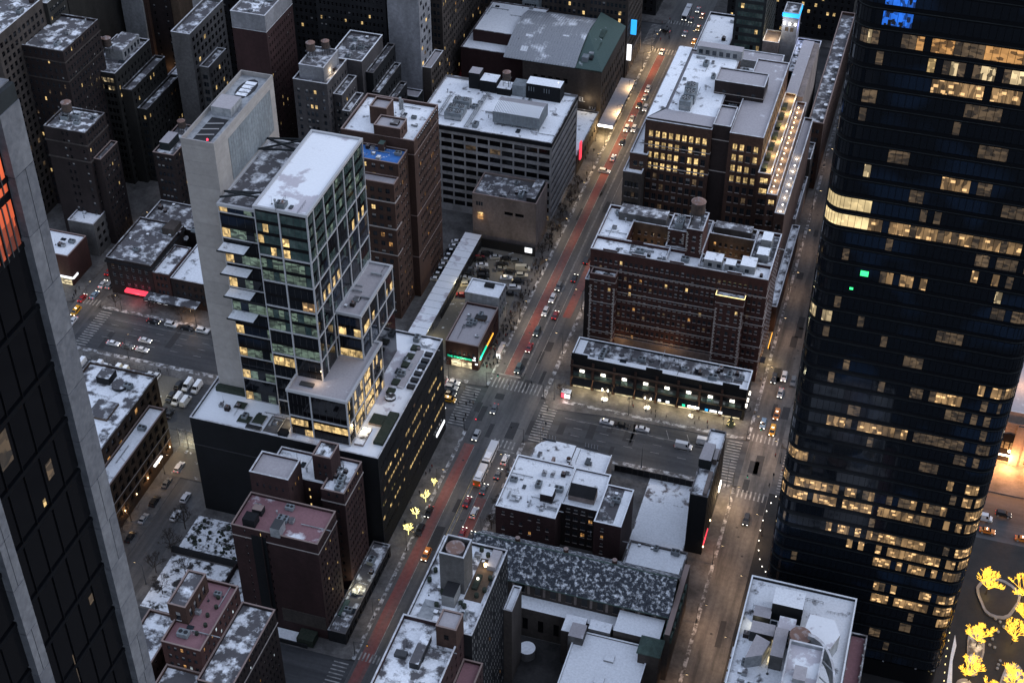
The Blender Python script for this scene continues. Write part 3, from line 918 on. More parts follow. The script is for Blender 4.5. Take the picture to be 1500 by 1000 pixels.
# podium roof garden: beds, planks and furniture-like planters
def f(mb):
    for x0, y0, x1, y1 in ((-62.5, -67.4, -58.5, -64.2), (-58, -66.5, -54.5, -62.5), (-66, -62, -62.5, -59)): mb.box(x0, y0, 38.01, x1, y1, 38.6, 'coping', top='evergreen')
    mb.box(-53.5, -68.5, 38.01, -46.2, -61.5, 38.12, 'stone_grey')
    mb.box(-58.8, -69.2, 38.01, -54.0, -67.6, 38.9, 'white_wall', top='fan_dark'); mb.box(-48.2, -69.3, 38.01, -45.6, -67.0, 39.6, 'black_metal')
    mb.box(-74.6, -56.2, 38.01, -64.2, -54.2, 39.6, 'evergreen')
part(t, f, 'roof_garden')
def f(mb):
    for k in range(6): mb.box(-24.6, -42 + 4.3 * k, 38.01, -22.2, -39.6 + 4.3 * k, 38.75, 'evergreen'); 
    for k in range(6): mb.box(-19.4, -38 + 3.2 * k, 38.01, -17.0, -36.4 + 3.2 * k, 38.9, 'fan_dark')
    mb.box(-22.4, -38.5, 38.01, -20.2, -19.8, 38.5, 'frost_grey')
    mb.cyl(-20.6, -15.8, 38.01, 38.7, 1.9, 'coping', 16, top='garden_snow'); mb.cyl(-22.5, -43.6, 38.01, 38.8, 1.7, 'fan_dark', 14, top='garden_snow')
    mb.box(-25.4, -66, 38.01, -22.6, -58.5, 38.8, 'stone_tan', top='garden_snow'); mb.box(-24.6, -56.5, 38.01, -20.4, -52, 38.8, 'stone_tan', top='evergreen')
    mb.box(-20.2, -64, 38.01, -17.2, -50, 39.0, 'evergreen')
part(t, f, 'terrace_planter')
part(t, lambda mb: mb.box(-16.25, -22.8, 5.0, -15.95, -15.0, 6.0, 'sign_white'), 'sign', 'bright white sign strip on the black podium near the crossing')

# ---- brick apartment hotel with two light courts
t = bldg('brick_hotel', 'large red brick apartment hotel with two light courts and string courses', 47, 54)
HS = {'g': .76, 'b': .15, 'w': .018, 'd': .055, 'a': .017}
hw = dict(sill='belt', sash=(1, 2), st=HS, d=0.2)
HB = [(z, 0.35, 0.14, 'belt') for z in (9.2, 15.3, 24.6, 27.8, 36.6)]
tier(t, 17.5, 41, 77.5, 49, 43, 'brick_red', 'snow_most', S=W(33, 0.95, 1.5, 3.08, z=2.4, **hw), E=W(4, 1.0, 1.5, 3.08, z=2.4, **hw), belts=HB, seed=1, par=1.1)
tier(t, 17.5, 49.02, 27.6, 68, 43, 'brick_red', 'snow_most', E=W(6, 0.95, 1.4, 3.08, z=2.4, **hw), seed=2, par=1.1)
tier(t, 69.5, 49.02, 77.5, 68, 43, 'brick_red', 'snow_some', E=W(9, 1.0, 1.5, 3.08, z=2.4, **hw), seed=3, par=1.1)
crt = dict(sill='belt', sash=(1, 2), st={'g': .6, 'b': .15, 'a': .10, 'd': .15}, d=0.2)
tier(t, 27.62, 60.5, 41.2, 68, 43, 'brick_tan', 'snow_little', S=W(5, 1.0, 1.4, 3.08, z=2.4, **crt), seed=4, par=1.1)
tier(t, 54.0, 61.5, 69.48, 68, 43, 'brick_tan', 'frost_dark', S=W(7, 0.9, 1.4, 3.08, z=2.4, **crt), seed=6, par=1.1)
tier(t, 41.25, 49.02, 53.95, 68, 44, 'brick_red', 'frost_dark', S=None, seed=6, par=0.6)
tier(t, 41.4, 51.0, 48.2, 60.5, 49.5, 'brick_red', 'frost_dark', zb=44.02, S=W(2, 1.1, 1.8, 3.2, z=1.2, st={'b': 1}, sill='belt'), par=0.7, seed=6)
tier(t, 48.25, 47.5, 53.6, 58.5, 53.5, 'brick_red', 'frost_dark', zb=43.02, S=W(1, 1.2, 2.0, 4.4, z=2.2, st={'b': 1}, sill='belt'), par=0.7, seed=6)
bay = dict(sill='belt', sash=(1, 2), d=0.2, st={'g': .5, 'b': .45, 'w': .05}, skip=lambda r, c: r < 3)
def quoins(t, x, y, z0, z1, sx):
    mb = MB(); z = z0; k = 0
    while z < z1:
        w = 0.75 if k % 2 else 0.45
        mb.box(x, y - 0.08, z, x + sx * w, y - 0.005, z + 0.45, 'quoin') if sx > 0 else mb.box(x - w, y - 0.08, z, x, y - 0.005, z + 0.45, 'quoin')
        z += 0.75; k += 1
    mb.build('quoin', t['o'], kind='stuff')
for bx0, bx1, bz in ((18.6, 27.3, 35.6), (61.6, 70.9, 36.2)):
    tier(t, bx0, 37.4, bx1, 40.98, bz, 'brick_red', 'garden_snow', S=W(3, 1.0, 1.5, 3.08, z=2.4, m=0.8, **bay), E=W(1, 1.0, 1.5, 3.08, z=2.4, m=0.6, **bay), belts=[(z, 0.3, 0.12, 'belt') for z in (9.2, 12.2, 24.8, 33.9)], seed=7, cop='coping_brown')
    quoins(t, bx0, 37.4, 8, 32, 1); quoins(t, bx1, 37.4, 8, 32, -1)
for x in (41.4, 47.0, 48.3, 53.55): quoins(t, x, 51.0 if x < 48 else 47.5, 45, 49 if x < 48 else 53, 1 if x in (41.4, 48.3) else -1)
tier(t, 15.9, 41.3, 17.46, 50, 30, 'brick_dark', 'snow_some', S=None, par=0.6, seed=3)
part(t, lambda mb: [mb.box(61.4, 37.15, 37.25, 71.1, 37.3, 37.42, 'fairy'), mb.box(61.35, 37.3, 37.25, 61.5, 39.6, 37.42, 'fairy'), mb.box(71.0, 37.3, 37.25, 71.15, 39.6, 37.42, 'fairy')], 'light_string')
def f(mb):
    for x0, x1, y in ((30, 34, 48.95), (55, 59, 48.95)): mb.box(x0, y - 1.2, 44.1, x1, y - 0.9, 45.3, 'brick_red')
    for x in (24.2, 34.0, 47.0, 66.3):  mb.prism([(x - 2.4, 40.9), (x + 2.4, 40.9), (x + 2.4, 41.25), (x - 2.4, 41.25)], 44.27, 45.0, 'brick_red', top='coping')
    mb.box(54.0, 41.6, 43.02, 54.3, 48.6, 45.2, 'coping'); mb.box(43.0, 41.6, 43.02, 43.3, 48.6, 45.2, 'coping')
part(t, f, 'parapet_gable')
part(t, lambda mb: [mb.box(x0, y0, 43.02, x1, y1, z1, 'white_wall', top='snow_most') for x0, y0, x1, y1, z1 in ((55.5, 43.2, 61.5, 47.8, 46.4), (62.5, 43.6, 66.0, 46.8, 45.6), (67.5, 44.0, 72.5, 49.5, 46.0), (71.5, 52, 75.5, 56.5, 45.8), (71.8, 59.5, 75.2, 64.5, 46.6))], 'penthouse')
part(t, lambda mb: [mb.box(22.0, 61.5, 43.02, 38.6, 67.2, 46.2, 'stone_grey', top='frost_dark'), mb.box(55, 63.5, 43.02, 67.8, 67.4, 45.6, 'stone_brown', top='frost_dark')], 'penthouse')
part(t, lambda mb: [mb.box(x, 43.1, 43.8 + 0.0, x + 1.3, 43.18, 45.2, 'glass') for x in (57, 60, 64, 69.3)], 'window', kind='stuff')
# lit stone base behind the arcade
part(t, lambda mb: mb.box(27.4, 40.4, 0.1, 61.4, 40.97, 8.6, 'stone_tan'), 'base_course')
mb = MB(); mb.box(77.6, 47, 4.2, 79.4, 50, 4.5, 'fan_dark', bottom=True); mb.box(79.3, 53, 6.0, 79.5, 61.5, 6.8, 'sign_amber'); mb.build('marquee', t['o'], label='dark marquee with amber lights over the side pavement')

# ---- arcade of shops in front of the hotel
t = bldg('shop_arcade', 'long low brown shop arcade with lit shopfronts and slushy flat roof along the avenue', 47, 25)
def shop(r, c, g): return 'e' if r == 1 else 's'
tier(t, 17.3, 20.4, 77.4, 30.6, 13.0, 'black_metal', 'frost_dark', S=None, E=None, par=0.7, cop='snow_full', seed=2)
for k in range(8):
    x0 = 18.2 + 7.38 * k
    def f(mb):
        mb.box(x0, 20.2, 5.1, x0 + 6.3, 20.36, 7.3, 'frame_dark')
        mb.box(x0 + 0.15, 20.12, 5.25, x0 + 1.9, 20.18, 6.6, 'glass_green'); mb.box(x0 + 2.1, 20.12, 5.25, x0 + 4.2, 20.18, 7.0, 'lit_green'); mb.box(x0 + 4.4, 20.12, 5.25, x0 + 6.15, 20.18, 6.6, 'glass_green')
        mb.box(x0 + 2.4, 19.9, 7.5, x0 + 3.9, 20.1, 8.4, 'lamp_white')
    part(t, f, 'shop_window')
    part(t, lambda mb: mb.box(x0 + 0.1, 20.15, 0.4, x0 + 6.2, 20.35, 3.5, 'lit_shop'), 'shopfront')
    part(t, lambda mb: mb.box(x0 - 0.95, 20.05, 0.1, x0 - 0.15, 20.39, 12.0, 'brick_brown'), 'pilaster')
    part(t, lambda mb: [mb.face([(x0 - 0.1, 17.9, 3.5), (x0 + 6.9, 17.9, 3.5), (x0 + 6.9, 20.1, 4.6), (x0 - 0.1, 20.1, 4.6)], 'black_metal'), mb.box(x0 - 0.1, 17.85, 3.1, x0 + 6.9, 17.9, 3.5, 'black_metal')], 'awning')
part(t, lambda mb: mb.box(17.1, 19.7, 9.4, 77.6, 20.38, 10.0, 'brick_brown', top='brick_tan'), 'cornice')
for x in (20.2, 46.0, 72.0): part(t, lambda mb: mb.prism([(x - 2.8, 20.1), (x + 2.8, 20.1), (x + 2.8, 20.5), (x - 2.8, 20.5)], 13.9, 14.9, 'black_metal'), 'parapet_gable')
for x, w_, m in ((48.5, 1.0, 'sign_white'), (51.2, 1.2, 'sign_white'), (56.8, 1.0, 'sign_green'), (58.6, 2.4, 'sign_white'), (61.6, 1.0, 'sign_white'), (64.6, 1.0, 'sign_blue'), (66.2, 2.4, 'sign_white'), (69.2, 1.2, 'sign_white')):
    part(t, lambda mb: mb.box(x, 17.6, 3.55, x + w_, 17.8, 4.35, m), 'sign')
part(t, lambda mb: [mb.box(77.42, y, 5.5, 77.9, y + 0.7, 6.6, 'lamp_white') for y in (21, 24, 27.5)], 'wall_lamp', kind='stuff')

part(t, lambda mb: [mb.box(17.8, 20.9, 13.02, 77.0, 23.2, 13.12, 'snow_full'), mb.box(17.8, 23.2, 13.02, 20.6, 30.2, 13.12, 'snow_full'), mb.box(75.2, 23.2, 13.02, 77.0, 30.2, 13.12, 'snow_full')], 'snow_drift')
part(t, lambda mb: [mb.cyl(23 + 5.2 * k, 26.2 + 0.5 * (k % 2), 13.02, 13.5, 0.95, 'metal_dark', 10, 0.7, top='snow_some') for k in range(10)], 'roof_dome', kind='stuff')
# ---- loft office beyond the hotel with rows of yellow windows
t = bldg('brown_loft_office', 'stepped brown brick office block with rows of bright yellow windows and roof terraces', 46, 120)
def loftlit(r, c, g): return 'w' if r >= 9 and g.random() < 0.93 else ('w' if r == 2 and c < 6 and g.random() < .6 else ('d' if g.random() < 0.08 else ('b' if g.random() < .10 else 'g')))
lw = dict(sash=(2, 2), d=0.3, stf=loftlit, sill='belt')
tier(t, 16.2, 91, 23.0, 150, 42.5, 'stone_brown', 'snow_most', S=W(4, 1.5, 2.2, 4.4, z=2.0, **lw), seed=1)
tier(t, 17.6, 94.5, 24, 150, 48.5, 'brick_brown', 'snow_most', zb=42.52, S=W(2, 1.5, 2.2, 4.4, z=1.6, st={'g': .6, 'b': .4}, sash=(2, 2)), seed=1)
tier(t, 22.05, 97, 45.9, 152, 62, 'brick_brown', 'frost_grey', S=W(9, 1.55, 2.6, 4.4, z=3.0, obj=True, **lw), seed=1, par=0.5, belts=((43.6, .4, .2, 'belt'), (52.4, .3, .15, 'belt')))
tier(t, 46.0, 98.2, 52.2, 112, 63.5, 'brick_dark', 'frost_grey', seed=1, par=0.6, belts=((45, .3, .15, 'belt'), (58, .3, .15, 'belt')))
tier(t, 52.25, 97, 64.2, 152, 62, 'brick_brown', 'frost_grey', S=W(4, 1.55, 2.6, 4.4, z=3.0, obj=True, **lw), E=W(12, 1.5, 2.2, 4.4, z=3.0, st={'g': .9, 'w': .1}, sash=(2, 2)), seed=1, par=0.5)
part(t, lambda mb: mb.box(45.92, 112.1, 20, 52.22, 152, 58, 'brick_dark', top='snow_some'), 'centre_block')
tier(t, 64.25, 92.5, 68.7, 150, 50.2, 'brick_brown', 'stone_tan', S=W(2, 1.5, 2.2, 4.4, z=3.0, **lw), seed=1)
tier(t, 68.75, 86.6, 72.4, 152, 46.0, 'brick_brown', 'stone_tan', S=W(2, 1.2, 2.0, 4.4, z=3.0, **lw), seed=1)
tier(t, 72.45, 85.2, 75.9, 152, 39.6, 'brick_brown', 'frost_grey', S=W(2, 1.2, 2.0, 4.4, z=3.0, **lw), seed=1)
tier(t, 41.6, 121.2, 59.6, 131, 68, 'brick_dark', 'frost_grey', zb=58, S=W(3, 1.3, 2.2, 4.4, z=4.6, st={'g': .6, 'b': .4}, sash=(2, 2)), par=0.4, belts=((60.5, .25, .12, 'belt'), (63.4, .25, .12, 'belt')), seed=3)
def f(mb):
    mb.prism([(22.3, 97.6), (27.2, 106), (27.2, 151.8), (22.3, 151.8)], 62.6, 63.2, 'steel_pale', top='snow_most')
    mb.prism([(22.6, 97.7), (45.7, 97.7), (45.7, 104.5), (27.4, 104.8)], 62.6, 63.2, 'stone_brown', top='frost_grey')
part(t, f, 'pitched_roof')
part(t, lambda mb: [mb.box(29.6, 147.8, 62.6, 46.8, 151.6, 66.5, 'white_wall', top='frost_grey')] + [mb.box(30.4 + 2.6 * k, 147.72, 63.4, 31.9 + 2.6 * k, 147.79, 65.2, 'glass') for k in range(6)], 'penthouse')
part(t, lambda mb: mb.box(28.2, 104.8, 62.6, 45.5, 147.6, 62.9, 'snow_half', top='snow_most'), 'deck')
def f(mb):
    for k in range(17): mb.cyl(70.2 + (k % 2) * 0.1, 88 + 3.7 * k, 46.9, 47.25, 0.26, 'lamp_warm', 6)
part(t, f, 'string_light', kind='stuff')
part(t, lambda mb: [mb.cyl(74.3, 86.6 + 4.4 * k, 40.4, 40.7, 0.26, 'lamp_white', 6) for k in range(9)], 'bollard_light', kind='stuff')
part(t, lambda mb: [mb.box(65.0, 95 + 7.2 * k, 50.22, 66.6, 98.6 + 7.2 * k, 51.6, 'evergreen') for k in range(7)], 'planter', kind='stuff')
part(t, lambda mb: mb.box(64.2, 150.2, 1, 68.6, 196, 49.5, 'stone_tan', top='frost_grey'), 'rear_wing')
part(t, lambda mb: mb.box(68.7, 152.2, 1, 70.8, 196, 49.0, 'stone_tan'), 'rear_wall')
# ---- garage-like office with pale grid
t = bldg('banded_office', 'dark window office block with pale concrete grid, snowy roof and big louvred plant room', -43, 126)
bw = dict(d=0.45, st={'k': .965, 'a': .015, 'd': .02}, fr='frame_dark', sash=(1, 1))
tier(t, -70, 108, -15.4, 145, 38, 'band_stone', 'snow_most', S=W(11, 4.35, 2.45, 3.75, z=3.2, n=9, m=0.4, obj=True, **bw), E=W(1, 35.4, 2.3, 3.75, z=3.3, n=9, m=0.4, d=0.5, st={'k': 1}, sash=(20, 1)), par=0.8, cop='coping_dark', seed=3,
     belts=((37.0, 1.8, 0.12, 'black_metal'),))
def f(mb):
    x0, x1, y0, y1 = -41, -22.4, 115.5, 127
    mb.box(x0, y0, 39.2, x1, y1, 44, 'steel_pale')
    n = 30
    for k in range(n):
        a = x0 + (x1 - x0) * k / n
        for j in range(5):
            ya, yb = y0 + (y1 - y0) * j / 5, y0 + (y1 - y0) * (j + 1) / 5
            za, zb = 44.02 + 1.1 * math.sin(math.pi * j / 5), 44.02 + 1.1 * math.sin(math.pi * (j + 1) / 5)
            w = (x1 - x0) / n
            mb.face([(a, ya, za), (a + w * .62, ya, za), (a + w * .62, yb, zb), (a, yb, zb)], 'snow_full' if (k % 1 == 0 and j < 3) else 'frost_grey')
            mb.face([(a + w * .62, ya, za - .12), (a + w, ya, za - .12), (a + w, yb, zb - .12), (a + w * .62, yb, zb - .12)], 'steel_pale')
    for k in range(6):
        mb.box(x0 + 0.5 + 3.5 * k, y0 + 0.3, 38.02, x0 + 0.8 + 3.5 * k, y0 + 0.6, 39.2, 'steel_pale')
    for k in range(8): mb.box(x0 + 0.1 + 2.32 * k, y0 - 0.05, 39.3, x0 + 0.16 + 2.32 * k, y0, 43.9, 'metal_grey')
part(t, f, 'plant_room')
part(t, lambda mb: [mb.box(-34.6, 138.5, 38.02, -20.8, 144.2, 44.6, 'black_metal', top='snow_full'), mb.box(-40.4, 138.5, 38.02, -34.8, 144, 42.8, 'steel_pale', top='steel_pale'), mb.box(-46.5, 137.6, 38.02, -40.8, 143.5, 41.0, 'black_metal', top='snow_most'),
                    mb.box(-53.5, 138, 38.02, -46.8, 144, 43, 'black_metal', top='snow_most'), mb.box(-58.5, 139, 38.02, -54, 144, 45, 'black_metal', top='frost_grey')] + [mb.box(-33.6 + 1.0 * k + (3.2 if k > 2 else 0), 138.43, 41.4, -33.4 + 1.0 * k + (3.2 if k > 2 else 0), 138.49, 43.3, 'steel_pale') for k in range(6)], 'penthouse')
part(t, lambda mb: [mb.tube((-50.5 + 0.7 * k, 109.5, 39.0), (-50.5 + 0.7 * k, 136.5, 39.0), 0.22, 'metal_grey', 6) for k in range(3)] + [mb.tube((-63.5 + 0.8 * k, 113, 38.8), (-63.5 + 0.8 * k, 131, 38.8), 0.2, 'metal_grey', 6) for k in range(2)], 'roof_pipe')
# tan blank building in front of it
t = bldg('tan_blank_building', 'small tan building with blank stained side wall and one glowing arched window', -28, 95)
tier(t, -41.4, 91, -16.2, 106, 21.5, 'stone_tan', 'frost_dark', S=W(2, 3.4, 1.5, 9, z=15.0, n=1, ml=12.2, mr=4.4, st={'k': 1}, sash=(1, 1)), par=0.8, cop='coping_brown', seed=2)
part(t, lambda mb: [mb.box(-39.4, 90.9, 11.2, -37.2, 90.97, 13.6, 'lit_amber'), mb.prism([(-39.4, 90.9), (-37.2, 90.9), (-37.2, 90.97), (-39.4, 90.97)], 13.61, 14.3, 'lit_warm')], 'window', 'glowing arched amber window high on the blank tan wall')
part(t, lambda mb: [mb.box(-39.9 + 0.95 * k, 90.9, 17.3, -39.2 + 0.95 * k, 90.97, 19.0, 'glass') for k in range(3)], 'window', kind='stuff')
part(t, lambda mb: [mb.box(-33.5, 93, 21.52, -28.5, 97, 22.4, 'frost_dark'), mb.box(-20.2, 91.5, 21.52, -16.8, 105, 24.2, 'dark_wall', top='frost_dark')], 'roof_cabin')
# ---- two brown brick loft towers behind the glass tower
t = bldg('brown_loft_tower', 'wide brown brick loft tower with stepped roof huts and pale corner edges', -60, 64)
bl = dict(sash=(2, 2), d=0.22, st={'g': .62, 'b': .28, 'd': .06, 'a': .04}, sill=None)
tier(t, -75.5, 52, -48.7, 77, 66, 'brick_brown', 'snow_most', E=W(13, 1.15, 1.7, 3.7, z=2, ml=3.5, mr=1.0, skip=lambda r, c: r < 3 and c < 5, **bl), S=None, par=1.2, cop='coping_brown', seed=4, belts=((61.5, .25, .15, 'coping_brown'), (36, .25, .15, 'coping_brown'), (18, .25, .15, 'coping_brown')))
tier(t, -67.8, 60.2, -61.5, 67, 72.0, 'brick_brown', 'frost_grey', zb=66.02, S=None, seed=2, cop='coping_brown')
tier(t, -63.2, 52.05, -53.6, 59.0, 70.4, 'brick_brown', 'frost_grey', zb=66.02, E=W(2, 0.9, 1.6, 4, z=2, st={'b': 1}), S=None, seed=3, par=0.6, cop='coping_brown')
part(t, lambda mb: mb.box(-58.2, 54.5, 66.02, -55.4, 57.2, 71.2, 'brick_dark', top='coping_dark'), 'chimney')
part(t, lambda mb: [mb.cyl(-61, 72, 66.02, 70.8, 0.5, 'metal_grey', 8), mb.cyl(-60.3, 72.4, 66.02, 69.8, 0.35, 'metal_grey', 8)], 'vent_stack')
t = bldg('blue_roof_tower', 'brown brick tower with bright blue tarpaulin roof and pale stepped terrace', -62, 42)
tier(t, -75.5, 42.2, -51.0, 51.6, 62.8, 'brick_brown', 'blue_tarp', S=W(7, 1.4, 1.8, 3.7, z=1.2, sash=(2, 2), d=.22, st={'g': .4, 'b': .5, 'w': .1}), E=W(4, 1.1, 1.7, 3.7, z=1.2, **bl), par=0.7, cop='coping_brown', seed=5)
tier(t, -75.5, 37.5, -51.0, 42.15, 57.6, 'brick_brown', 'frost_grey', S=W(8, 1.5, 1.9, 3.7, z=2.2, sash=(2, 2), d=.22, st={'g': .62, 'b': .3, 'w': .05, 'a': .03}), E=W(2, 1.1, 1.7, 3.7, z=2.2, **bl), par=0.6, cop='coping_brown', seed=6, belts=((50.5, .4, .3, 'belt'), (39.4, .4, .3, 'belt'), (28.3, .3, .2, 'belt')))
part(t, lambda mb: mb.box(-60.6, 48.6, 62.82, -58.6, 51.2, 66.0, 'brick_brown', top='copper'), 'stair_hut')

# ---- brick stepped apartment tower beside the black podium
t = bldg('stepped_brick_tower', 'dark red brick apartment tower with stepped roofs, stone copings and deep light court', -32, -92)
sb = dict(sash=(1, 2), d=0.2, sill=None)
def colz(r, c, g): return ('w' if g.random() < .5 else 'a') if c in (7, 8, 9) and r < 12 else ('b' if c == 3 else 'k')
tier(t, -45.2, -107.3, -19.5, -94.2, 39, 'brick_maroon', 'red_deck', S=W(26, 0.42, 1.3, 3.05, z=7.0, m=0.6, stf=colz, skip=lambda r, c: c not in (3, 8, 10) and not (c == 9 and r % 2), sash=(1, 1), d=0.2), E=W(7, 0.8, 1.3, 3.05, z=5, st={'g': .9, 'b': .06, 'w': .04}, **sb), par=0.8, seed=3, cop='coping_brown',
     belts=((35.8, 0.3, 0.15, 'belt'),))
tier(t, -26.4, -88.2, -19.4, -74.6, 40, 'brick_maroon', 'snow_half', E=W(8, 0.8, 1.3, 3.05, z=5, st={'g': .9, 'b': .07, 'w': .03}, **sb), S=W(2, 0.8, 1.3, 3.05, z=5, st={'g': 1}, **sb), par=0.8, seed=4, cop='coping_brown', belts=((36.4, 0.35, 0.2, 'belt'),))
tier(t, -44.9, -94.0, -33.2, -85.4, 47, 'brick_maroon', 'frost_grey', zb=0, S=W(5, 0.7, 1.4, 3.05, z=42.5, st={'a': .2, 'g': .8}, n=1, zb=0, **sb), E=W(3, 0.7, 1.6, 3.05, z=41.5, zb=0, n=1, st={'a': .5, 'w': .3, 'g': .2}, **sb), par=0.7, seed=5, cop='coping')
tier(t, -44.5, -85.2, -26.6, -74.6, 39, 'brick_maroon', 'snow_most', S=W(6, 0.6, 1.2, 3.05, z=5, st={'w': .45, 'g': .55}, **sb), par=0.8, seed=6, cop='coping')
tier(t, -30.4, -83.5, -24.8, -77.2, 48, 'brick_maroon', 'garden_snow', zb=39.02, S=W(2, 0.8, 1.6, 3, z=2, st={'g': .8, 'w': .2}, **sb), par=0.6, seed=7, cop='coping_brown')
part(t, lambda mb: [mb.box(-41.5, -101.5, 39.02, -38.6, -99.2, 41.2, 'dark_wall', top='coping_brown'), mb.box(-42.2, -106.2, 39.02, -38.6, -103.0, 41.8, 'black_metal'), mb.box(-33.2, -107.6, 39.02, -30.4, -103.8, 42.4, 'metal_grey', top='metal_dark')], 'roof_cabin')
part(t, lambda mb: [mb.box(-36.2, -108.0, 4, -36.0, -107.35, 38, 'brick_dark'), mb.box(-39.4, -107.5, 4, -35.0, -107.33, 37.5, 'black_metal')] [:0] or [mb.box(-33.0, -107.55, 4.2, -19.6, -107.33, 9.5, 'stone_brown')], 'base_course')

# ---- one storey shops on the street in front of it
t = bldg('corner_low_shops', 'row of one storey shops with patchy snow roof in front of the stepped brick tower', -16.5, -90)
tier(t, -19.2, -107.6, -13.8, -71.5, 4.3, 'dark_wall', 'snow_some', E=W(9, 3.0, 2.2, 4, z=0.6, n=1, st={'k': .85, 'd': .15}, sash=(2, 1)), par=0.5, seed=3, cop='coping_dark')
part(t, lambda mb: mb.box(-18.2, -92.5, 4.32, -14.5, -88.4, 4.7, 'frost_dark'), 'deck')
part(t, lambda mb: mb.box(-18.6, -101.5, 4.32, -17.2, -95.5, 4.9, 'copper'), 'skylight')

# ---- pink terrace building, bottom left
t = bldg('pink_terrace_building', 'dark brick apartment building with pink roof terrace and brick penthouse at lower left', -32, -148)
pw = dict(sash=(1, 2), d=0.2, st={'g': .68, 'b': .2, 'l': .07, 'a': .05})
tier(t, -41.4, -154.2, -30.6, -132.0, 45, 'brick_red', 'red_deck', S=W(5, 0.9, 1.5, 3.1, z=3, **pw), E=W(9, 0.9, 1.5, 3.1, z=3, **pw), par=0.9, cop='coping_brown', seed=3)
tier(t, -42.6, -146.8, -37.6, -135, 51, 'brick_brown', 'frost_dark', zb=45.02, S=W(1, 1.3, 3, 4, z=1, n=1, st={'b': 1}, sill='coping'), E=W(4, 1.3, 3.0, 4, z=1, n=1, st={'b': 1}), par=0.5, cop='coping_brown', seed=2)
tier(t, -30.55, -158, -21.2, -131.5, 38.5, 'brick_dark', 'snow_some', S=W(6, 0.8, 1.4, 3.1, z=3, **pw), E=W(14, 0.75, 1.4, 3.1, z=3, **pw), par=0.9, cop='coping_brown', seed=5, belts=((34, .25, .2, 'belt'),))
tier(t, -41.0, -170, -30.65, -154.4, 36.5, 'brick_brown', 'snow_some', S=None, E=W(5, 0.9, 1.5, 3.1, z=3, **pw), par=0.9, cop='coping_brown', seed=6)
tier(t, -54, -158, -45.2, -139, 36, 'brick_brown', 'snow_half', E=W(6, 0.9, 1.5, 3.1, z=3, **pw), par=0.8, cop='coping_brown', seed=8)
part(t, lambda mb: [mb.cyl(-34.2 + 0.9 * (k % 2), -149 + 3.1 * k, 45.02, 46.0, 0.5, 'evergreen', 8) for k in range(5)], 'planter', kind='stuff')

# ---- loft warehouses on the left street
t = bldg('brown_warehouse', 'brown brick warehouse with dark piers and snow patched roof beside the van lot', -103, -75)
lofts = dict(d=0.5, st={'k': .86, 'g': .08, 'a': .06}, sash=(2, 2))
tier(t, -128, -112, -103.9, -42.5, 24.5, 'loft_brown', 'snow_half', E=W(18, 2.2, 2.6, 3.9, z=1.4, **lofts), par=0.9, seed=3, cop='coping_dark')
part(t, lambda mb: [mb.box(-121, -50.5, 24.52, -116.5, -45.5, 27.2, 'dark_wall', top='snow_some'), mb.cyl(-113, -50, 24.52, 25.6, 2.6, 'fan_dark', 16, top='snow_some'), mb.box(-116, -66, 24.52, -109, -58, 25.4, 'brick_tan', top='frost_dark')], 'roof_cabin')
t = bldg('brown_low_warehouse', 'lower brown brick warehouse with lamp lit pavement front and snowy roof strip', -99.5, -78)
tier(t, -103.6, -118, -97.9, -50.2, 18.4, 'loft_brown', 'snow_most', E=W(17, 2.2, 2.7, 3.9, z=3.2, n=4, **lofts), S=None, par=0.8, seed=4, cop='coping_brown', belts=((6.8, .18, .14, 'belt'), (11.0, .18, .14, 'belt')))
part(t, lambda mb: [mb.cyl(-97.6, -112 + 7.5 * k, 4.1, 4.55, 0.16, 'lamp_warm', 6) for k in range(9)], 'wall_lamp', kind='stuff')
part(t, lambda mb: mb.box(-97.86, -62.5, 5.0, -97.2, -57.5, 5.5, 'sign_white'), 'sign', 'white lit sign strip on the lower warehouse front')
def lettering(name, curve, m):
    tmp = bpy.data.objects.new('tmp', curve); COL.objects.link(tmp)
    me = bpy.data.meshes.new_from_object(tmp.evaluated_get(bpy.context.evaluated_depsgraph_get()))
    bpy.data.objects.remove(tmp, do_unlink=True)
    me.materials.clear(); me.materials.append(MATS[m])
    o = bpy.data.objects.new(name, me); COL.objects.link(o)
    return o
# ================================================================ SOUTH SIDE BLOCK (between the two streets, near side of the avenue)
t = bldg('white_roof_brick_block', 'brick corner block with wide snowy roof, dark stair hut and black tarred wing', 34, -46)
sw = dict(sash=(2, 2), d=0.22, st={'g': .55, 'b': .35, 'a': .10}, sill='belt')
tier(t, 15.6, -58.6, 34.1, -35.6, 17.5, 'brick_maroon', 'snow_most', S=W(6, 0.9, 1.4, 3.2, z=2.2, skip=lambda r, c: (r + c) % 3 == 0, **sw), par=0.5, seed=3, cop='snow_full')
tier(t, 34.15, -51.8, 45.4, -35.8, 17.5, 'brick_dark', 'snow_most', S=W(4, 1.3, 1.6, 3.2, z=2.2, **sw), par=0.5, seed=4, cop='snow_full')
tier(t, 45.45, -56.6, 53.7, -40.5, 18, 'brick_maroon', 'frost_dark', S=W(2, 0.9, 1.4, 3.2, z=2.2, skip=lambda r, c: c, **sw), E=None, par=0.5, seed=5, cop='snow_full')
part(t, lambda mb: mb.box(51.0, -56.2, 18.02, 53.3, -41.0, 18.06, 'snow_full'), 'snow_drift')
part(t, lambda mb: [mb.box(27.6, -52.4, 17.52, 31.4, -48.6, 20.6, 'brick_dark', top='snow_most')], 'stair_hut')
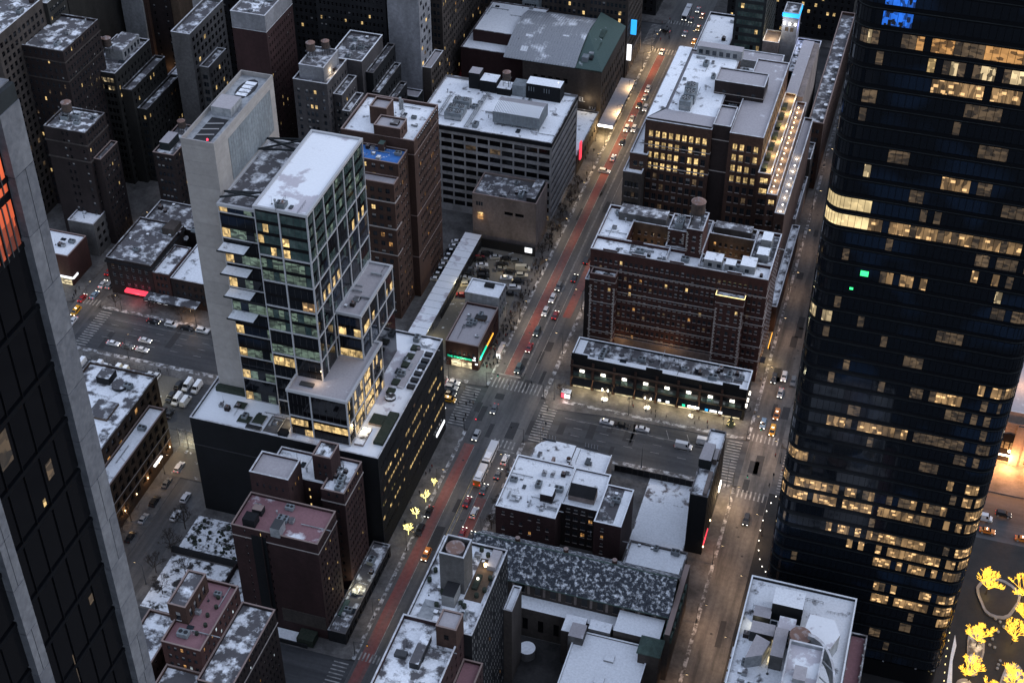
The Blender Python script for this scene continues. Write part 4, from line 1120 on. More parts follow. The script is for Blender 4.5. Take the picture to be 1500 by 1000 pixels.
def f(mb):
    mb.box(35.6, -49.6, 17.9, 43.6, -45.4, 19.9, 'stone_tan')
    mb.face([(35.5, -49.7, 19.92), (43.7, -49.7, 19.92), (43.7, -46.0, 21.6), (35.5, -46.0, 21.6)], 'dark_wall'); mb.face([(43.7, -49.7, 19.92), (43.7, -46, 19.92), (43.7, -46, 21.6)], 'stone_tan'); mb.face([(35.5, -46, 19.9), (43.7, -46, 19.9), (43.7, -46, 21.6), (35.5, -46, 21.6)], 'dark_wall')
part(t, f, 'roof_cabin')
t = bldg('round_corner_shop', 'low white roofed shop with curved parapet at the crossing corner', 29, -26)
def f(mb):
    poly = [(16.8, -34.8), (29.5, -34.8), (29.5, -17.2)] + [(22.5 + 5.6 * math.cos(rad(a)), -22.6 + 5.6 * math.sin(rad(a))) for a in (80, 100, 120, 140, 160, 180)]
    mb.prism(poly, 0.1, 9.0, 'brick_maroon', top='snow_most')
    q = [(29.7, -34.8), (41.6, -34.8), (41.6, -18.2), (29.7, -17.4)]
    mb.prism(q, 0.1, 8.6, 'stone_grey', top='snow_most')
part(t, f, 'body')
part(t, lambda mb: [mb.box(41.3, -34.6, 8.62, 41.58, -18.4, 9.5, 'stone_grey', top='snow_full'), mb.box(16.9, -34.85, 9.02, 29.4, -34.5, 10.2, 'brick_maroon', top='coping_dark'), mb.box(17.0, -34.4, 9.02, 17.3, -23, 9.9, 'coping_dark')], 'parapet')
part(t, lambda mb: [mb.box(24.0, -29.5, 9.02, 24.9, -25.5, 10.3, 'brick_brown', top='coping_brown'), mb.cyl(29.0, -24.5, 9.02, 10.2, 0.7, 'brick_brown', 8)], 'chimney')
for x in (18.5, 32.5):
    part(t, lambda mb: [mb.tube((x + 1.0 * k, -17.4, 9.6), (x + 1.0 * k, -17.0, 11.0), 0.07, 'metal_grey', 5) for k in range(5)] + [mb.box(x - 0.2, -17.6, 9.0, x + 4.3, -17.3, 9.6, 'metal_dark')], 'rooftop_floodlight')
part(t, lambda mb: [mb.box(16.75, -31.5 + 5 * k, 0.6, 16.79, -27.4 + 5 * k, 3.0, 'lit_dim') for k in range(2)], 'shopfront')
sheet('snow_lot', 53.9, -47.6, 70.6, -15.4, 0.145, 'rubble_snow')
sheet('snow_lot', 54.2, -47.2, 70.4, -25.5, 0.155, 'snow_full')
mbx = MB()
for k in range(15): mbx.box(42.0 + 1.95 * k, -15.6, 0.13, 43.9 + 1.95 * k, -15.45, 2.6 + 0.1 * (k % 3), 'dark_wall')
tag(mbx.build('hoarding'), 'dark board hoarding along the avenue side of the snowy empty lot', 'fence')
t = bldg('narrow_dark_building', 'narrow tall dark building with stepped snowy roof beside the side street', 73.6, -28)
tier(t, 71.0, -43.2, 76.3, -27.5, 24.2, 'black_metal', 'snow_half', E=W(6, 0.9, 1.4, 3.3, z=3, st={'k': 1}), S=None, par=0.5, seed=2, cop='coping_dark')
tier(t, 71.2, -27.4, 76.3, -14.6, 25.0, 'black_metal', 'snow_most', E=W(5, 0.9, 1.4, 3.3, z=3, st={'k': 1}), par=0.6, seed=2, cop='coping_dark')
part(t, lambda mb: [mb.prism([(70.9, -31.2), (74.6, -31.2), (74.6, -23.5), (71.3, -23.5)], 24.22, 28.0, 'steel_dark', top='frost_grey'), mb.box(74.7, -28.5, 24.22, 75.9, -23.5, 26.4, 'stone_tan', top='frost_grey')], 'roof_cabin')
part(t, lambda mb: mb.box(74.6, -42.5, 24.3, 75.9, -33, 25.6, 'stone_tan'), 'duct')
part(t, lambda mb: mb.box(76.35, -42.2, 3.2, 76.6, -35.4, 4.0, 'sign_red'), 'sign', 'thin red neon strip low on the narrow dark building')
part(t, lambda mb: mb.box(76.35, -18.5, 3.2, 76.6, -15.2, 5.6, 'lamp_white'), 'sign', 'white lit shop sign on the narrow dark building corner')
part(t, lambda mb: [mb.cyl(76.7, -44 + 0.0, 4.4, 4.9, 0.2, 'lamp_warm', 6), mb.cyl(76.7, -33.5, 5.4, 5.9, 0.2, 'lamp_warm', 6)], 'wall_lamp')
t = bldg('grey_annex', 'low grey annex with snowy roof between the empty lot and the slate hall', 64.5, -56)
tier(t, 56.0, -63.6, 73.4, -52.0, 8.5, 'stone_grey', 'snow_full', S=W(5, 1.3, 2.0, 4, z=2.5, n=1, st={'k': 1}), par=0.6, seed=2, cop='coping_dark')
part(t, lambda mb: mb.box(68.5, -63.2, 8.52, 72.8, -58.6, 9.8, 'dark_wall', top='snow_full'), 'roof_cabin')
t = bldg('slate_roof_hall', 'long church hall with steep dark slate roof dusted with snow', 45, -77)
def f(mb):
    x0, x1, ye, yr, yb, ze, zr = 15.4, 74.6, -85.0, -77.2, -69.4, 18.0, 25.0
    mb.box(x0 + 0.4, ye + 0.6, 0.1, x1 - 0.4, yb - 0.6, ze - 0.02, 'stone_brown')
    mb.face([(x0 + .4, ye + .6, ze), (x0 + .4, yb - .6, ze), (x0 + .4, yr, zr - .1)], 'stone_brown'); mb.face([(x1 - .4, ye + .6, ze), (x1 - .4, yr, zr - .1), (x1 - .4, yb - .6, ze)], 'stone_brown')
part(t, f, 'wall')
def f(mb):
    n = 14
    x0, x1, ye, yr, yb, ze, zr = 15.2, 74.8, -85.4, -77.2, -69.0, 17.8, 25.0
    for k in range(n):
        a, b = k / n, (k + 1) / n
        o = 0.05
        mb.face([(x0, ye + (yr - ye) * a, ze + (zr - ze) * a + o), (x1, ye + (yr - ye) * a, ze + (zr - ze) * a + o), (x1, ye + (yr - ye) * b, ze + (zr - ze) * b), (x0, ye + (yr - ye) * b, ze + (zr - ze) * b)], 'slate')
        mb.face([(x1, yb + (yr - yb) * a, ze + (zr - ze) * a + o), (x0, yb + (yr - yb) * a, ze + (zr - ze) * a + o), (x0, yb + (yr - yb) * b, ze + (zr - ze) * b), (x1, yb + (yr - yb) * b, ze + (zr - ze) * b)], 'slate')
part(t, f, 'roof')
part(t, lambda mb: [mb.box(15.1, -77.35, 25.0, 74.9, -77.05, 25.2, 'copper'), mb.box(15.1, -85.6, 17.6, 74.9, -85.4, 17.85, 'copper')], 'ridge')
for x in (28.0, 42.3, 56.5): part(t, lambda mb: mb.cyl(x, -76.4, 24.2, 26.2, 0.75, 'brick_brown', 8, top='coping_brown'), 'chimney')
for k in range(9):
    mb = MB(); mb.box(31 + 4.6 * k, -84.5, 13.2, 32.6 + 4.6 * k, -84.36, 17.0, 'glass_black'); mb.box(30.85 + 4.6 * k, -84.52, 13.0, 32.75 + 4.6 * k, -84.36, 13.19, 'stone_tan'); mb.build('window', t['o'])
part(t, lambda mb: [mb.box(28.8 + 4.6 * k, -84.55, 12.9, 29.5 + 4.6 * k, -84.38, 17.6, 'stone_tan') for k in range(10)], 'buttress', kind='stuff')
part(t, lambda mb: mb.box(31.8, -89.2, 0.1, 60.4, -84.6, 12.0, 'stone_brown', top='snow_full'), 'aisle')
for k in range(6): part(t, lambda mb: mb.box(33.5 + 4.6 * k, -89.32, 3.5, 35.0 + 4.6 * k, -89.21, 8.0, 'glass_black'), 'window')
part(t, lambda mb: [mb.box(60.6, -92.4, 0.1, 73.6, -84.7, 15.6, 'stone_brown', top='snow_full'), mb.box(72.3, -84.6, 0.1, 74.4, -79.2, 18.6, 'stone_brown', top='snow_full')], 'sacristy')
part(t, lambda mb: [mb.box(46.5, -95.5, 0.1, 52.5, -89.4, 14.2, 'stone_brown', top='snow_full'), mb.box(49.2, -98.2, 0.1, 53.4, -93.2, 16.0, 'stone_grey', top='frost_grey'), mb.box(53.6, -93.0, 0.1, 59.8, -89.5, 14.6, 'stone_grey', top='snow_most')], 'vestry')
t = bldg('flat_white_hall', 'low hall with broad flat snow covered roof and two square skylights', 61, -108)
tier(t, 50.4, -132, 71.6, -93.4, 13.0, 'stone_brown', 'snow_full', S=None, E=W(9, 1.2, 2.4, 4, z=4, n=1, st={'k': 1}), par=0.35, seed=2, cop='snow_full')
part(t, lambda mb: [mb.box(60.3, -101.6, 13.02, 63.0, -99.2, 13.6, 'white_wall', top='snow_full'), mb.box(59.6, -109.8, 13.02, 62.2, -107.4, 13.6, 'white_wall', top='snow_full')], 'skylight')
t = bldg('copper_pyramid_tower', 'square stone stair tower with green copper pyramid roof', 72.3, -96)
part(t, lambda mb: mb.box(69.2, -99.2, 0.1, 75.0, -93.6, 17.4, 'stone_brown'), 'wall')
def f(mb):
    a = [(68.8, -99.6, 17.5), (75.4, -99.6, 17.5), (75.4, -93.2, 17.5), (68.8, -93.2, 17.5)]; p = (72.1, -96.4, 20.6)
    for k in range(4): mb.face([a[k], a[(k + 1) % 4], p], 'copper')
    mb.box(68.8, -99.6, 17.2, 75.4, -93.2, 17.49, 'copper')
part(t, f, 'roof')
t = bldg('street_chapel_front', 'narrow brown stone church front with green copper bays facing the side street', 75.2, -82)
part(t, lambda mb: mb.box(74.9, -92.8, 0.1, 76.4, -66, 19.5, 'stone_brown', top='coping_brown'), 'wall')
part(t, lambda mb: [mb.box(74.4, -91.8 + 3.6 * k, 15.0, 76.9, -89.4 + 3.6 * k, 17.5, 'copper') for k in range(6)], 'copper_bay', kind='stuff')
sheet('churchyard', 31, -131.5, 50.2, -89.4, 0.14, 'ground_soil')
mb = MB(); mb.cyl(36.8, -95.8, 0.14, 3.4, 2.4, 'stone_grey', 20, top='snow_full'); tag(mb.build('round_tank'), 'small round snow topped tank in the dark yard behind the slate hall', 'tank')
# ---- apartment tower with water tank enclosure, bottom centre
t = bldg('tank_house_apartments', 'apartment tower with brick tank enclosure, roof terraces and slanting striped window side', 24, -122)
def stripes_st(r, c, g): return 'p' if g.random() < 0.86 else ('k' if g.random() < 0.93 else 'a')
tier(t, 15.6, -132.4, 33.2, -102.5, 48.6, 'dark_wall', 'snow_half', E=W(24, 0.72, 1.75, 2.95, z=1.4, stf=stripes_st, sash=(1, 1), d=0.12, m=0.3), S=None, par=0.9, seed=3, cop='coping')
tier(t, 20.5, -119.5, 27.0, -112.9, 60.6, 'stone_grey', 'fan_dark', zb=48.62, S=None, par=1.5, seed=4, cop='coping')
part(t, lambda mb: mb.cyl(23.7, -116.2, 60.62, 61.8, 2.45, 'tank_top', 24), 'water_tank')
part(t, lambda mb: mb.box(22.6, -124.6, 48.62, 26.0, -119.7, 52.6, 'white_wall', top='fan_dark'), 'stair_hut')
part(t, lambda mb: [mb.box(27.3, -121.0, 48.62, 31.8, -106.5, 48.8, 'brick_tan'), mb.box(28.2, -117.5, 48.81, 29.6, -112.6, 49.6, 'evergreen'), mb.box(29.8, -110.0, 48.81, 32.2, -104.0, 50.4, 'frost_grey'), mb.box(18.0, -130.5, 48.62, 21.8, -124.0, 48.9, 'metal_grey')], 'roof_terrace')
part(t, lambda mb: [mb.cyl(x, y, 48.9, 50.0, 0.6, 'evergreen', 8) for x, y in ((21.6, -121), (22.4, -122.4), (27.2, -123.2), (28.4, -123.8), (30.2, -119.5), (31.6, -117.2), (31.8, -113), (28.8, -105.5), (26.6, -104.2), (21.5, -125.4), (17.0, -118), (17.4, -114.5))], 'planter', kind='stuff')
part(t, lambda mb: [mb.cyl(29.4, -109.6, 49.6, 50.5, 0.42, 'lamp_warm', 8), mb.cyl(28.9, -114.4, 49.7, 50.1, 0.3, 'lamp_white', 8)], 'lantern')
tier(t, 15.4, -168, 31.2, -132.6, 50.5, 'brick_maroon', 'snow_half', E=W(10, 0.9, 1.4, 3, z=2, st={'g': .8, 'a': .2}), S=None, par=1.3, seed=5, cop='coping')
tier(t, 26.2, -138.5, 31.4, -133.0, 57.5, 'brick_brown', 'frost_grey', zb=50.52, S=W(1, 1.2, 1.9, 4, z=2.8, st={'k': 1}), par=0.3, seed=5, cop='coping_brown')
part(t, lambda mb: [mb.box(22.2, -147, 50.52, 24.6, -137.5, 52.6, 'fan_dark', top='snow_some'), mb.box(17.5, -145, 50.52, 20.5, -143.2, 51.6, 'metal_dark')], 'roof_cabin')
tier(t, 31.3, -150, 36.4, -133.5, 40.5, 'brick_maroon', 'red_deck', E=W(6, 0.9, 1.4, 3, z=2, st={'g': 1}), par=0.8, seed=6, cop='coping_brown')
tier(t, 33.25, -106.5, 35.6, -97.5, 30, 'stone_brown', 'snow_full', par=0.5, seed=6)
t = bldg('street_garage', 'small dark garage with orange lit doorway tucked beside the slate hall', 20, -64)
tier(t, 15.6, -68.6, 24.6, -60.2, 5.2, 'dark_wall', 'frost_dark', par=0.4, seed=2, cop='coping_dark')
part(t, lambda mb: [mb.box(11.0, -65.5, 3.0, 15.4, -62.0, 3.3, 'dark_wall'), mb.box(15.45, -65.4, 0.2, 15.58, -62.2, 2.9, 'lit_amber')], 'doorway')
part(t, lambda mb: mb.box(25.6, -66.5, 0.14, 28.6, -60.0, 3.4, 'stone_grey', top='snow_full'), 'shed')
# ---- mechanical roof building, bottom right
t = bldg('plant_roof_building', 'white parapet building crowded with roof plant and round brown tank at lower right', 109, -105)
tier(t, 95.4, -150, 123.0, -84.2, 40, 'dark_wall', 'snow_most', S=None, E=None, par=0.9, cop='snow_full', seed=4)
part(t, lambda mb: [mb.box(102.4, -96.8, 40.02, 110.2, -91.0, 46.2, 'black_metal', top='snow_most'), mb.box(98.2, -99.4, 40.02, 102.6, -95.8, 43.0, 'black_metal', top='frost_grey'), mb.box(98.4, -105.4, 40.02, 104.4, -101.6, 43.6, 'fan_dark', top='frost_grey'),
                    mb.prism([(98.8, -114.6), (102.8, -112.5), (104.0, -107.8), (100.2, -106.4)], 40.02, 44.2, 'metal_grey', top='frost_grey'), mb.box(104.6, -112.8, 40.02, 107.8, -103.4, 45.2, 'stone_grey', top='frost_grey'), mb.box(104.9, -102.8, 40.02, 109.2, -98.6, 44.2, 'white_wall', top='snow_grey'),
                    mb.prism([(111.0, -107.8), (118.6, -107.2), (120.4, -102.0), (118.4, -97.6), (112.2, -97.4)], 40.02, 46.0, 'metal_grey', top='snow_grey')], 'roof_cabin')
part(t, lambda mb: mb.cyl(111.0, -106.8, 44.0, 48.2, 2.75, 'tank_wood', 24, top='tank_top'), 'water_tank')
tier(t, 108.8, -140, 117.2, -111.5, 50.0, 'metal_grey', 'snow_grey', zb=40.02, par=1.1, cop='coping', seed=3)
part(t, lambda mb: mb.box(111.2, -123.5, 50.02, 114.2, -119.2, 51.6, 'white_wall', top='frost_grey'), 'skylight')
def f(mb):
    for k in range(9):
        a0, a1 = rad(90 - 11 * k), rad(90 - 11 * (k + 1))
        p = lambda a, r: (112.8 + r * 1.0 * math.cos(a), -124 + 2.0 * r * math.sin(a))
        (x0, y0), (x1, y1), (x2, y2), (x3, y3) = p(a0, 8.2), p(a1, 8.2), p(a1, 8.7), p(a0, 8.7)
        mb.prism([(x0, y0), (x1, y1), (x2, y2), (x3, y3)][::-1], 44, 49.5, 'metal_grey', top='coping')
    for k in range(3): mb.tube((117.3, -114 - 5 * k, 49), (121.0, -117 - 5 * k, 49), 0.2, 'metal_grey', 6)
part(t, f, 'curved_screen')
tier(t, 123.1, -132, 127.4, -90.5, 34.0, 'black_metal', 'red_deck', par=0.9, cop='coping_dark', seed=2)
part(t, lambda mb: [mb.cyl(127.0, -94 - 3.6 * k, 34.9, 35.5, 0.3, 'white_wall', 6) for k in range(9)], 'planter', kind='stuff')
part(t, lambda mb: [mb.box(100.0, -126 + 0.0, 40.02, 107.0, -120.6, 43.2, 'fan_dark', top='garden_snow'), mb.box(100.6, -127.4, 40.02, 103.0, -126.2, 41.0, 'lit_hall'), mb.box(104.2, -127.6, 40.02, 106.6, -126.2, 41.0, 'lit_hall')], 'lit_pen')
part(t, lambda mb: [mb.box(104.2, -112.4, 40.9, 104.5, -105.6, 42.6, 'lit_shop')], 'lamp_strip')
part(t, lambda mb: [mb.box(92.9, -128 + 4.6 * k, 9.0, 95.0, -124.2 + 4.6 * k, 9.3, 'steel_dark', top='snow_most') for k in range(10)], 'canopy_panel')
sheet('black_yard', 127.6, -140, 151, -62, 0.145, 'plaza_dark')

# ================================================================ FAR SIDE OF THE AVENUE
t = bldg('corner_diner', 'two storey brick corner shop with green lit sign and flat frosty roof', -21, 29)
tier(t, -27.2, 18.4, -15.3, 41.2, 10.0, 'brick_red', 'frost_grey', S=W(6, 1.0, 1.6, 4, z=5.6, n=1, st={'g': .9, 'a': .1}), E=W(9, 1.4, 1.6, 4, z=5.6, n=1, st={'k': .8, 'd': .2}), par=0.9, seed=3, cop='coping_brown')
part(t, lambda mb: mb.box(-26.9, 18.1, 4.2, -15.4, 18.38, 5.2, 'black_metal'), 'fascia')
part(t, lambda mb: [mb.box(-25.2, 18.25, 0.4, -21.6, 18.36, 3.4, 'lit_shop'), mb.box(-21.4, 18.25, 0.4, -17.8, 18.36, 3.0, 'lit_shop')], 'shopfront')
part(t, lambda mb: [mb.box(-15.22, 19.5, 4.1, -14.95, 27.0, 4.9, 'sign_green'), mb.box(-15.22, 27.4, 4.1, -14.95, 34.5, 4.7, 'sign_amber')], 'side_sign', 'green and orange neon sign along the side of the corner shop')
part(t, lambda mb: [mb.box(-17.4, 18.0, 4.5, -16.2, 18.08, 5.0, 'sign_white'), mb.box(-16.9, 18.0, 5.5, -16.2, 18.08, 6.1, 'sign_white'), mb.box(-16.4, 17.9, 2.9, -15.5, 18.08, 3.4, 'sign_white')], 'sign')
fc = bpy.data.curves.new('sign_lettering', 'FONT'); fc.body = 'THE DISCOVERIES'; fc.size = 1.12; fc.extrude = 0.03
fo = lettering('sign_lettering', fc, 'sign_green'); fo.parent = t['o']; fo.rotation_euler = (math.pi / 2, 0, 0); fo.location = (-26.6 + 21, 18.02 - 29, 4.3)
part(t, lambda mb: [mb.box(-21.5, 33.0, 10.02, -17.5, 35.6, 11.0, 'brick_tan', top='fan_dark')], 'roof_hatch')
t = bldg('white_party_wall_building', 'small three storey building with blank whitewashed side wall and snowy roof', -21.5, 46)
tier(t, -28.0, 42.0, -15.4, 50.4, 14.0, 'white_wall', 'snow_full', E=W(3, 1.2, 1.8, 4, z=4, st={'g': 1}), par=0.5, seed=3, cop='snow_full')
part(t, lambda mb: mb.box(-22.5, 47.2, 14.02, -19.0, 49.0, 14.9, 'dark_wall'), 'roof_hatch')
# long snowy canopy beside the brown towers
t = bldg('carport_canopy', 'long narrow snow covered carport roof running beside the brown brick towers', -39.5, 55, 'canopy')
for k in range(16):
    y = 25.5 + 4.0 * k
    mb = MB(); mb.box(-44.0 + 0.05 * k * 0, y, 4.6, -37.4, y + 3.86, 4.9, 'metal_grey', top='snow_grey'); mb.build('roof_panel', t['o'])
part(t, lambda mb: [mb.cyl(x, 27 + 8 * k, 0.13, 4.6, 0.12, 'metal_dark', 6) for k in range(8) for x in (-43.4, -38)], 'post', kind='stuff')
sheet('parking_lot', -37.2, 42, -15.6, 88.5, 0.145, 'lot_ground'); sheet('parking_lot', -37.2, 20, -28.4, 42, 0.145, 'lot_ground')
sheet('parking_lot', -150, -40.5, -97.5, -16.2, 0.145, 'asphalt_x'); sheet('parking_lot', -97.4, -48, -79, -16.2, 0.145, 'lot_ground') if False else None
sheet('lot_lane', -119.5, -40.4, -111.8, -16.3, 0.15, 'lot_ground')
# ---- grand theatre hall with metal roof
t = bldg('theatre_hall', 'big grey brick theatre hall with ribbed metal vault roof and green copper end', -46, 205)
tier(t, -50, 184.5, -15.6, 226, 27.0, 'stone_brown', 'frost_dark', S=W(5, 2.0, 2.4, 7.0, z=5.5, n=3, ml=4, mr=14, st={'k': 1}, sash=(1, 1), d=.4), E=W(12, 1.6, 2.4, 5.4, z=3.0, st={'k': .95, 'd': .05}, d=.4, sash=(2, 2)), par=0.5, seed=2, cop='copper')
tier(t, -79, 188.5, -50.05, 226, 26.5, 'brick_maroon', 'snow_full', S=None, par=0.6, seed=2, cop='coping_dark')
tier(t, -76, 196.5, -50.05, 224, 31.5, 'brick_maroon', 'snow_full', zb=26.52, par=0.4, seed=2, cop='coping_dark')
def f(mb):
    n = 26; x0, x1 = -58.5, -27.0
    prof = [(184.2, 27.9), (190, 30.2), (196, 32.2), (202, 33.4), (208, 33.9), (214, 33.4), (220, 32), (226, 29.5)]
    for k in range(n):
        a, b = x0 + (x1 - x0) * k / n, x0 + (x1 - x0) * (k + 1) / n - 0.12
        for (ya, za), (yb, zb) in zip(prof, prof[1:]):
            mb.face([(a, ya, za), (b, ya, za), (b, yb, zb), (a, yb, zb)], 'metal_roof')
        mb.box(b, 184.3, 27.6, b + 0.12, 184.9, 28.2, 'metal_dark')
        for (ya, za), (yb, zb) in zip(prof, prof[1:]):
            mb.face([(b, ya, za + .1), (b + .12, ya, za + .1), (b + .12, yb, zb + .1), (b, yb, zb + .1)], 'metal_grey')
    mb.face([(x1, y, z) for y, z in prof] + [(x1, 226, 27.6)], 'copper'); mb.face([(x0, y, z) for y, z in prof[::-1]] + [(x0, 184.2, 27.6)], 'brick_maroon')
part(t, f, 'vault_roof')
def f(mb):
    mb.face([(-26.9, 184.3, 28.0), (-15.5, 184.3, 28.0), (-15.5, 226, 28.0), (-26.9, 226, 33.0), (-26.9, 205, 33.6)], 'copper_roof')
    mb.box(-23.5, 197, 29.2, -20.5, 204, 30.6, 'copper'); mb.box(-24.0, 207, 30.2, -21.0, 214, 31.4, 'copper')
part(t, f, 'copper_roof')
part(t, lambda mb: [mb.box(-25.4, 188.2, 28.6, -22.8, 191.4, 31.2, 'steel_pale'), mb.box(-22.4, 189.6, 28.6, -21.0, 192.4, 30.4, 'fan_dark'), mb.box(-23.6, 193, 29, -21.6, 195, 30.8, 'metal_grey')], 'roof_plant')
part(t, lambda mb: [mb.face([(-52.5, 188.5, 29.75), (-49.5, 188.5, 29.75), (-49.5, 198, 32.75), (-52.5, 198, 32.75)], 'snow_full'), mb.face([(-37, 200, 33.15), (-34.2, 200, 33.15), (-34.2, 211, 33.95), (-37, 211, 33.95)], 'snow_full')], 'skylight')
for s_, x, z, sz in (('MEL', -27.6, 12.3, 3.0), ('KU', -20.6, 9.0, 2.2)):
    fc = bpy.data.curves.new('painted_lettering', 'FONT'); fc.body = s_; fc.size = sz; fc.extrude = 0.01
    fo = lettering('painted_lettering', fc, 'coping')
    fo.parent = t['o']; fo.rotation_euler = (math.pi / 2, 0, 0); fo.location = (x + 46, 184.46 - 205, z)
t = bldg('theatre_annex', 'low snowy annex with red vertical sign between banded office and theatre', -22, 165)
tier(t, -31, 147, -15.6, 182.5, 9.0, 'stone_brown', 'snow_most', E=W(9, 2.0, 2.6, 5, z=3.2, n=1, st={'k': .7, 'd': .3}), par=0.6, seed=2, cop='coping_dark')
part(t, lambda mb: mb.box(-15.5, 150.5, 5.5, -14.9, 152.6, 13.5, 'sign_red'), 'sign', 'red vertical neon sign on the theatre annex')
part(t, lambda mb: mb.box(-15.5, 181, 4.2, -8.9, 222, 4.7, 'steel_dark', top='frost_grey'), 'street_canopy', 'long snowy pavement canopy along the theatre side')
part(t, lambda mb: mb.box(-15.4, 180.7, 3.8, -9.0, 181, 4.8, 'lamp_white'), 'canopy_sign', 'bright white front edge of the pavement canopy')
t = bldg('grand_old_hotel', 'tall stone and brick art deco hotel filling the far corner at the top', -45, 240)
gh = dict(sash=(1, 2), d=0.25, st={'g': .84, 'b': .08, 'w': .08})
tier(t, -34, 229, -15.5, 258, 92, 'stone_brown', 'frost_dark', S=W(9, 1.2, 1.9, 3.5, z=3, **gh), E=W(13, 1.2, 1.9, 3.5, z=8, **gh), par=1, seed=2, cop='coping_dark')
tier(t, -62, 231.5, -34.2, 258, 92, 'stone_brown', 'frost_dark', S=W(12, 1.2, 1.9, 3.5, z=3, **gh), par=1, seed=3, cop='coping_dark')
tier(t, -92, 229, -62.2, 258, 92, 'stone_brown', 'frost_dark', S=W(12, 1.2, 1.9, 3.5, z=3, **gh), par=1, seed=4, cop='coping_dark')
part(t, lambda mb: [mb.box(-15.45, 232.5 + 2.2 * 0, 1, -15.2, 257.5, 9.5, 'stone_tan')] + [mb.box(-15.15, 233.5 + 4.0 * k, 1.2, -15.1, 236 + 4.0 * k, 8.2, 'glass_black') for k in range(6)], 'base_arcade', kind='stuff')
part(t, lambda mb: [mb.box(-15.1, 228.6, 10, -13.2, 229.2, 17.6, 'sign_white'), mb.box(-15.1, 234, 20.0, -12.6, 234.6, 27.0, 'sign_blue')], 'sign', 'white and blue vertical hotel sign lit above the far pavement')
tier(t, -63, 226.5, -55.5, 231.4, 40, 'steel_pale', 'snow_full', S=W(5, 1.0, 2.6, 4.6, z=1.5, st={'g': 1}), par=0.5, seed=2)
# ---- beyond: right of the street at the top
t = bldg('flat_white_office', 'low office with flat pale snowy roof behind the loft office', 26, 222)
tier(t, 17.0, 198, 30.8, 250, 27, 'black_metal', 'snow_most', S=None, par=1.0, cop='coping', seed=2)
t = bldg('corridor_wing', 'pale corridor wing with rounded grey roof closing the loft courtyard', 44, 168)
tier(t, 25.6, 168, 59.5, 176, 52, 'white_wall', 'frost_grey', S=W(12, 1.2, 1.6, 3.6, z=44.2, n=2, zb=0, st={'k': 1}), par=0.3, seed=2)
t = bldg('green_glass_block', 'green glazed office block with blue and brown window grid at top', 44, 205)
tier(t, 35.5, 196, 47.8, 230, 95, 'steel_dark', 'frost_dark', S=W(8, 1.3, 2.2, 3.6, z=2, st={'n': .8, 'k': .15, 'w': .05}, sash=(1, 1), d=.1, obj=True), E=W(14, 1.3, 2.2, 3.6, z=2, st={'n': .85, 'k': .15}, sash=(1, 1), d=.1), par=1, seed=3)
t = bldg('blue_lit_mast_block', 'narrow white roof block topped by blue lit cornice at top', 57, 205)
tier(t, 54.5, 200, 60.6, 209, 58, 'pale_wall', 'frost_dark', zb=0, S=W(2, 1.4, 2, 5, z=50, zb=0, n=1, st={'d': 1}), par=0.4, seed=3)
part(t, lambda mb: [mb.box(54.2, 199.6, 56.6, 60.9, 199.95, 58.3, 'sign_blue'), mb.box(60.65, 200, 56.6, 60.95, 209, 58.3, 'sign_blue')], 'lit_cornice', 'bright blue lit cornice band')
part(t, lambda mb: [mb.cyl(55.4 + 2.2 * k, 199.4, 53.4, 54.2, 0.4, 'lamp_white', 8) for k in range(3)], 'flood_lamp', kind='stuff')
tier(t, 48.0, 196, 54.4, 206, 46, 'stone_tan', 'stone_tan', zb=0, par=0.5, seed=4)
tier(t, 60.9, 178, 70.5, 206, 44, 'black_metal', 'garden_snow', zb=0, par=0.8, seed=4, cop='coping')
t = bldg('long_dark_roof_block', 'long dark roofed brick block with pale parapet and row of white vents above side street', 76, 190)
tier(t, 73.0, 166, 79.0, 262, 29.5, 'brick_brown', 'frost_dark', S=W(2, 1.4, 1.8, 3.8, z=3, st={'g': 1}), E=W(26, 1.2, 1.8, 3.8, z=3, st={'g': .95, 'd': .05}), par=1.2, cop='coping_brown', seed=2)
part(t, lambda mb: [mb.box(77.0, 170 + 10.5 * k, 29.52, 78.4, 171.6 + 10.5 * k, 30.5, 'white_wall', top='snow_full') for k in range(6)], 'roof_vent')
tier(t, 72.6, 153, 77.0, 165.6, 21, 'stone_brown', 'frost_dark', par=0.8, seed=2)
tier(t, 72.8, 87.6 + 35, 77.0, 152.8, 13, 'stone_tan', 'snow_half', par=0.8, seed=2)
t = bldg('side_street_annex', 'low pale annex with snow patched roof wedged between hotel and loft office', 76.5, 80)
tier(t, 76.1, 70, 79.0, 122, 11, 'brick_brown', 'snow_half', par=0.5, seed=2)
t = bldg('pink_edge_tower', 'slim rose stone tower edge seen just left of the dark glass tower', 97, 130)
tier(t, 95.6, 60, 130, 230, 27, 'stone_tan', 'frost_dark', S=W(9, 1.4, 2, 4, z=3, st={'k': 1}), par=0.9, seed=3)
# ---- orange lit station at the right edge
t = bldg('lit_station_hall', 'orange floodlit stone station hall with arched windows at the right edge', 175, 50)
tier(t, 151.8, 25.5, 215, 90, 21, 'stone_tan', 'frost_grey', S=None, par=1.0, seed=3, belts=((17, .8, .5, 'stone_tan'),))
for k in range(5):
    def f(mb):
        x = 158.5 + 9.5 * k
        pts = [(x, 1.0), (x + 6, 1.0), (x + 6, 10.0)] + [(x + 3 + 3 * math.cos(rad(a)), 10.0 + 3 * math.sin(rad(a))) for a in (30, 60, 90, 120, 150)] + [(x, 10.0)]
        mb.face([(px, 25.35, pz) for px, pz in pts], 'glass_black')
        for px in (x + 0.5, x + 2.2, x + 3.9): mb.box(px, 25.25, 6.5, px + 1.3, 25.32, 9.2, 'lit_amber')
        mb.box(x - 0.2, 25.1, 3.4, x + 6.2, 25.3, 3.9, 'lamp_white')
    part(t, f, 'arched_window')
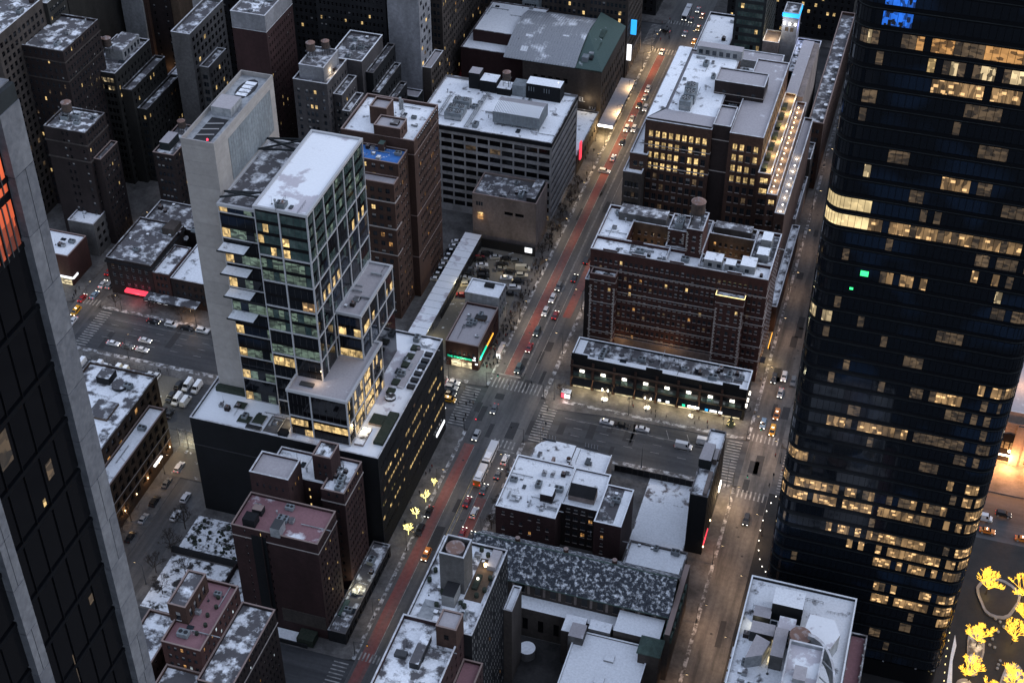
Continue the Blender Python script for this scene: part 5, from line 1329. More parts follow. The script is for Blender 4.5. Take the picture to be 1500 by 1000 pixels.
part(t, lambda mb: [mb.box(153.6 + 9.5 * k, 24.9, 0.2, 156.4 + 9.5 * k, 25.45, 16.8, 'stone_tan') for k in range(6)], 'pilaster', kind='stuff')

# ================================================================ UPPER LEFT QUARTER
dk = dict(sash=(1, 2), d=0.22)
DS = {'g': .86, 'b': .08, 'w': .03, 'd': .03}
t = bldg('corner_cornice_building', 'dark four storey corner building with heavy cornice and white window surrounds', -147, 32)
tier(t, -158.6, 20.5, -140.4, 47, 15.6, 'brick_dark', 'frost_dark', S=W(6, 1.2, 2.0, 3.6, z=4.6, n=3, fr='frame_white', **dk), par=0.8, seed=3, cop='coping_dark', belts=((14.4, .7, .5, 'dark_wall'),))
tier(t, -158.0, 47.2, -132, 62, 14, 'brick_dark', 'frost_dark', par=0.6, seed=3)
part(t, lambda mb: mb.prism([(-146, 40.5), (-141, 40.5), (-141, 46.5), (-145, 46.5)], 15.62, 18.5, 'stone_brown'), 'roof_cabin')
t = bldg('red_brick_walkup', 'low red brick walk up with patches of snow next to the corniced corner building', -135, 28)
tier(t, -140.2, 20.4, -133.4, 38, 13.2, 'brick_red', 'snow_half', S=W(3, 1.0, 1.6, 3.2, z=4.4, st={'g': 1}), par=0.5, seed=4, cop='coping_dark')
part(t, lambda mb: mb.box(-152, 18.4, 3.2, -143.2, 20.3, 4.1, 'sign_red'), 'awning_sign', 'bright red lit awning on the corner row')
part(t, lambda mb: mb.box(-143, 15.8, 3.6, -122, 20.3, 4.2, 'dark_wall', top='snow_some'), 'awning_roof')
part(t, lambda mb: [mb.box(-143 + 2.6 * k, 16.4, 3.0, -141.4 + 2.6 * k, 16.5, 3.5, 'sign_white') for k in range(4)], 'sign')
t = bldg('avenue_tenement', 'dark tenement with snowy roof half hidden by the concrete core', -122, 32)
tier(t, -133.2, 20.6, -114, 44, 12, 'brick_dark', 'snow_most', S=W(7, 1.0, 1.6, 3.2, z=2.2, st={'g': .95, 'w': .05}), par=0.5, seed=4)
t = bldg('tan_walkup', 'tan five storey walk up with white snowy roof on the far side street', -180, 44)
tier(t, -185.0, 39, -174.2, 51.3, 14.5, 'stone_grey', 'snow_most', E=W(3, 2.0, 1.8, 3.6, z=3, st={'k': 1}), par=0.5, seed=3)
t = bldg('red_snow_roof_building', 'red brick corner building with flat snow covered roof partly behind the stone fin', -181, 26)
tier(t, -192, 20.0, -174.4, 33.5, 13.0, 'brick_red', 'snow_full', S=None, par=0.5, seed=3, cop='coping_brown')
part(t, lambda mb: [mb.box(-192, 19.7, 3.2, -174.3, 19.98, 4.0, 'sign_white'), mb.box(-174.3, 20.2, 3.0, -174.0, 23.5, 3.8, 'sign_white'), mb.box(-191, 19.8, 0.3, -175, 19.97, 3.0, 'lit_shop')], 'shopfront')
t = bldg('water_tank_block', 'dark brown apartment block topped by tank and skylights in front of taller blocks', -182, 42)
tier(t, -191.6, 46, -174.6, 60.8, 50, 'brick_dark', 'snow_some', S=W(8, 1.0, 1.5, 3.3, z=2, st={'k': .8, 'b': .2}, skip=lambda r, c: c not in (3, 4, 7), sash=(1, 2), d=.2), E=W(7, 1.0, 1.6, 3.3, z=2, st=DS, **dk), par=0.8, seed=3, cop='coping_dark', belts=((45, .5, .4, 'stone_brown'), (38, .5, .4, 'stone_brown')))
tier(t, -174.5, 48, -171.6, 61, 38, 'brick_dark', 'frost_dark', E=W(6, 1.0, 1.6, 3.3, z=2, st=DS, **dk), par=0.7, seed=3, cop='coping_brown')
t = bldg('tall_grey_slab', 'tall grey brown apartment slab rising at the upper left edge', -215, 70)
tier(t, -232, 52, -208.0, 84, 80, 'stone_brown', 'snow_some', E=W(10, 1.7, 2.1, 3.5, z=2, st={'k': .95, 'd': .05}, **dk), S=None, par=1, seed=3)
tier(t, -232, 84.2, -206.5, 97, 78, 'olive_dark', 'frost_dark', E=W(8, 1.0, 1.6, 3.3, z=2, st=DS, **dk), S=None, par=1, seed=4)
t = bldg('ornate_stepped_block', 'dark ornate apartment block with snow dusted setback ledges', -195, 92)
tier(t, -212, 66, -191.0, 92, 70, 'brick_dark', 'snow_some', E=W(12, 0.9, 1.7, 3.3, z=2, st=DS, **dk), S=W(8, .9, 1.7, 3.3, z=2, st=DS, **dk), par=.9, seed=5, cop='coping_dark', belts=((66, .4, .3, 'stone_brown'), (58, .4, .3, 'stone_brown')))
t = bldg('twin_tank_block', 'dark setback apartment block with twin wooden tanks and row of lit windows', -185, 108)
tier(t, -199.5, 87.5, -185.0, 116, 50, 'olive_dark', 'frost_dark', S=W(8, 1.3, 2.0, 3.4, z=2.4, stf=lambda r, c, g: 'c' if r in (12, 13) and g.random() < .75 else 'k', **dk), E=W(10, 1.1, 1.8, 3.4, z=2, st={'k': .92, 'w': .06, 'b': .02}, **dk), par=1, seed=5, cop='coping')
tier(t, -184.9, 90, -180.5, 118, 42, 'olive_dark', 'frost_dark', E=W(10, 1.1, 1.8, 3.4, z=2, st={'k': .92, 'w': .06, 'b': .02}, **dk), par=1, seed=6, cop='coping_dark')
tier(t, -180.4, 92, -176.5, 120, 33, 'olive_dark', 'snow_some', E=W(10, 1.1, 1.8, 3.4, z=2, st={'k': .92, 'w': .06, 'b': .02}, **dk), S=W(2, 1.1, 1.8, 3.4, z=2, st=DS, **dk), par=1, seed=7, cop='coping_dark')
part(t, lambda mb: [mb.prism([(-196 + 3.4 * math.cos(a * .628), 92.5 + 3.4 * math.sin(a * .628)) for a in range(10)], 50.02, 54.5, 'white_wall', top='frost_dark'), mb.box(-195, 99, 50.02, -187.5, 113, 54.5, 'white_wall', top='frost_dark')] + [mb.box(-187.45, 100.5 + 2.6 * k, 51, -187.4, 101.7 + 2.6 * k, 53, 'glass') for k in range(5)], 'penthouse')
t = bldg('pale_blank_tower', 'tall tower with blank grey white panel wall and dark window strips', -200, 148)
tier(t, -212.3, 143, -202.5, 158, 112, 'white_wall', 'frost_dark', S=None, E=None, par=1, seed=3)
tier(t, -202.4, 144, -200.9, 158, 112, 'brick_brown', 'frost_dark', par=1, seed=3)
tier(t, -200.8, 146, -191.4, 158, 112, 'brick_dark', 'frost_dark', S=W(4, .9, 1.5, 3.3, z=2, st={'b': .6, 'k': .4}, skip=lambda r, c: c in (1, 2), **dk), par=1, seed=4)
tier(t, -191.3, 147, -187.6, 158, 112, 'brick_tan', 'frost_dark', par=1, seed=3)
t = bldg('balcony_block', 'grey apartment block with snowy stepped balconies below the tall blank tower', -160, 125)
tier(t, -170, 108, -162.0, 138, 60, 'stone_grey', 'frost_dark', S=None, E=W(9, 1.8, 2.0, 3.4, z=2, st={'k': .95, 'w': .05}, **dk), par=1, seed=4, cop='coping')
tier(t, -161.9, 112, -158.0, 128, 44, 'stone_grey', 'snow_some', E=W(6, 1.4, 2.0, 3.4, z=2, st={'k': .95, 'w': .05}, **dk), S=W(2, 1.2, 2, 3.4, z=2, st=DS, **dk), par=1, seed=4, cop='coping')
t = bldg('lamp_lit_walkup', 'brown walk up with lamp lit orange facade and white strip roof', -178, 118)
tier(t, -184.0, 108, -178.5, 142, 30.5, 'loft_brown', 'snow_most', E=W(12, 1.4, 2.2, 4.0, z=2, st={'a': .3, 'w': .12, 'k': .58}, **dk), S=W(2, 1.2, 2, 4, z=2, st=DS, **dk), par=.6, seed=4)
t = bldg('teal_tank_walkup', 'brick walk up with green roof shed left of the concrete core', -152, 66)
tier(t, -158.2, 62.5, -149.6, 84, 35, 'brick_dark', 'frost_dark', S=W(4, 1.2, 1.6, 3.4, z=2, st={'g': .8, 'b': .2}, **dk), E=W(8, 1.2, 1.6, 3.4, z=2, st=DS, **dk), par=.8, seed=4, cop='coping_brown')
part(t, lambda mb: mb.box(-157, 66, 35.02, -153, 74, 38.4, 'steel_dark', top='frost_grey'), 'roof_cabin')
t = bldg('white_hut_block', 'dark block with whitewashed roof huts just behind the concrete core', -132, 100)
tier(t, -142, 95, -124, 130, 34, 'brick_dark', 'frost_dark', S=W(7, 1.1, 1.7, 3.4, z=2, st=DS, **dk), E=W(10, 1.1, 1.7, 3.4, z=2, st=DS, **dk), par=.8, seed=4)
part(t, lambda mb: [mb.box(-141, 100, 34.02, -138, 107, 38.5, 'white_wall', top='frost_grey'), mb.box(-136, 112, 34.02, -133.4, 118, 38.8, 'white_wall', top='snow_some')], 'roof_hut')
t = bldg('red_brown_tower', 'very tall dark red brown tower with grey top band', -112, 110)
tier(t, -137.5, 98, -123.6, 122, 72, 'brick_maroon', 'frost_dark', S=None, E=W(11, .8, 1.5, 3.2, z=2, st={'k': .9, 'b': .07, 'w': .03}, **dk), par=1, seed=5)
tier(t, -137.5, 98, -123.6, 122, 79, 'pale_wall', 'snow_some', zb=73.2, S=None, E=None, par=.8, seed=5)
t = bldg('dark_slab_tower', 'very dark apartment tower with few lit windows behind the grey stepped block', -108, 150)
tier(t, -125, 146, -95, 175, 85, 'dark_wall', 'frost_dark', S=W(16, .9, 1.5, 3.3, z=2, st={'k': .93, 'b': .04, 'w': .03}, **dk), E=W(12, .9, 1.5, 3.3, z=2, st={'k': .95, 'w': .05}, **dk), par=1, seed=5)
t = bldg('grey_deco_block', 'grey art deco apartment block with curved stepped terraces and dark tank', -103, 95)
gd = dict(sash=(1, 2), d=.2, st={'g': .7, 'b': .2, 'w': .05, 'k': .05})
tier(t, -112.0, 92.5, -98.2, 112, 57.5, 'brick_grey', 'frost_dark', S=W(7, 1.1, 1.7, 3.2, z=2, skip=lambda r, c: c in (1, 5), **gd), E=W(7, 1.1, 1.7, 3.2, z=2, **gd), par=1, seed=5, cop='coping')
tier(t, -110.5, 95.5, -100.5, 110, 62.5, 'pale_wall', 'frost_dark', zb=57.52, par=.8, seed=5)
for k, (a, b, z_) in enumerate(((-98.1, -94.6, 51), (-94.5, -91.4, 45), (-91.3, -88.6, 39))):
    tier(t, a, 97 - k, b, 112 - 2 * k, z_, 'brick_grey', 'snow_some', S=W(2, 1.1, 1.7, 3.2, z=2, **gd), E=W(5, 1.1, 1.7, 3.2, z=2, **gd), par=1, seed=6 + k, cop='coping')
t = bldg('black_stepped_block', 'near black stepped loft with long snowy ledges beside the grey deco block', -97, 125)
tier(t, -106, 113, -92.5, 135, 57, 'brick_grey', 'frost_dark', S=None, E=None, par=1, seed=5, cop='snow_full')
for k, (a, b, z_) in enumerate(((-92.4, -89.4, 51), (-89.3, -86.6, 44), (-86.5, -83.6, 37))):
    tier(t, a, 116 - 2 * k, b, 140 - 2 * k, z_, 'black_metal', 'snow_some', E=W(8, 1.3, 1.8, 3.4, z=2, st={'k': .97, 'd': .03}, **dk), par=.9, seed=6 + k, cop='coping_dark')
t = bldg('pale_slab_tower', 'tall pale grey slab tower with staggered dark windows on its narrow side', -82, 140)
def stag(r, c): return (r + 2 * c) % 3 == 0
tier(t, -93.5, 144, -80.2, 157, 115, 'pale_wall', 'frost_dark', S=None, E=W(4, 2.0, 1.9, 3.3, z=34, st={'k': .85, 'w': .08, 'd': .07}, skip=stag, sash=(2, 1), d=.2), par=1, seed=5)
tier(t, -80.1, 145, -76.5, 160, 40, 'stone_brown', 'frost_grey', S=None, E=W(6, 1.3, 1.8, 3.4, z=2, st={'k': .9, 'w': .1}, **dk), par=.6, seed=4)
tier(t, -93.5, 138, -80, 143.8, 30, 'steel_dark', 'frost_grey', par=.6, seed=4)
t = bldg('street_canyon_row', 'row of dark lofts with warm windows facing the narrow street at top', -64, 205)
tier(t, -108, 178, -83, 260, 62, 'stone_brown', 'frost_dark', S=W(14, 1.2, 1.8, 3.4, z=2, st=DS, **dk), E=W(32, 1.2, 1.8, 3.4, z=2, st={'k': .88, 'w': .08, 'a': .04}, **dk), par=1, seed=5)
part(t, lambda mb: [mb.box(-82.8, 200, 3, -82.4, 204, 8, 'sign_red'), mb.box(-82.8, 205, 2.5, -82.4, 208, 6.5, 'sign_amber')], 'sign', 'red and orange neon signs deep in the narrow street')
t = bldg('back_row_tower', 'dark tower closing the background at top left', -150, 190)
tier(t, -186, 170, -130, 230, 80, 'dark_wall', 'frost_dark', S=W(24, 1.1, 1.7, 3.4, z=2, st={'k': .95, 'w': .03, 'b': .02}, **dk), par=1, seed=5)
t = bldg('back_block', 'dark background block at the extreme upper left behind the grey slab', -250, 150)
tier(t, -290, 110, -215, 180, 75, 'olive_dark', 'snow_some', S=W(26, 1.1, 1.7, 3.4, z=2, st={'k': .97, 'w': .03}, **dk), par=1, seed=5)
for i, (a, b, c_, d_, z_, lab) in enumerate(((-70, 292, -16, 340, 60, 'dark office beyond the far avenue left of the street'), (18, 292, 76, 340, 55, 'dark office beyond the far avenue right of the street'), (-150, 292, -80, 340, 90, 'dark tower beyond the far avenue at top'),
                                         (96, 240, 150, 300, 40, 'dark brick block behind the rose stone edge'), (-120, 232, -95, 262, 70, 'dark block behind the pale slab tower'))):
    t = bldg('far_office', lab, (a + c_) / 2, (b + d_) / 2)
    tier(t, a, b, c_, d_, z_, 'dark_wall', 'frost_dark', S=W(int((c_ - a) / 3), 1.2, 1.8, 3.5, z=2, st={'k': .9, 'w': .08, 'b': .02}, **dk), E=W(12, 1.2, 1.8, 3.5, z=2, st=DS, **dk), par=1, seed=5)
# ================================================================ VEHICLES
def car_parts(kind, paint):
    """returns list of (name, mesh, location) for a vehicle pointing along +y, wheels on z = 0"""
    L, Wd, H = dict(sedan=(4.7, 1.84, 1.45), suv=(4.8, 1.95, 1.78), van=(5.6, 2.05, 2.45), minivan=(5.0, 1.98, 1.8))[kind]
    h = Wd / 2; l = L / 2
    pm = 'paint_' + paint
    if kind == 'sedan': prof = [(-l, .35), (-l, .88), (-l + .55, .98), (-.2 - .95, 1.0), (.95, .95), (l - .15, .74), (l, .6), (l, .35)]; cab = [(-1.75, .98), (-1.05, H), (.35, H), (1.15, .93)]
    elif kind == 'suv': prof = [(-l, .4), (-l, 1.05), (-l + .15, 1.1), (1.0, 1.1), (l - .2, .95), (l, .75), (l, .4)]; cab = [(-l + .15, 1.1), (-l + .55, H), (.45, H), (1.2, 1.08)]
    elif kind == 'minivan': prof = [(-l, .35), (-l, 1.0), (-l + .1, 1.05), (1.5, 1.02), (l - .1, .85), (l, .7), (l, .35)]; cab = [(-l + .12, 1.05), (-l + .4, H), (.9, H), (1.8, 1.0)]
    else: prof = [(-l, .4), (-l, 1.3), (1.7, 1.3), (l - .15, 1.05), (l, .85), (l, .4)]; cab = [(-l + .02, 1.3), (-l + .1, H), (1.35, H), (2.0, 1.28)]
    out = []
    mb = MB()
    def loft(pr, w0, w1, m, mtop=None, skip_glass=True):
        n = len(pr)
        zz = [z for _, z in pr]; zlo, zhi = min(zz), max(zz)
        def wx(z): return w0 + (w1 - w0) * ((z - zlo) / (zhi - zlo + 1e-6))
        Lf = [(-wx(z), y, z) for y, z in pr]; Rt = [(wx(z), y, z) for y, z in pr]
        for i in range(n - 1): mb.face([Lf[i], Rt[i], Rt[i + 1], Lf[i + 1]][::-1], m)
        mb.face(Lf[::-1] if False else Lf, m); mb.face(Rt[::-1], m)
    loft(prof, h, h * 0.93, pm)
    mb.face([(-h, -l, prof[0][1]), (-h, l, prof[-1][1]), (h, l, prof[-1][1]), (h, -l, prof[0][1])], 'rubber')
    loft(cab, h * 0.90, h * 0.74, pm)
    out.append(('body', mb.mesh('car_body'), (0, 0, 0)))
    # glass: windscreen, rear window, two sides
    g = MB()
    a, b, c, d = cab
    def side(w, z): return h * (0.90 + (0.74 - 0.90) * (z - a[1]) / (b[1] - a[1] + 1e-6)) + 0.012
    def lerp(p, q, t): return (p[0] + (q[0] - p[0]) * t, p[1] + (q[1] - p[1]) * t)
    lo, hi = .12, .9
    p0, p1 = lerp(d, c, lo), lerp(d, c, hi)
    g.face([(-side(0, p0[1]) * .92, p0[0] + .02, p0[1] + .02), (side(0, p0[1]) * .92, p0[0] + .02, p0[1] + .02), (side(0, p1[1]) * .92, p1[0] + .02, p1[1] + .02), (-side(0, p1[1]) * .92, p1[0] + .02, p1[1] + .02)][::-1], 'car_glass')
    out.append(('windscreen', g.mesh('car_windscreen'), (0, 0, 0)))
    g = MB()
    if kind != 'van':
        p0, p1 = lerp(a, b, lo), lerp(a, b, hi)
        g.face([(-side(0, p0[1]) * .9, p0[0] - .02, p0[1] + .02), (side(0, p0[1]) * .9, p0[0] - .02, p0[1] + .02), (side(0, p1[1]) * .9, p1[0] - .02, p1[1] + .02), (-side(0, p1[1]) * .9, p1[0] - .02, p1[1] + .02)], 'car_glass')
    y0 = a[0] + .35 if kind != 'van' else .8
    for s in (-1, 1):
        q = []
        for y, z in ((max(y0, a[0] + .2), a[1] + .08), (d[0] - .3, d[1] + .08), (c[0] - .05, c[1] - .09), (max(b[0] + .12, y0), b[1] - .09)): q.append((s * side(0, z), y, z))
        g.face(q if s > 0 else q[::-1], 'car_glass')
    out.append(('side_window', g.mesh('car_side_window'), (0, 0, 0)))
    wmb = MB()
    n = 10; r = .34 if kind != 'van' else .38
    ring0 = [(0.11, r * math.cos(6.283 * k / n), r * math.sin(6.283 * k / n)) for k in range(n)]; ring1 = [(-0.11, y, z) for _, y, z in ring0]
    for k in range(n):
        j = (k + 1) % n; wmb.face([ring0[k], ring0[j], ring1[j], ring1[k]], 'rubber')
    wmb.face(ring0, 'metal_grey'); wmb.face(ring1[::-1], 'metal_grey')
    wm = wmb.mesh('car_wheel')
    for sx in (-1, 1):
        for y in (-l + .85, l - .9): out.append(('wheel', wm, (sx * (h - .08), y, r)))
    hb = MB(); hb.box(-.2, 0, -.09, .2, .05, .09, 'head_light'); hm = hb.mesh('car_headlight')
    tb = MB(); tb.box(-.18, -.05, -.08, .18, 0, .08, 'tail_light'); tm = tb.mesh('car_tail_light')
    for sx in (-1, 1):
        out.append(('headlight', hm, (sx * (h - .32), l - .02, .68))); out.append(('tail_light', tm, (sx * (h - .28), -l + .0, .86)))
    return out
PROTO = {}
PARKED = ('headlight', 'tail_light')
LAMPOFF = {}
def vehicle(kind, paint, x, y, head, label, group=None, lights=True, z=0.0, roof=None, cat='car', name=None):
    k = (kind, paint)
    if k not in PROTO: PROTO[k] = car_parts(kind, paint)
    nm = name or {'sedan': 'sedan_car', 'suv': 'suv_car', 'van': 'white_van' if paint == 'white' else 'cargo_van', 'minivan': 'minivan'}[kind]
    t = thing(nm, label, cat, (x, y, z), group)
    t.rotation_euler = (0, 0, head)
    for n, me, loc in PROTO[k]:
        if n in PARKED and not lights:
            if n not in LAMPOFF:
                mb = MB(); mb.box(-.2, -.03, -.08, .2, .03, .08, 'metal_grey' if n == 'headlight' else 'coat_red'); LAMPOFF[n] = mb.mesh('car_' + n + '_off')
            me = LAMPOFF[n]
        o = bpy.data.objects.new(n, me); COL.objects.link(o); o.parent = t; o.location = loc
    if roof:
        mb = MB()
        if kind == 'sedan': mb.box(-.55, -1.0, 1.452, .55, .3, 1.5, 'snow_full')
        elif kind == 'van': mb.box(-.74, -2.6, 2.452, .74, 1.3, 2.52, 'snow_full')
        else: mb.box(-.62, -1.8, 1.782, .62, .4, 1.84, 'snow_full')
        o = bpy.data.objects.new('roof_snow', mb.mesh('roof_snow')); COL.objects.link(o); o.parent = t
    if cat == 'taxi':
        mb = MB(); mb.box(-.35, -.3, 0, .35, -.1, .16, 'lamp_white'); o = bpy.data.objects.new('roof_sign', mb.mesh('roof_sign')); COL.objects.link(o); o.parent = t; o.location = (0, 0, 1.46 if kind == 'sedan' else 1.81)
    return t
UP, DN, RT, LF = 0.0, math.pi, -math.pi / 2, math.pi / 2
V = vehicle
# boulevard with the red lanes, from the avenue crossing upward
V('suv', 'white', -1.9, 64.7, DN, 'white suv in the queue above the crossing, rearmost of the two white ones')
V('suv', 'white', -2.2, 56.4, DN, 'white suv second of the two white ones coming down to the crossing')
V('sedan', 'red', 1.8, 55.6, UP, 'dark red sedan next to the white suv on the boulevard')
V('suv', 'teal', -1.9, 44.6, DN, 'dark teal suv coming down the boulevard behind the small red car')
V('sedan', 'red', -1.9, 35.0, DN, 'bright red car coming down towards the crosswalk')
V('suv', 'black', 4.0, 91.2, UP, 'black suv with red tail lights driving up beside the brick hotel')
V('sedan', 'black', 2.6, 79.0, UP, 'black sedan driving up the middle of the boulevard beside the hotel front')
V('suv', 'grey', -1.7, 72.3, DN, 'grey suv just above the two white ones on the boulevard')
V('sedan', 'black', 7.4, 108.9, UP, 'dark car with glowing red tail lights stopped at the kerb behind the hotel')
V('sedan', 'white', 7.6, 123.7, UP, 'white car parked at the kerb left of the loft office')
V('suv', 'white', -5.2, 152.8, RT, 'white suv turning sideways across the red lane far up the boulevard')
V('suv', 'teal', -2.3, 23.2, DN, 'dark suv with headlights stopped at the top crosswalk')
V('sedan', 'grey', -3.9, 0.7, DN, 'grey car in the middle of the crossing')
V('suv', 'silver', -5.6, -13.6, DN, 'silver suv leaving the crossing onto the red lane')
V('suv', 'white', 7.0, -21.8, UP, 'white suv with lit tail lights next to the articulated bus front')
V('sedan', 'grey', 6.8, -28.6, UP, 'grey sedan waiting behind the white suv by the bus')
V('sedan', 'grey', 4.6, -36.6, UP, 'small grey car behind the rear of the articulated bus')
V('sedan', 'red', 1.3, -43.4, UP, 'red car with bright red tail lights following the bus')
V('suv', 'white', 4.9, -47.4, UP, 'white suv to the right of the red car behind the bus')
V('sedan', 'red', 4.1, -56.6, UP, 'dark red car with brake lights on beside the tank tower, left of a pair')
V('sedan', 'black', 7.2, -57.4, UP, 'black car with red tail lights beside the tank tower, right of a pair')
V('sedan', 'black', -9.7 + 0.9, -51.2, DN, 'black sedan parked by the lit trees with headlights on', z=0.0)
V('suv', 'black', -8.8, -59.4, DN, 'black suv parked at the kerb below the lit trees', lights=False)
V('minivan', 'orange', -3.5, -68.4, DN, 'orange taxi minivan driving alone down the boulevard', cat='taxi', name='taxi_minivan')
V('sedan', 'white', -4.2, 163.6, UP, 'white sedan heading up just past the sideways suv')
V('sedan', 'black', -3.6, 176.7, DN, 'black car with headlights at the orange lit stretch by the theatre')
for x, y, c, s in ((-4.4, 187.6, 'white', 'left of a white pair'), (-1.3, 188.4, 'white', 'right of a white pair'), (-4.2, 196.4, 'silver', 'just behind the white pair'), (-3.9, 208.0, 'black', 'below the theatre canopy end'), (-0.6, 206.4, 'white', 'beside the black car'),
                   (-3.1, 215.4, 'silver', 'one ahead of the rearmost'), (-3.3, 222.6, 'white', 'rearmost of the line')): V('suv' if c == 'white' else 'sedan', c, x, y, DN, f'{c} car queuing on the lamp lit boulevard beside the theatre, {s}')
V('sedan', 'black', -8.0, 277.5, LF, 'black car turning with headlights at the far crossing'); V('sedan', 'silver', 1.4, 277.6, DN, 'silver car in the middle of the far crossing')
V('sedan', 'taxi', 7.1, 271.6, DN, 'pale yellow taxi entering the far crossing at its right', cat='taxi'); V('sedan', 'taxi', 6.3, 285.0, DN, 'yellow taxi at the top of the far crossing', cat='taxi')
V('sedan', 'black', 1.4, 291.6, DN, 'dark car beside the white bus beyond the far crossing'); V('sedan', 'orange', 5.6, 297.6, DN, 'orange taxi beyond the far crossing at the kerb', cat='taxi'); V('sedan', 'white', 2.4, 303.0, DN, 'white car beyond the far crossing behind the bus')
V('sedan', 'white', -5.0, 257.5, DN, 'white car with headlights leaving the far crossing downhill')
# avenue
V('sedan', 'white', -21.6, 9.4, RT, 'white car beside the corner diner, topmost of four waiting', 'cars waiting by the corner diner'); V('suv', 'silver', -21.4, 6.6, RT, 'silver suv second of the four waiting by the corner diner', 'cars waiting by the corner diner')
V('sedan', 'black', -21.0, 3.6, RT, 'black car waiting between the silver suv and yellow taxi', 'cars waiting by the corner diner'); V('minivan', 'taxi', -20.2, 0.6, RT, 'yellow taxi at the left crosswalk beside the black podium', cat='taxi', name='taxi_minivan')
V('van', 'white', -22.5, -4.6, RT, 'white van just peeking past the black podium corner', cat='van')
V('sedan', 'white', 34.0, 5.6, RT, 'white sedan parked in front of the arcade, left of the black one', lights=False); V('sedan', 'black', 39.4, 5.7, RT, 'black sedan parked between two white ones in front of the arcade', lights=False)
V('sedan', 'white', 46.2, 5.8, RT, 'white sedan parked in front of the arcade, right of the black one', lights=False)
V('van', 'white', 61.0, 1.6, RT, 'white delivery van driving along the avenue below the arcade', cat='van'); V('van', 'white', 67.4, 5.6, RT, 'white van parked behind the narrow dark building', cat='van', lights=False)
V('sedan', 'black', -135.8, 9.0, RT, 'black car parked by the bare bushes, leftmost on the left avenue kerb'); V('suv', 'white', -128.8, 9.2, RT, 'white suv parked by the tenement kerb', lights=False)
V('sedan', 'black', -122.6, 9.3, RT, 'black car parked left of the last white one by the core', lights=False); V('suv', 'white', -116.6, 9.4, RT, 'white suv parked closest to the concrete core', lights=False)
V('sedan', 'white', -143.7, -6.4, RT, 'white sedan along the van lot fence, leftmost of three', roof=True); V('sedan', 'grey', -138.0, -6.3, RT, 'dark grey car along the van lot fence between white ones'); V('sedan', 'white', -132.2, -6.5, RT, 'white sedan along the van lot fence, right of the grey one')
V('sedan', 'white', -133.6, -1.6, RT, 'white sedan driving along the avenue beside the van lot')
V('minivan', 'taxi', -165.6, 6.0, DN, 'pale taxi at the left crossing by the stone fin', cat='taxi', name='taxi_minivan'); V('sedan', 'white', -163.8, 0.6, DN, 'white car crossing beside the stone fin with tail lights')
# side street on the right
V('suv', 'black', 83.6, 44.2, DN, 'black suv with headlights on the side street, left of the white one'); V('suv', 'white', 86.8, 46.2, DN, 'white suv driving down the side street')
V('suv', 'grey', 90.2, 44.6, DN, 'dark grey suv at the glass tower kerb', lights=False); V('sedan', 'silver', 87.0, 37.4, DN, 'silver car with headlights below the white suv on the side street')
V('minivan', 'orange', 87.6, 26.2, DN, 'orange taxi minivan on the side street', cat='taxi', name='taxi_minivan'); V('suv', 'blue', 84.1, 20.2, DN, 'pale blue suv waiting at the side street crosswalk')
V('minivan', 'taxi', 87.6, 17.9, DN, 'yellow taxi first at the side street crosswalk', cat='taxi', name='taxi_minivan'); V('suv', 'black', 86.8, -25.0, DN, 'black suv driving down past the narrow dark building')
# left side street
V('sedan', 'red', -167.2, 13.6, UP, 'dark red car entering the left side street'); V('sedan', 'blue', -164.0, 16.6, UP, 'blue and white police style car entering the left side street'); V('sedan', 'white', -164.2, 23.4, UP, 'white car with red tail lights on the left side street')
V('suv', 'silver', -161.4, 23.8, UP, 'silver suv next to the corniced corner building'); V('sedan', 'red', -165.8, 31.0, UP, 'red car further up the left side street')
# van lot
G = 'vehicles parked in the van lot'
for x, y, k, c, lab in ((-148.6, -20.5, 'van', 'white', 'white snow topped van at the far left of the lot by the stone fin'), (-145.0, -19.6, 'suv', 'white', 'white suv third from the left in the van lot'), (-142.0, -20.2, 'van', 'white', 'white van left of a close pair in the van lot'),
                        (-139.2, -20.2, 'van', 'white', 'white van right of a close pair in the van lot'), (-134.8, -20.0, 'van', 'cream', 'cream van, left of two lamp lit ones in the lot'), (-132.0, -20.2, 'van', 'cream', 'cream van, right of two lamp lit ones in the lot'), (-128.6, -20.2, 'sedan', 'black', 'black car beside the lamp lit cream vans'),
                        (-144.8, -28.5, 'van', 'white', 'white van in the second row of the lot'), (-148.4, -28.6, 'van', 'white', 'white van in the second row nearest the fin'), (-141.2, -28.2, 'suv', 'black', 'dark suv in the second row of the lot'),
                        (-125.4, -20.0, 'suv', 'black', 'dark suv beside the lot lane, leftmost'), (-122.9, -19.4, 'suv', 'white', 'white suv beside the lot lane, left of two'), (-120.4, -19.2, 'suv', 'white', 'white suv beside the lot lane, right of two'), (-124.2, -26.0, 'sedan', 'black', 'black car in the second row by the lot lane'),
                        (-121.4, -26.0, 'sedan', 'black', 'black car in the second row nearest the lot lane'), (-120.8, -32.4, 'sedan', 'white', 'white car peeking past the warehouse corner'),
                        (-111.0, -20.0, 'suv', 'black', 'dark suv first on the right of the lot lane'), (-108.0, -19.4, 'van', 'white', 'white van on the right of the lot lane, upper row left'), (-104.4, -19.6, 'van', 'white', 'large white van on the right of the lot lane by the black wall'),
                        (-110.8, -26.6, 'suv', 'black', 'dark suv second row right of the lot lane'), (-108.0, -27.2, 'van', 'white', 'white van lower row, left of two'), (-105.0, -27.0, 'van', 'white', 'white van lower row, right of two'), (-110.2, -34.2, 'sedan', 'black', 'black car last row, left of two'), (-107.4, -34.2, 'sedan', 'black', 'black car last row, right of two')):
    V(k, c, x, y, UP if (int(x) % 2) else DN, lab, G, lights=False, z=0.16, roof=(k == 'van'), cat='van' if k == 'van' else 'car')
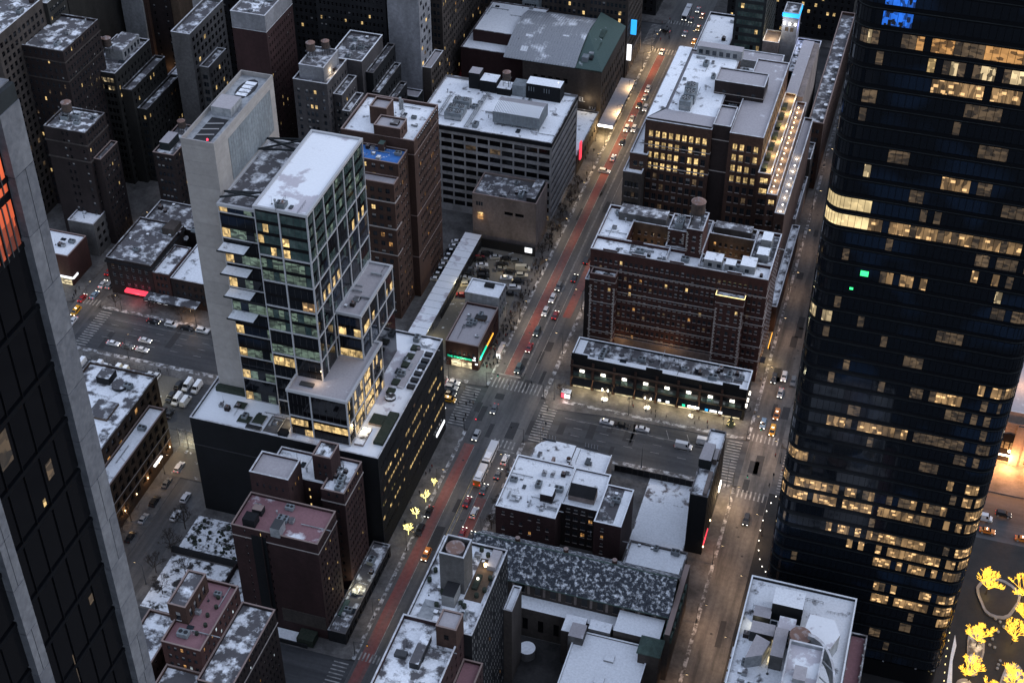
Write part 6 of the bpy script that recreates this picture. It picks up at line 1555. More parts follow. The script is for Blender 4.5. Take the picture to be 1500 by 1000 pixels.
# lower left street
for x, y, k, c, lab, li in ((-92.6, -56.4, 'suv', 'white', 'white suv at the fence end of the lower left street', True), (-93.2, -64.0, 'sedan', 'grey', 'grey car parked by the warehouse lamps', False), (-93.0, -72.6, 'suv', 'black', 'black suv parked by the warehouse lamps', False), (-84.4, -68.2, 'suv', 'white', 'white suv parked below the black podium wall', False),
                        (-83.8, -76.2, 'suv', 'white', 'white suv second below the black podium wall', False), (-92.8, -80.4, 'sedan', 'silver', 'silver car lower on the warehouse side of the street', False), (-93.0, -88.6, 'sedan', 'black', 'black car under the bare trees on the lower left street', False)):
    V(k, c, x, y, UP, lab, None, lights=li)
# small lot by the brown towers
G = 'cars in the small lot by the canopy'
for x, y, k, c, h, lab in ((-33.0, 76.4, 'sedan', 'white', 1.2, 'white car at the back of the small lot'), (-34.8, 63.2, 'suv', 'cream', 1.2, 'cream suv by the canopy in the small lot'), (-31.4, 73.0, 'sedan', 'black', 1.2, 'black car in the middle rank of the small lot, topmost'), (-30.4, 70.0, 'suv', 'black', 1.2, 'black suv in the middle rank of the small lot'),
                           (-29.8, 67.0, 'sedan', 'black', 1.2, 'black car in the middle rank of the small lot, third'), (-29.2, 64.2, 'sedan', 'red', 1.2, 'dark red car lowest of the middle rank in the small lot'), (-34.2, 56.8, 'sedan', 'red', 1.4, 'red car by the lamp at the canopy side of the small lot'), (-35.8, 80.6, 'sedan', 'red', 1.2, 'dark red car deepest in the small lot'),
                           (-17.6, 78.6, 'van', 'cream', 1.3, 'cream van nearest the dark wall in the small lot'), (-21.8, 75.6, 'sedan', 'black', 1.3, 'black car left of the cream van in the small lot'), (-16.8, 74.6, 'suv', 'cream', 1.3, 'tan suv below the cream van in the small lot'), (-21.8, 71.6, 'sedan', 'white', 1.3, 'white car left of the tan suv in the small lot'),
                           (-16.9, 70.8, 'suv', 'black', 1.3, 'black suv near the pavement in the small lot'), (-17.2, 66.6, 'suv', 'white', 1.3, 'white suv near the pavement in the small lot'), (-17.4, 62.8, 'sedan', 'black', 1.3, 'black car lowest near the pavement in the small lot'), (-22.4, 66.4, 'sedan', 'grey', 1.3, 'grey car behind the white suv in the small lot')):
    V(k, c, x, y, -h, lab, G, lights=False, z=0.155, cat='van' if k == 'van' else 'car')
for i, (x, y) in enumerate(((-34.6, 79.5), (-36.0, 72.6), (-36.2, 69.6), (-36.4, 66.4), (-26.0, 79.2), (-25.6, 76.2), (-33.4, 83.6), (-29.6, 82.8), (-25.4, 83.0), (-21.4, 82.4))):
    V('sedan' if i % 3 else 'suv', ('black', 'grey', 'black', 'silver')[i % 4], x, y, -1.2, 'dark car squeezed into the back ranks of the small lot', G, lights=False, z=0.155)
for i in range(9):
    V('sedan', ('white', 'grey', 'black', 'silver')[i % 4], -46.8, 63 + 3.1 * i, -1.4, 'snowy car in the dark alley behind the canopy', 'cars in the alley behind the canopy', lights=False, z=0.13, roof=True)
# right edge avenue
V('van', 'white', 157.2, -2.4, RT, 'white van on the avenue right of the dark glass tower', cat='van'); V('sedan', 'orange', 158.9, -7.6, RT, 'orange taxi on the avenue right of the dark glass tower', cat='taxi')
V('suv', 'black', 163.2, 1.2, RT, 'black suv on the avenue by the lit station'); V('sedan', 'orange', 169.6, -7.9, RT, 'orange taxi at the right frame edge', cat='taxi')
# articulated bus and single bus
def bus(x, y, L, nm, lab, joint=True, rear='paint_orange', head=0.0):
    t = thing(nm, lab, 'bus', (x, y, 0)); t.rotation_euler = (0, 0, head)
    def sec(y0, y1, front):
        mb = MB(); mb.box(-1.28, y0, .35, 1.28, y1, 3.05, 'paint_white'); o = mb.build('body'); o.parent = t
        g = MB()
        for s in (-1, 1): g.box(s * 1.29 - .01, y0 + .5, 1.5, s * 1.29 + .01, y1 - .5, 2.5, 'car_glass')
        if front: g.box(-1.1, y1, 1.2, 1.1, y1 + .03, 2.7, 'car_glass')
        else: g.box(-1.28, y0 - .03, .5, 1.28, y0, 3.0, rear)
        o = g.build('window_band'); o.parent = t
        r = MB(); r.box(-.95, y0 + 1.2, 3.05, .95, y0 + 4.2, 3.35, 'metal_grey', top='snow_full'); o = r.build('roof_unit'); o.parent = t
        for yy in (y0 + 1.8, y1 - 2.2):
            for s in (-1, 1):
                w = MB(); w.tube((s * 1.12, yy, .48), (s * 1.32, yy, .48), .48, 'rubber', 10); o = w.build('wheel'); o.parent = t
    if joint:
        sec(L / 2 - 10.2, L / 2, True); sec(-L / 2, L / 2 - 11.3, False)
        mb = MB(); mb.box(-1.1, L / 2 - 11.3, .5, 1.1, L / 2 - 10.2, 2.9, 'rubber'); o = mb.build('joint_bellows'); o.parent = t
    else: sec(-L / 2, L / 2, True)
    for s in (-1, 1):
        mb = MB(); mb.box(s * .9 - .2, L / 2 + .01, .75, s * .9 + .2, L / 2 + .06, .95, 'head_light'); o = mb.build('headlight'); o.parent = t
        mb = MB(); mb.box(s * .95 - .18, -L / 2 - .06, 1.0, s * .95 + .18, -L / 2 - .035, 1.5, 'tail_light'); o = mb.build('tail_light'); o.parent = t
bus(0.7 + 1.2, -26.2, 19.5, 'articulated_bus', 'white articulated bus with orange rear waiting below the crossing')
bus(-1.8, 297, 13, 'city_bus', 'white bus with headlights beyond the far crossing', False, 'paint_white', DN)

# ================================================================ TREES
def limb(mb, p, d, L, r, lvl, rng, m, up=0.25):
    r = max(r, RMIN)
    n = Vector(p) + Vector(d) * L
    mb.tube(p, n, r, m, 4 if lvl else 5, r * 0.62)
    if lvl <= 0: return
    for _ in range(rng.choice((2, 3, 3))):
        nd = (Vector(d) + Vector((rng.uniform(-.8, .8), rng.uniform(-.8, .8), rng.uniform(-.1, .55) + up * .3))).normalized()
        limb(mb, Vector(p).lerp(n, rng.uniform(.55, 1.0)), nd, L * rng.uniform(.6, .8), r * .58, lvl - 1, rng, m, up)
TREES = {}
RMIN = 0.02
def tree_proto(key, h, m, seed, lvl=4, r=.14, trunk='bark'):
    global RMIN
    RMIN = {'gold': .045, 'yellow': .075}.get(key[0], .022)
    rng = random.Random(seed)
    tk, cr = MB(), MB()
    tk.tube((0, 0, 0), (0, 0, h * .34), r, trunk, 7, r * .75)
    for k in range(5):
        a = k * 1.26 + rng.uniform(-.3, .3)
        limb(cr, (0, 0, h * (.26 + .02 * k)), Vector((math.cos(a) * .8, math.sin(a) * .8, .9)).normalized(), h * .25, r * .6, lvl, rng, m)
    limb(cr, (0, 0, h * .33), Vector((0, 0, 1)), h * .25, r * .7, lvl, rng, m)
    TREES[key] = (tk.mesh('trunk'), cr.mesh('crown'))
for s in range(3): tree_proto(('bare', s), 8.5, 'bark', 10 + s, 5, .17)
tree_proto(('gold', 0), 9.6, 'tree_gold', 31, 5, .2); tree_proto(('gold', 1), 9.6, 'tree_gold', 37, 5, .2)
tree_proto(('yellow', 0), 5.6, 'tree_yellow', 5, 2, .12, 'tree_yellow'); tree_proto(('yellow', 1), 5.6, 'tree_yellow', 9, 2, .12, 'tree_yellow')
tree_proto(('warm', 0), 6.5, 'bark', 55, 4)
def tree(key, x, y, label, group, s=1.0, rz=0.0, name='bare_tree', z=0.13):
    t = thing(name, label, 'tree', (x, y, z), group); t.rotation_euler = (0, 0, rz); t.scale = (s, s, s)
    for n, me in zip(('trunk', 'crown'), TREES[key]):
        o = bpy.data.objects.new(n, me); COL.objects.link(o); o.parent = t
    return t
rng = random.Random(77)
def plight(name, x, y, z, p, col, r=.25, kind='POINT'):
    l = bpy.data.lights.new(name, kind); l.energy = p * LAMP; l.color = col; l.shadow_soft_size = r
    if kind == 'SPOT': l.spot_size = rad(150); l.spot_blend = 0.9
    o = bpy.data.objects.new(name, l); COL.objects.link(o); o.location = (x, y, z); return o
for i, (x, y, w) in enumerate(((-11.7, -61.8, 'nearest'), (-11.7, -54.5, 'second nearest'), (-11.4, -46.9, 'third'), (-11.3, -39.4, 'farthest'))):
    tree(('yellow', i % 2), x, y, f'leafless pavement tree wrapped in yellow lights beside the black podium, {w} of four' if i else 'leafless pavement tree wrapped in yellow lights, closest to the low shops', 'yellow lit pavement trees', 1.0 if i < 3 else .7, i * 1.7, 'lit_tree')
for i, (x, y, w) in enumerate(((160.2, -34.0, 'topmost on the left bed'), (158.9, -55.0, 'in the middle of the left bed'), (157.6, -68.0, 'lowest in the left bed'), (170.2, -33.5, 'topmost at the right frame edge'), (168.6, -50.5, 'middle one at the right frame edge'), (169.4, -68.0, 'lowest at the right frame edge'), (171.8, -43.0, 'half hidden at the right frame edge'), (163.0, -76.0, 'below the others, cut by the frame'))):
    tree(('gold', i % 2), x, y, f'plaza tree wrapped in golden lights, {w}', 'golden lit plaza trees', rng.uniform(.95, 1.12), i * 1.3, 'lit_tree')
    plight('tree_glow', x, y, 3.2, 420, (1.0, .66, .2), .6)
for i, (x, y, w) in enumerate(((-12.2, 96, ''), (-13.4, 103, ''), (-12.0, 110, ''), (-13.0, 117, ''), (-11.8, 124, ''), (-13.2, 131, ''), (-12.4, 138, ''), (-12.8, 88, ''), (-11.7, 80, ''))):
    tree(('bare', i % 3), x, y, 'bare dark pavement tree in the row along the red lane by the banded office', 'bare trees along the boulevard', rng.uniform(.75, 1.0), rng.uniform(0, 6))
for i, (x, y) in enumerate(((-12.5, 48), (-12.2, 60), (-13, 40), (-12.0, 54), (-12.6, 68))): tree(('bare', i % 3), x, y, 'small bare tree in the crowd beside the corner shops', 'bare trees by the corner shops', .55, i)
for i, (x, y) in enumerate(((-96.2, -82), (-95.8, -90), (-95.4, -99), (-78.6, -80), (-78.2, -90), (-78.8, -99), (-95.6, -108))): tree(('bare', i % 3), x, y, 'bare dark tree shading the lower left street', 'bare trees on the lower left street', rng.uniform(.9, 1.2), rng.uniform(0, 6))
for i, (x, y) in enumerate(((-70, -97), (-64, -104), (-73, -106), (-60, -112))): tree(('bare', i % 3), x, y, 'bare tree in the snowy back garden', 'bare trees in the snowy gardens', .9, i * 2)
for i, (x, y) in enumerate(((-153.4, 13.2), (-127, 13.6), (-139, 13.8))): tree(('bare', (i + 1) % 3), x, y, ('warm lit bare tree in front of the corniced building', 'bare tree in front of the tenement', 'bare tree by the red awning')[i], None, .75, i)
for i, (x, y) in enumerate(((15.5, 14), (31.8, 17), (44.5, 17.4))): tree(('bare', i), x, y, ('bare tree on the crossing corner by the news kiosk', 'bare tree left on the arcade pavement', 'bare tree in the middle of the arcade pavement')[i], None, .7, i)
for i, (x, y) in enumerate(((12, -52), (12.4, -44), (12.2, -31))): tree(('bare', i), x, y, 'bare tree on the pavement beside the white roofed brick block', 'bare trees by the brick block', .8, i * 2)
t = thing('lit_evergreen', 'small christmas tree with warm lights at the arcade corner', 'tree', (73.8, 16.4, .13))
mb = MB()
for k in range(4): mb.cyl(0, 0, .5 + .9 * k, 1.7 + .9 * k, 1.5 - .3 * k, 'evergreen', 9, .1)
mb.build('crown').parent = t
mb = MB(); rr = random.Random(2)
for k in range(26):
    a = rr.uniform(0, 6.28); q = rr.random(); mb.box(1.45 * (1 - q) * math.cos(a) - .07, 1.45 * (1 - q) * math.sin(a) - .07, .7 + 3.4 * q, 1.45 * (1 - q) * math.cos(a) + .07, 1.45 * (1 - q) * math.sin(a) + .07, .84 + 3.4 * q, 'fairy')
o = mb.build('fairy_light', kind='stuff'); o.parent = t

# ================================================================ STREET LAMPS AND SIGNALS
def lamp_meshes():
    p = MB(); p.cyl(0, 0, 0, 8.6, .10, 'metal_dark', 7, .06); p.cyl(0, 0, 0, .7, .2, 'metal_dark', 8)
    a = MB(); a.tube((0, 0, 8.4), (1.1, 0, 9.0), .05, 'metal_dark'); a.tube((1.1, 0, 9.0), (2.2, 0, 9.05), .045, 'metal_dark')
    hd = MB(); hd.box(1.9, -.16, 8.98, 2.75, .16, 9.14, 'metal_dark'); b = MB(); b.box(2.0, -.12, 8.9, 2.65, .12, 8.975, 'lamp_warm')
    return [('pole', p.mesh('lamp_pole')), ('arm', a.mesh('lamp_arm')), ('lamp_head', hd.mesh('lamp_head')), ('bulb', b.mesh('lamp_bulb'))]
LM = lamp_meshes()
def lamp(x, y, rz, label, group, power=2600, col=(1.0, .74, .45)):
    t = thing('street_lamp', label, 'street lamp', (x, y, .13), group); t.rotation_euler = (0, 0, rz)
    for n, me in LM:
        o = bpy.data.objects.new(n, me); COL.objects.link(o); o.parent = t
    plight('lamp_light', x + 2.3 * math.cos(rz), y + 2.3 * math.sin(rz), 8.9, power, col, .3, 'SPOT')
G = 'street lamps along the boulevard'
for k, y in enumerate((-96, -68, -40, 24, 50, 76, 104, 130)):
    pw = (900, 900, 1500, 3000, 2600, 2200, 1900, 1900)[k]
    lamp(-10.0, y, 0, 'curved arm street lamp on the left kerb of the boulevard', G, pw, (1, .76, .5)); lamp(10.0, y + 12, math.pi, 'curved arm street lamp on the right kerb of the boulevard', G, pw * .8, (1, .70, .44))
for k, y in enumerate((152, 172, 192, 214, 240, 258)):
    lamp(-10.0, y, 0, 'street lamp on the glowing upper stretch of the boulevard', 'street lamps near the theatre', (3200, 5200, 6500, 5200, 5200, 7000)[k], (1, .66, .3)); lamp(10.0, y + 8, math.pi, 'street lamp across from the theatre', 'street lamps near the theatre', 2600, (1, .62, .3))
G = 'street lamps on the right side street'
for k, y in enumerate((-122, -96, -70, -46, -20, 14, 40, 68, 96, 124, 152, 184)):
    lamp(80.4, y, 0, 'street lamp on the hotel side of the right side street', G, (2300, 2600, 2800, 2900, 3000, 2800, 2300, 2000, 1700, 1300, 1100, 1000)[k], (1, .62, .36))
    if k < 6: lamp(92.6, y - 10, math.pi, 'street lamp on the plaza side of the right side street', G, 3000, (1, .66, .40))
G = 'street lamps on the avenue'
for x, pw in ((-150, 1300), (-120, 700), (-24, 1500), (14, 2600), (40, 900), (72, 2200)):
    lamp(x, 11.6, -math.pi / 2, 'street lamp on the far kerb of the avenue', G, pw, (1, .80, .56))
for x in (-135, -96, 16, 50, 78): lamp(x, -11.6, math.pi / 2, 'street lamp on the near kerb of the avenue', G, 1000 if x < 70 else 2400, (1, .76, .52))
for x, y in ((-165, 14), (-160, 34), (-166, 60), (-160, 90)): lamp(x + (0.0 if x < -163 else 1.2), y, math.pi if x > -163 else 0, 'street lamp on the left side street', 'street lamps on the left side street', 1300, (1, .72, .42))
lamp(-96.0, -60, 0, 'street lamp on the lower left street by the warehouse', 'street lamps on the lower left street', 1200, (1, .70, .42)); lamp(-79.6, -104, math.pi, 'street lamp on the lower left street by the gardens', 'street lamps on the lower left street', 500)
for k in range(5): plight('wall_lamp_light', -96.9, -112 + 15 * k, 4.3, 260, (1, .62, .3), .2)
# arcade twin globe lamps
for i, (x, y) in enumerate(((30.4, 16.6), (45.2, 16.8), (60.4, 17.0))):
    t = thing('globe_lamp', ('twin globe lamp on the left of the arcade pavement', 'twin globe lamp in the middle of the arcade pavement', 'twin globe lamp on the right of the arcade pavement')[i], 'street lamp', (x, y, .13))
    part({'o': t}, lambda mb: mb.cyl(x, y, .13, 4.4, .11, 'metal_dark', 8, .07), 'pole'); part({'o': t}, lambda mb: mb.box(x - 1.1, y - .05, 4.2, x + 1.1, y + .05, 4.32, 'metal_dark'), 'arm')
    for s in (-1, 1): part({'o': t}, lambda mb: mb.cyl(x + s, y, 4.33, 4.95, .3, 'lamp_white', 10, .22), 'globe')
    part({'o': t}, lambda mb: mb.cyl(x, y, .131, .45, 1.2, 'stone_grey', 14, top='garden_snow'), 'planter')
    plight('globe_light', x, y - .5, 4.2, 420, (1, .84, .58), .4)
for k in range(8): plight('awning_light', 21.3 + 7.38 * k, 18.2, 3.3, 900, (1, .80, .46), .3)
plight('diner_light', -21.5, 16.5, 3.4, 700, (1, .88, .6), .4); plight('diner_light', -13.6, 20, 4.0, 700, (.7, 1, .75), .4)
plight('lot_light', -35.8, 58.5, 5.0, 900, (1, .84, .5), .3); plight('lot_light', -24, 76, 5, 500, (1, .8, .45), .3); plight('lot_light', -36.2, 30, 4, 500, (1, .88, .5), .3)
plight('lot_light', -115, -31, 6, 1300, (1, .92, .66), .3); plight('lot_light', -95, -44, 4, 1500, (1, .95, .7), .3); plight('lot_light', -131, -23.5, 5, 500, (1, .9, .6), .3)
plight('roof_light', -30.0, -41.5, 57.2, 380, (1, .72, .38), .3); plight('roof_light', -46.5, -63.5, 40.2, 300, (1, .8, .5), .3); plight('roof_light', -24.5, -60, 39.8, 400, (1, .75, .4), .3); plight('roof_light', -37.5, -61.5, 57, 200, (1, .7, .4), .2)
plight('shop_roof_light', -16.6, -90.4, 6.2, 500, (1, .92, .6), .3)
for k in range(6): plight('terrace_light', 67.4, 96 + 10 * k, 52.0, 800, (1, .70, .28), .3)
for k in range(9): plight('terrace_light', 70.8, 90 + 7 * k, 47.6, 260, (1, .66, .32), .2)
for k in range(5): plight('terrace_light', 74.4, 88 + 9 * k, 41.0, 120, (1, .8, .5), .2)
plight('loft_light', 20.5, 95.6, 44, 200, (1, .75, .4), .2)
plight('mast_light', 55.5, 196.8, 54, 900, (.9, .92, 1), .3); plight('mast_light', 51, 199, 49, 900, (1, .75, .4), .3); plight('mast_light', 62, 203, 52, 700, (.35, .4, 1), .3)
for k in range(4): plight('facade_light', 155 + 8 * k, 22.5, 3.0, 9000, (1, .42, .14), .5)
plight('facade_light', 163, 40, 26, 1500, (1, .5, .2), .4)
plight('hotel_base_light', 30, 36.5, 8.5, 260, (1, .6, .26), .3); plight('hotel_base_light', 46, 36.5, 10, 420, (1, .6, .26), .3); plight('marquee_light', 80.5, 52, 3.6, 900, (1, .7, .3), .3)
plight('court_light', 34, 55, 36, 330, (1, .68, .42), .3); plight('court_light', 62, 56, 36, 330, (1, .68, .42), .3)
plight('narrow_light', 78.3, -20.5, 4.2, 1300, (1, .68, .36), .3); plight('narrow_light', 77.6, -40, 4.5, 160, (1, .5, .3), .3); plight('garage_light', 14.2, -63.8, 2.6, 420, (1, .5, .16), .2)
plight('canopy_light', -12, 178, 4, 2600, (1, .7, .3), .4); plight('corner_store_light', -183, 18.4, 3.0, 900, (1, .9, .62), .3); plight('red_awning_light', -147, 17.2, 3, 260, (1, .2, .2), .3); plight('kerb_light', -124, 14, 3, 420, (1, .55, .25), .3)
plight('theatre_light', -21, 182.5, 14, 400, (1, .8, .5), .3); plight('deco_light', -99.6, 101, 59.5, 300, (1, .75, .45), .3); plight('uplight', -189.5, 145.5, 24, 500, (1, .8, .4), .3); plight('uplight', -196, 143.5, 20, 400, (1, .6, .3), .3)
plight('plant_light', 104.8, -108, 43.4, 260, (1, .95, .7), .2); plight('plant_light', 99.5, -100.5, 42.5, 160, (1, .9, .6), .2); plight('terrace_glow', 29.5, -110, 51, 130, (1, .85, .6), .2)
plight('tanblank_light', -38.3, 89.6, 12.4, 60, (1, .55, .2), .2)
# traffic signals
def signal(x, y, rz, col, label):
    t = thing('traffic_signal', label, 'traffic light', (x, y, .13)); t.rotation_euler = (0, 0, rz)
    p = MB(); p.cyl(0, 0, 0, 6.2, .11, 'metal_dark', 7, .08); p.tube((0, 0, 6.0), (4.4, 0, 6.5), .06, 'metal_dark'); p.build('pole').parent = t
    h = MB(); h.box(4.0, -.2, 5.6, 4.4, .2, 6.6, 'metal_dark'); h.build('signal_head').parent = t
    for k, c in enumerate(('beacon_red', 'sign_amber', 'sign_green')):
        b = MB(); b.cyl(4.2, 0, 0, .01, .0, 'metal_dark', 3) if False else b.box(4.07, -.24, 6.28 - .32 * k, 4.33, -.2, 6.52 - .32 * k, c if c == col else 'fan_dark'); b.build('lens').parent = t
signal(10.2, 11.4, math.pi, 'sign_amber', 'traffic signal on the far right corner of the main crossing'); signal(-10.2, 11.5, 0, 'sign_green', 'traffic signal by the corner diner'); signal(10.3, -12, math.pi, 'sign_amber', 'traffic signal by the round corner shop'); signal(-10.3, -12.0, 0, 'beacon_red', 'traffic signal by the black podium corner')
signal(80.0, -11.6, 0, 'sign_green', 'traffic signal on the side street corner by the narrow dark building'); signal(80.2, 11.4, 0, 'sign_green', 'traffic signal by the arcade end'); signal(-10, -110.5, 0, 'sign_amber', 'traffic signal on the lower corner below the low shops')
# kiosk, planters, bollards
t = thing('news_kiosk', 'lit red and white advertising kiosk on the crossing corner', 'kiosk', (17.5, 14.3, .13))
part({'o': t}, lambda mb: mb.box(15.9, 13.2, .13, 19.2, 15.4, 2.7, 'steel_dark', top='snow_most'), 'booth'); part({'o': t}, lambda mb: [mb.box(16.0, 13.1, .6, 17.2, 13.18, 2.4, 'sign_red'), mb.box(17.2, 13.1, .6, 19.1, 13.18, 2.2, 'sign_white')], 'poster')
plight('kiosk_light', 17.5, 12.3, 1.5, 160, (1, .7, .6), .3)
t = thing('bus_shelter', 'bus shelter with glowing white panel at the red lane kerb', 'shelter', (-10.4, 28, .13))
part({'o': t}, lambda mb: mb.box(-11.6, 26.5, 2.4, -9.9, 33.2, 2.55, 'metal_grey', top='frost_grey'), 'roof'); part({'o': t}, lambda mb: mb.box(-11.4, 26.3, .5, -10.0, 26.45, 2.35, 'sign_white'), 'advert_panel'); part({'o': t}, lambda mb: mb.box(-10.85, 26.25, 1.1, -10.4, 26.29, 1.75, 'metal_dark'), 'advert_figure')
part({'o': t}, lambda mb: [mb.cyl(x, y, .13, 2.4, .05, 'metal_dark', 5) for x in (-11.5, -10.0) for y in (27, 30, 33)], 'post', kind='stuff')
t = thing('billboard', 'small glowing white billboard on the dark lot wall', 'billboard', (-17.8, 87.2, .13))
part({'o': t}, lambda mb: mb.box(-19.4, 87.2, 2.2, -16.6, 87.4, 4.3, 'sign_white'), 'panel'); part({'o': t}, lambda mb: [mb.cyl(x, 87.5, .13, 4.3, .08, 'metal_dark', 6) for x in (-19, -17)], 'post', kind='stuff')
bm = MB(); bm.cyl(0, 0, 0, .95, .11, 'metal_dark', 7); bm2 = MB(); bm2.cyl(0, 0, .95, 1.15, .13, 'lamp_white', 7)
b1, b2 = bm.mesh('bollard_post'), bm2.mesh('bollard_light')
for k in range(13):
    a = rad(118 + 13.5 * k); x, y = 98.2 + 6.4 * math.cos(a), -27 + 19 * math.sin(a)
    if x < 99:
        t = thing('bollard', 'white topped light bollard in the curved row by the glass tower', 'bollard', (x, y, .13), 'curved row of light bollards')
        for n, me in (('post', b1), ('light', b2)):
            o = bpy.data.objects.new(n, me); COL.objects.link(o); o.parent = t
for i, (x, y, r1, r2) in enumerate(((163.8, -34.5, 6.2, 8.0), (158.6, -56.5, 2.4, 9.5), (157.0, -74.0, 3.4, 6.5), (169.8, -68.0, 4.2, 10.0))):
    def bed(q): return [(x + r1 * q * (1 + .14 * math.sin(3 * a * .314 + i)) * math.cos(a * .314), y + r2 * q * math.sin(a * .314)) for a in range(20)]
    t = thing('planting_bed', ('large curved planting bed with pale rim at the top of the plaza', 'narrow pale planting bed by the left golden trees', 'low planting bed at the bottom of the plaza', 'right hand planting bed at the frame edge')[i], 'planter', (x, y, .13))
    part({'o': t}, lambda mb: mb.prism(bed(1), .131, .6, 'band_stone'), 'rim'); part({'o': t}, lambda mb: mb.prism(bed(.86 if i in (0, 3) else .8), .3, .66, 'plaza_dark' if i == 0 else 'frost_dark'), 'soil')
mb = MB(); mb.cyl(0, 0, 0, .45, .42, 'white_wall', 10); st_ = mb.mesh('plaza_stool')
for i, (x, y) in enumerate(((163.6, -42.6), (164.9, -43.4), (166, -45), (164.6, -47.4), (163.2, -50.6), (164.0, -53.5), (162.6, -53), (165.8, -58), (165.4, -59.6), (165.2, -61.0))):
    o = bpy.data.objects.new('plaza_stool', st_); COL.objects.link(o); o.location = (x, y, .131); tag(o, 'small round white stool between the golden trees on the dark plaza', 'stool', 'white plaza stools')
mb = MB(); mb.box(151.2, -78, .131, 151.5, -12, .30, 'fairy') if False else [mb.box(151.0 + .12 * math.sin(k), -76 + 3.0 * k, .131, 151.2 + .12 * math.sin(k), -75.6 + 3.0 * k, .35, 'fairy') for k in range(20)]
tag(mb.build('edge_light_strip', kind='stuff'), 'line of small warm ground lights along the foot of the dark glass tower', 'lights')
tag_s = MB(); tag_s.prism([(152.4, -76), (153.4, -70), (152.9, -62), (153.5, -56), (152.8, -52), (152.2, -60), (152.0, -70)], .131, .2, 'snow_full'); o = tag_s.build('snow_bank', kind='stuff'); o['label'] = 'thin ragged snow bank beside the tower edge'; o['category'] = 'snow'
# fences: lattice at the lot gate
t = thing('lattice_gate', 'tall lit mesh fence closing the lot at the end of the lower left street', 'fence', (-90, -46.5, .13))
part({'o': t}, lambda mb: [mb.box(-97.4, -46.6 + 0.0, .13 + 1.9 * k, -79.2, -46.5, .22 + 1.9 * k, 'metal_grey') for k in range(5)], 'rail', kind='stuff')
for k in range(7): part({'o': t}, lambda mb: mb.cyl(-97.3 + 3.0 * k, -46.55, .13, 8.0, .09, 'metal_dark', 6), 'post')
part({'o': t}, lambda mb: [mb.tube((-97.3 + 1.5 * k, -46.55, .2), (-95.8 + 1.5 * k, -46.55, 7.8), .03, 'metal_grey', 4) for k in range(12)] + [mb.tube((-97.3 + 1.5 * k, -46.55, 7.8), (-95.8 + 1.5 * k, -46.55, .2), .03, 'metal_grey', 4) for k in range(12)], 'mesh', kind='stuff')
sheet('gate_yard', -97.4, -60, -79.2, -40.5, 0.152, 'lot_ground')
mb = MB(); mb.box(-79.0, -48, .13, -78.6, -16.5, 8.6, 'dark_wall'); tag(mb.build('site_wall'), 'long dark site wall between the van lot and black podium', 'wall')
mb = MB(); [mb.cyl(-150 + 3 * k, -15.9, .13, 2.2, .05, 'metal_dark', 5) for k in range(12)]; [mb.box(-150, -15.93, z_, -116, -15.87, z_ + .06, 'metal_dark') for z_ in (.6, 1.3, 2.1)]
tag(mb.build('lot_fence'), 'dark metal fence along the avenue side of the van lot', 'fence')
mb = MB(); mb.box(-37.4, 42, .13, -37.1, 88.6, 2.4, 'dark_wall'); mb.box(-37.2, 88.2, .13, -15.6, 88.5, 4.2, 'dark_wall'); tag(mb.build('lot_wall'), 'dark boundary wall around the small lot by the canopy', 'wall')
# snowy back gardens below the black podium
sheet('snow_garden', -77.2, -88.2, -57.0, -73.6, 0.150, 'garden_snow'); sheet('snow_garden', -77.4, -112, -46.6, -90.6, 0.150, 'garden_snow')
mb = MB(); mb.box(-78, -90.0, .13, -46.5, -89.2, 2.4, 'dark_wall'); tag(mb.build('garden_wall'), 'dark wall dividing the two snowy back gardens', 'wall')
mb = MB(); mb.box(-56.6, -104, .13, -56.2, -90.2, 2.2, 'brick_dark'); tag(mb.build('garden_side_wall'), 'low side wall of the lower snowy garden', 'wall')
mb = MB(); rr = random.Random(8)
for k in range(60):
    x, y = rr.uniform(-76, -58), rr.uniform(-87, -75); r = rr.uniform(.25, .8); mb.prism([(x + r * math.cos(a * 1.05) * rr.uniform(.6, 1.1), y + r * math.sin(a * 1.05) * rr.uniform(.6, 1.1)) for a in range(6)], .15, .15 + rr.uniform(.2, .7), 'evergreen')
o = mb.build('shrub_patch', kind='stuff'); o['label'] = 'dark shrubs poking through the garden snow'; o['category'] = 'shrubs'
t = thing('snow_strip_yard', 'snowy fenced strip at the foot of the stepped brick tower', 'yard', (-32, -110, .13))
part({'o': t}, lambda mb: mb.box(-44, -111.8, .14, -27.6, -107.7, .5, 'stone_grey', top='snow_full'), 'snow_bed'); part({'o': t}, lambda mb: mb.box(-27.4, -111.6, .14, -22.4, -107.7, 3.0, 'evergreen'), 'hedge'); part({'o': t}, lambda mb: mb.box(-44, -112.3, .14, -24, -111.9, 1.6, 'dark_wall'), 'fence')

for a_, b_ in ((-418, -131), (-112, -12), (12, 262)):
    sheet('kerb_snow', -10.6, a_, -9.45, b_, 0.136, 'kerb_snow'); sheet('kerb_snow', 9.45, a_, 10.9, b_, 0.136, 'kerb_snow')
    sheet('kerb_snow', 80.0, a_, 81.1, b_, 0.136, 'kerb_snow')
for x0, x1 in ((-158, -92), (-79, -17), (17, 79)):
    sheet('kerb_snow', x0, 10.9, x1, 12.4, 0.136, 'kerb_snow'); sheet('kerb_snow', x0, -12.6, x1, -10.9, 0.136, 'kerb_snow')
mbm = MB(); rr = random.Random(12)
for x0, x1, y0, y1, n in ((-8, 8, -110, 250, 34), (-150, 75, -9, 9, 26), (82, 91, -100, 180, 22)):
    for _ in range(n):
        x, y = rr.uniform(x0, x1), rr.uniform(y0, y1); mbm.face([(x + .42 * math.cos(k * .785), y + .42 * math.sin(k * .785), .0075) for k in range(8)], 'manhole')
o = mbm.build('manhole_cover', kind='structure')
mbm = MB()
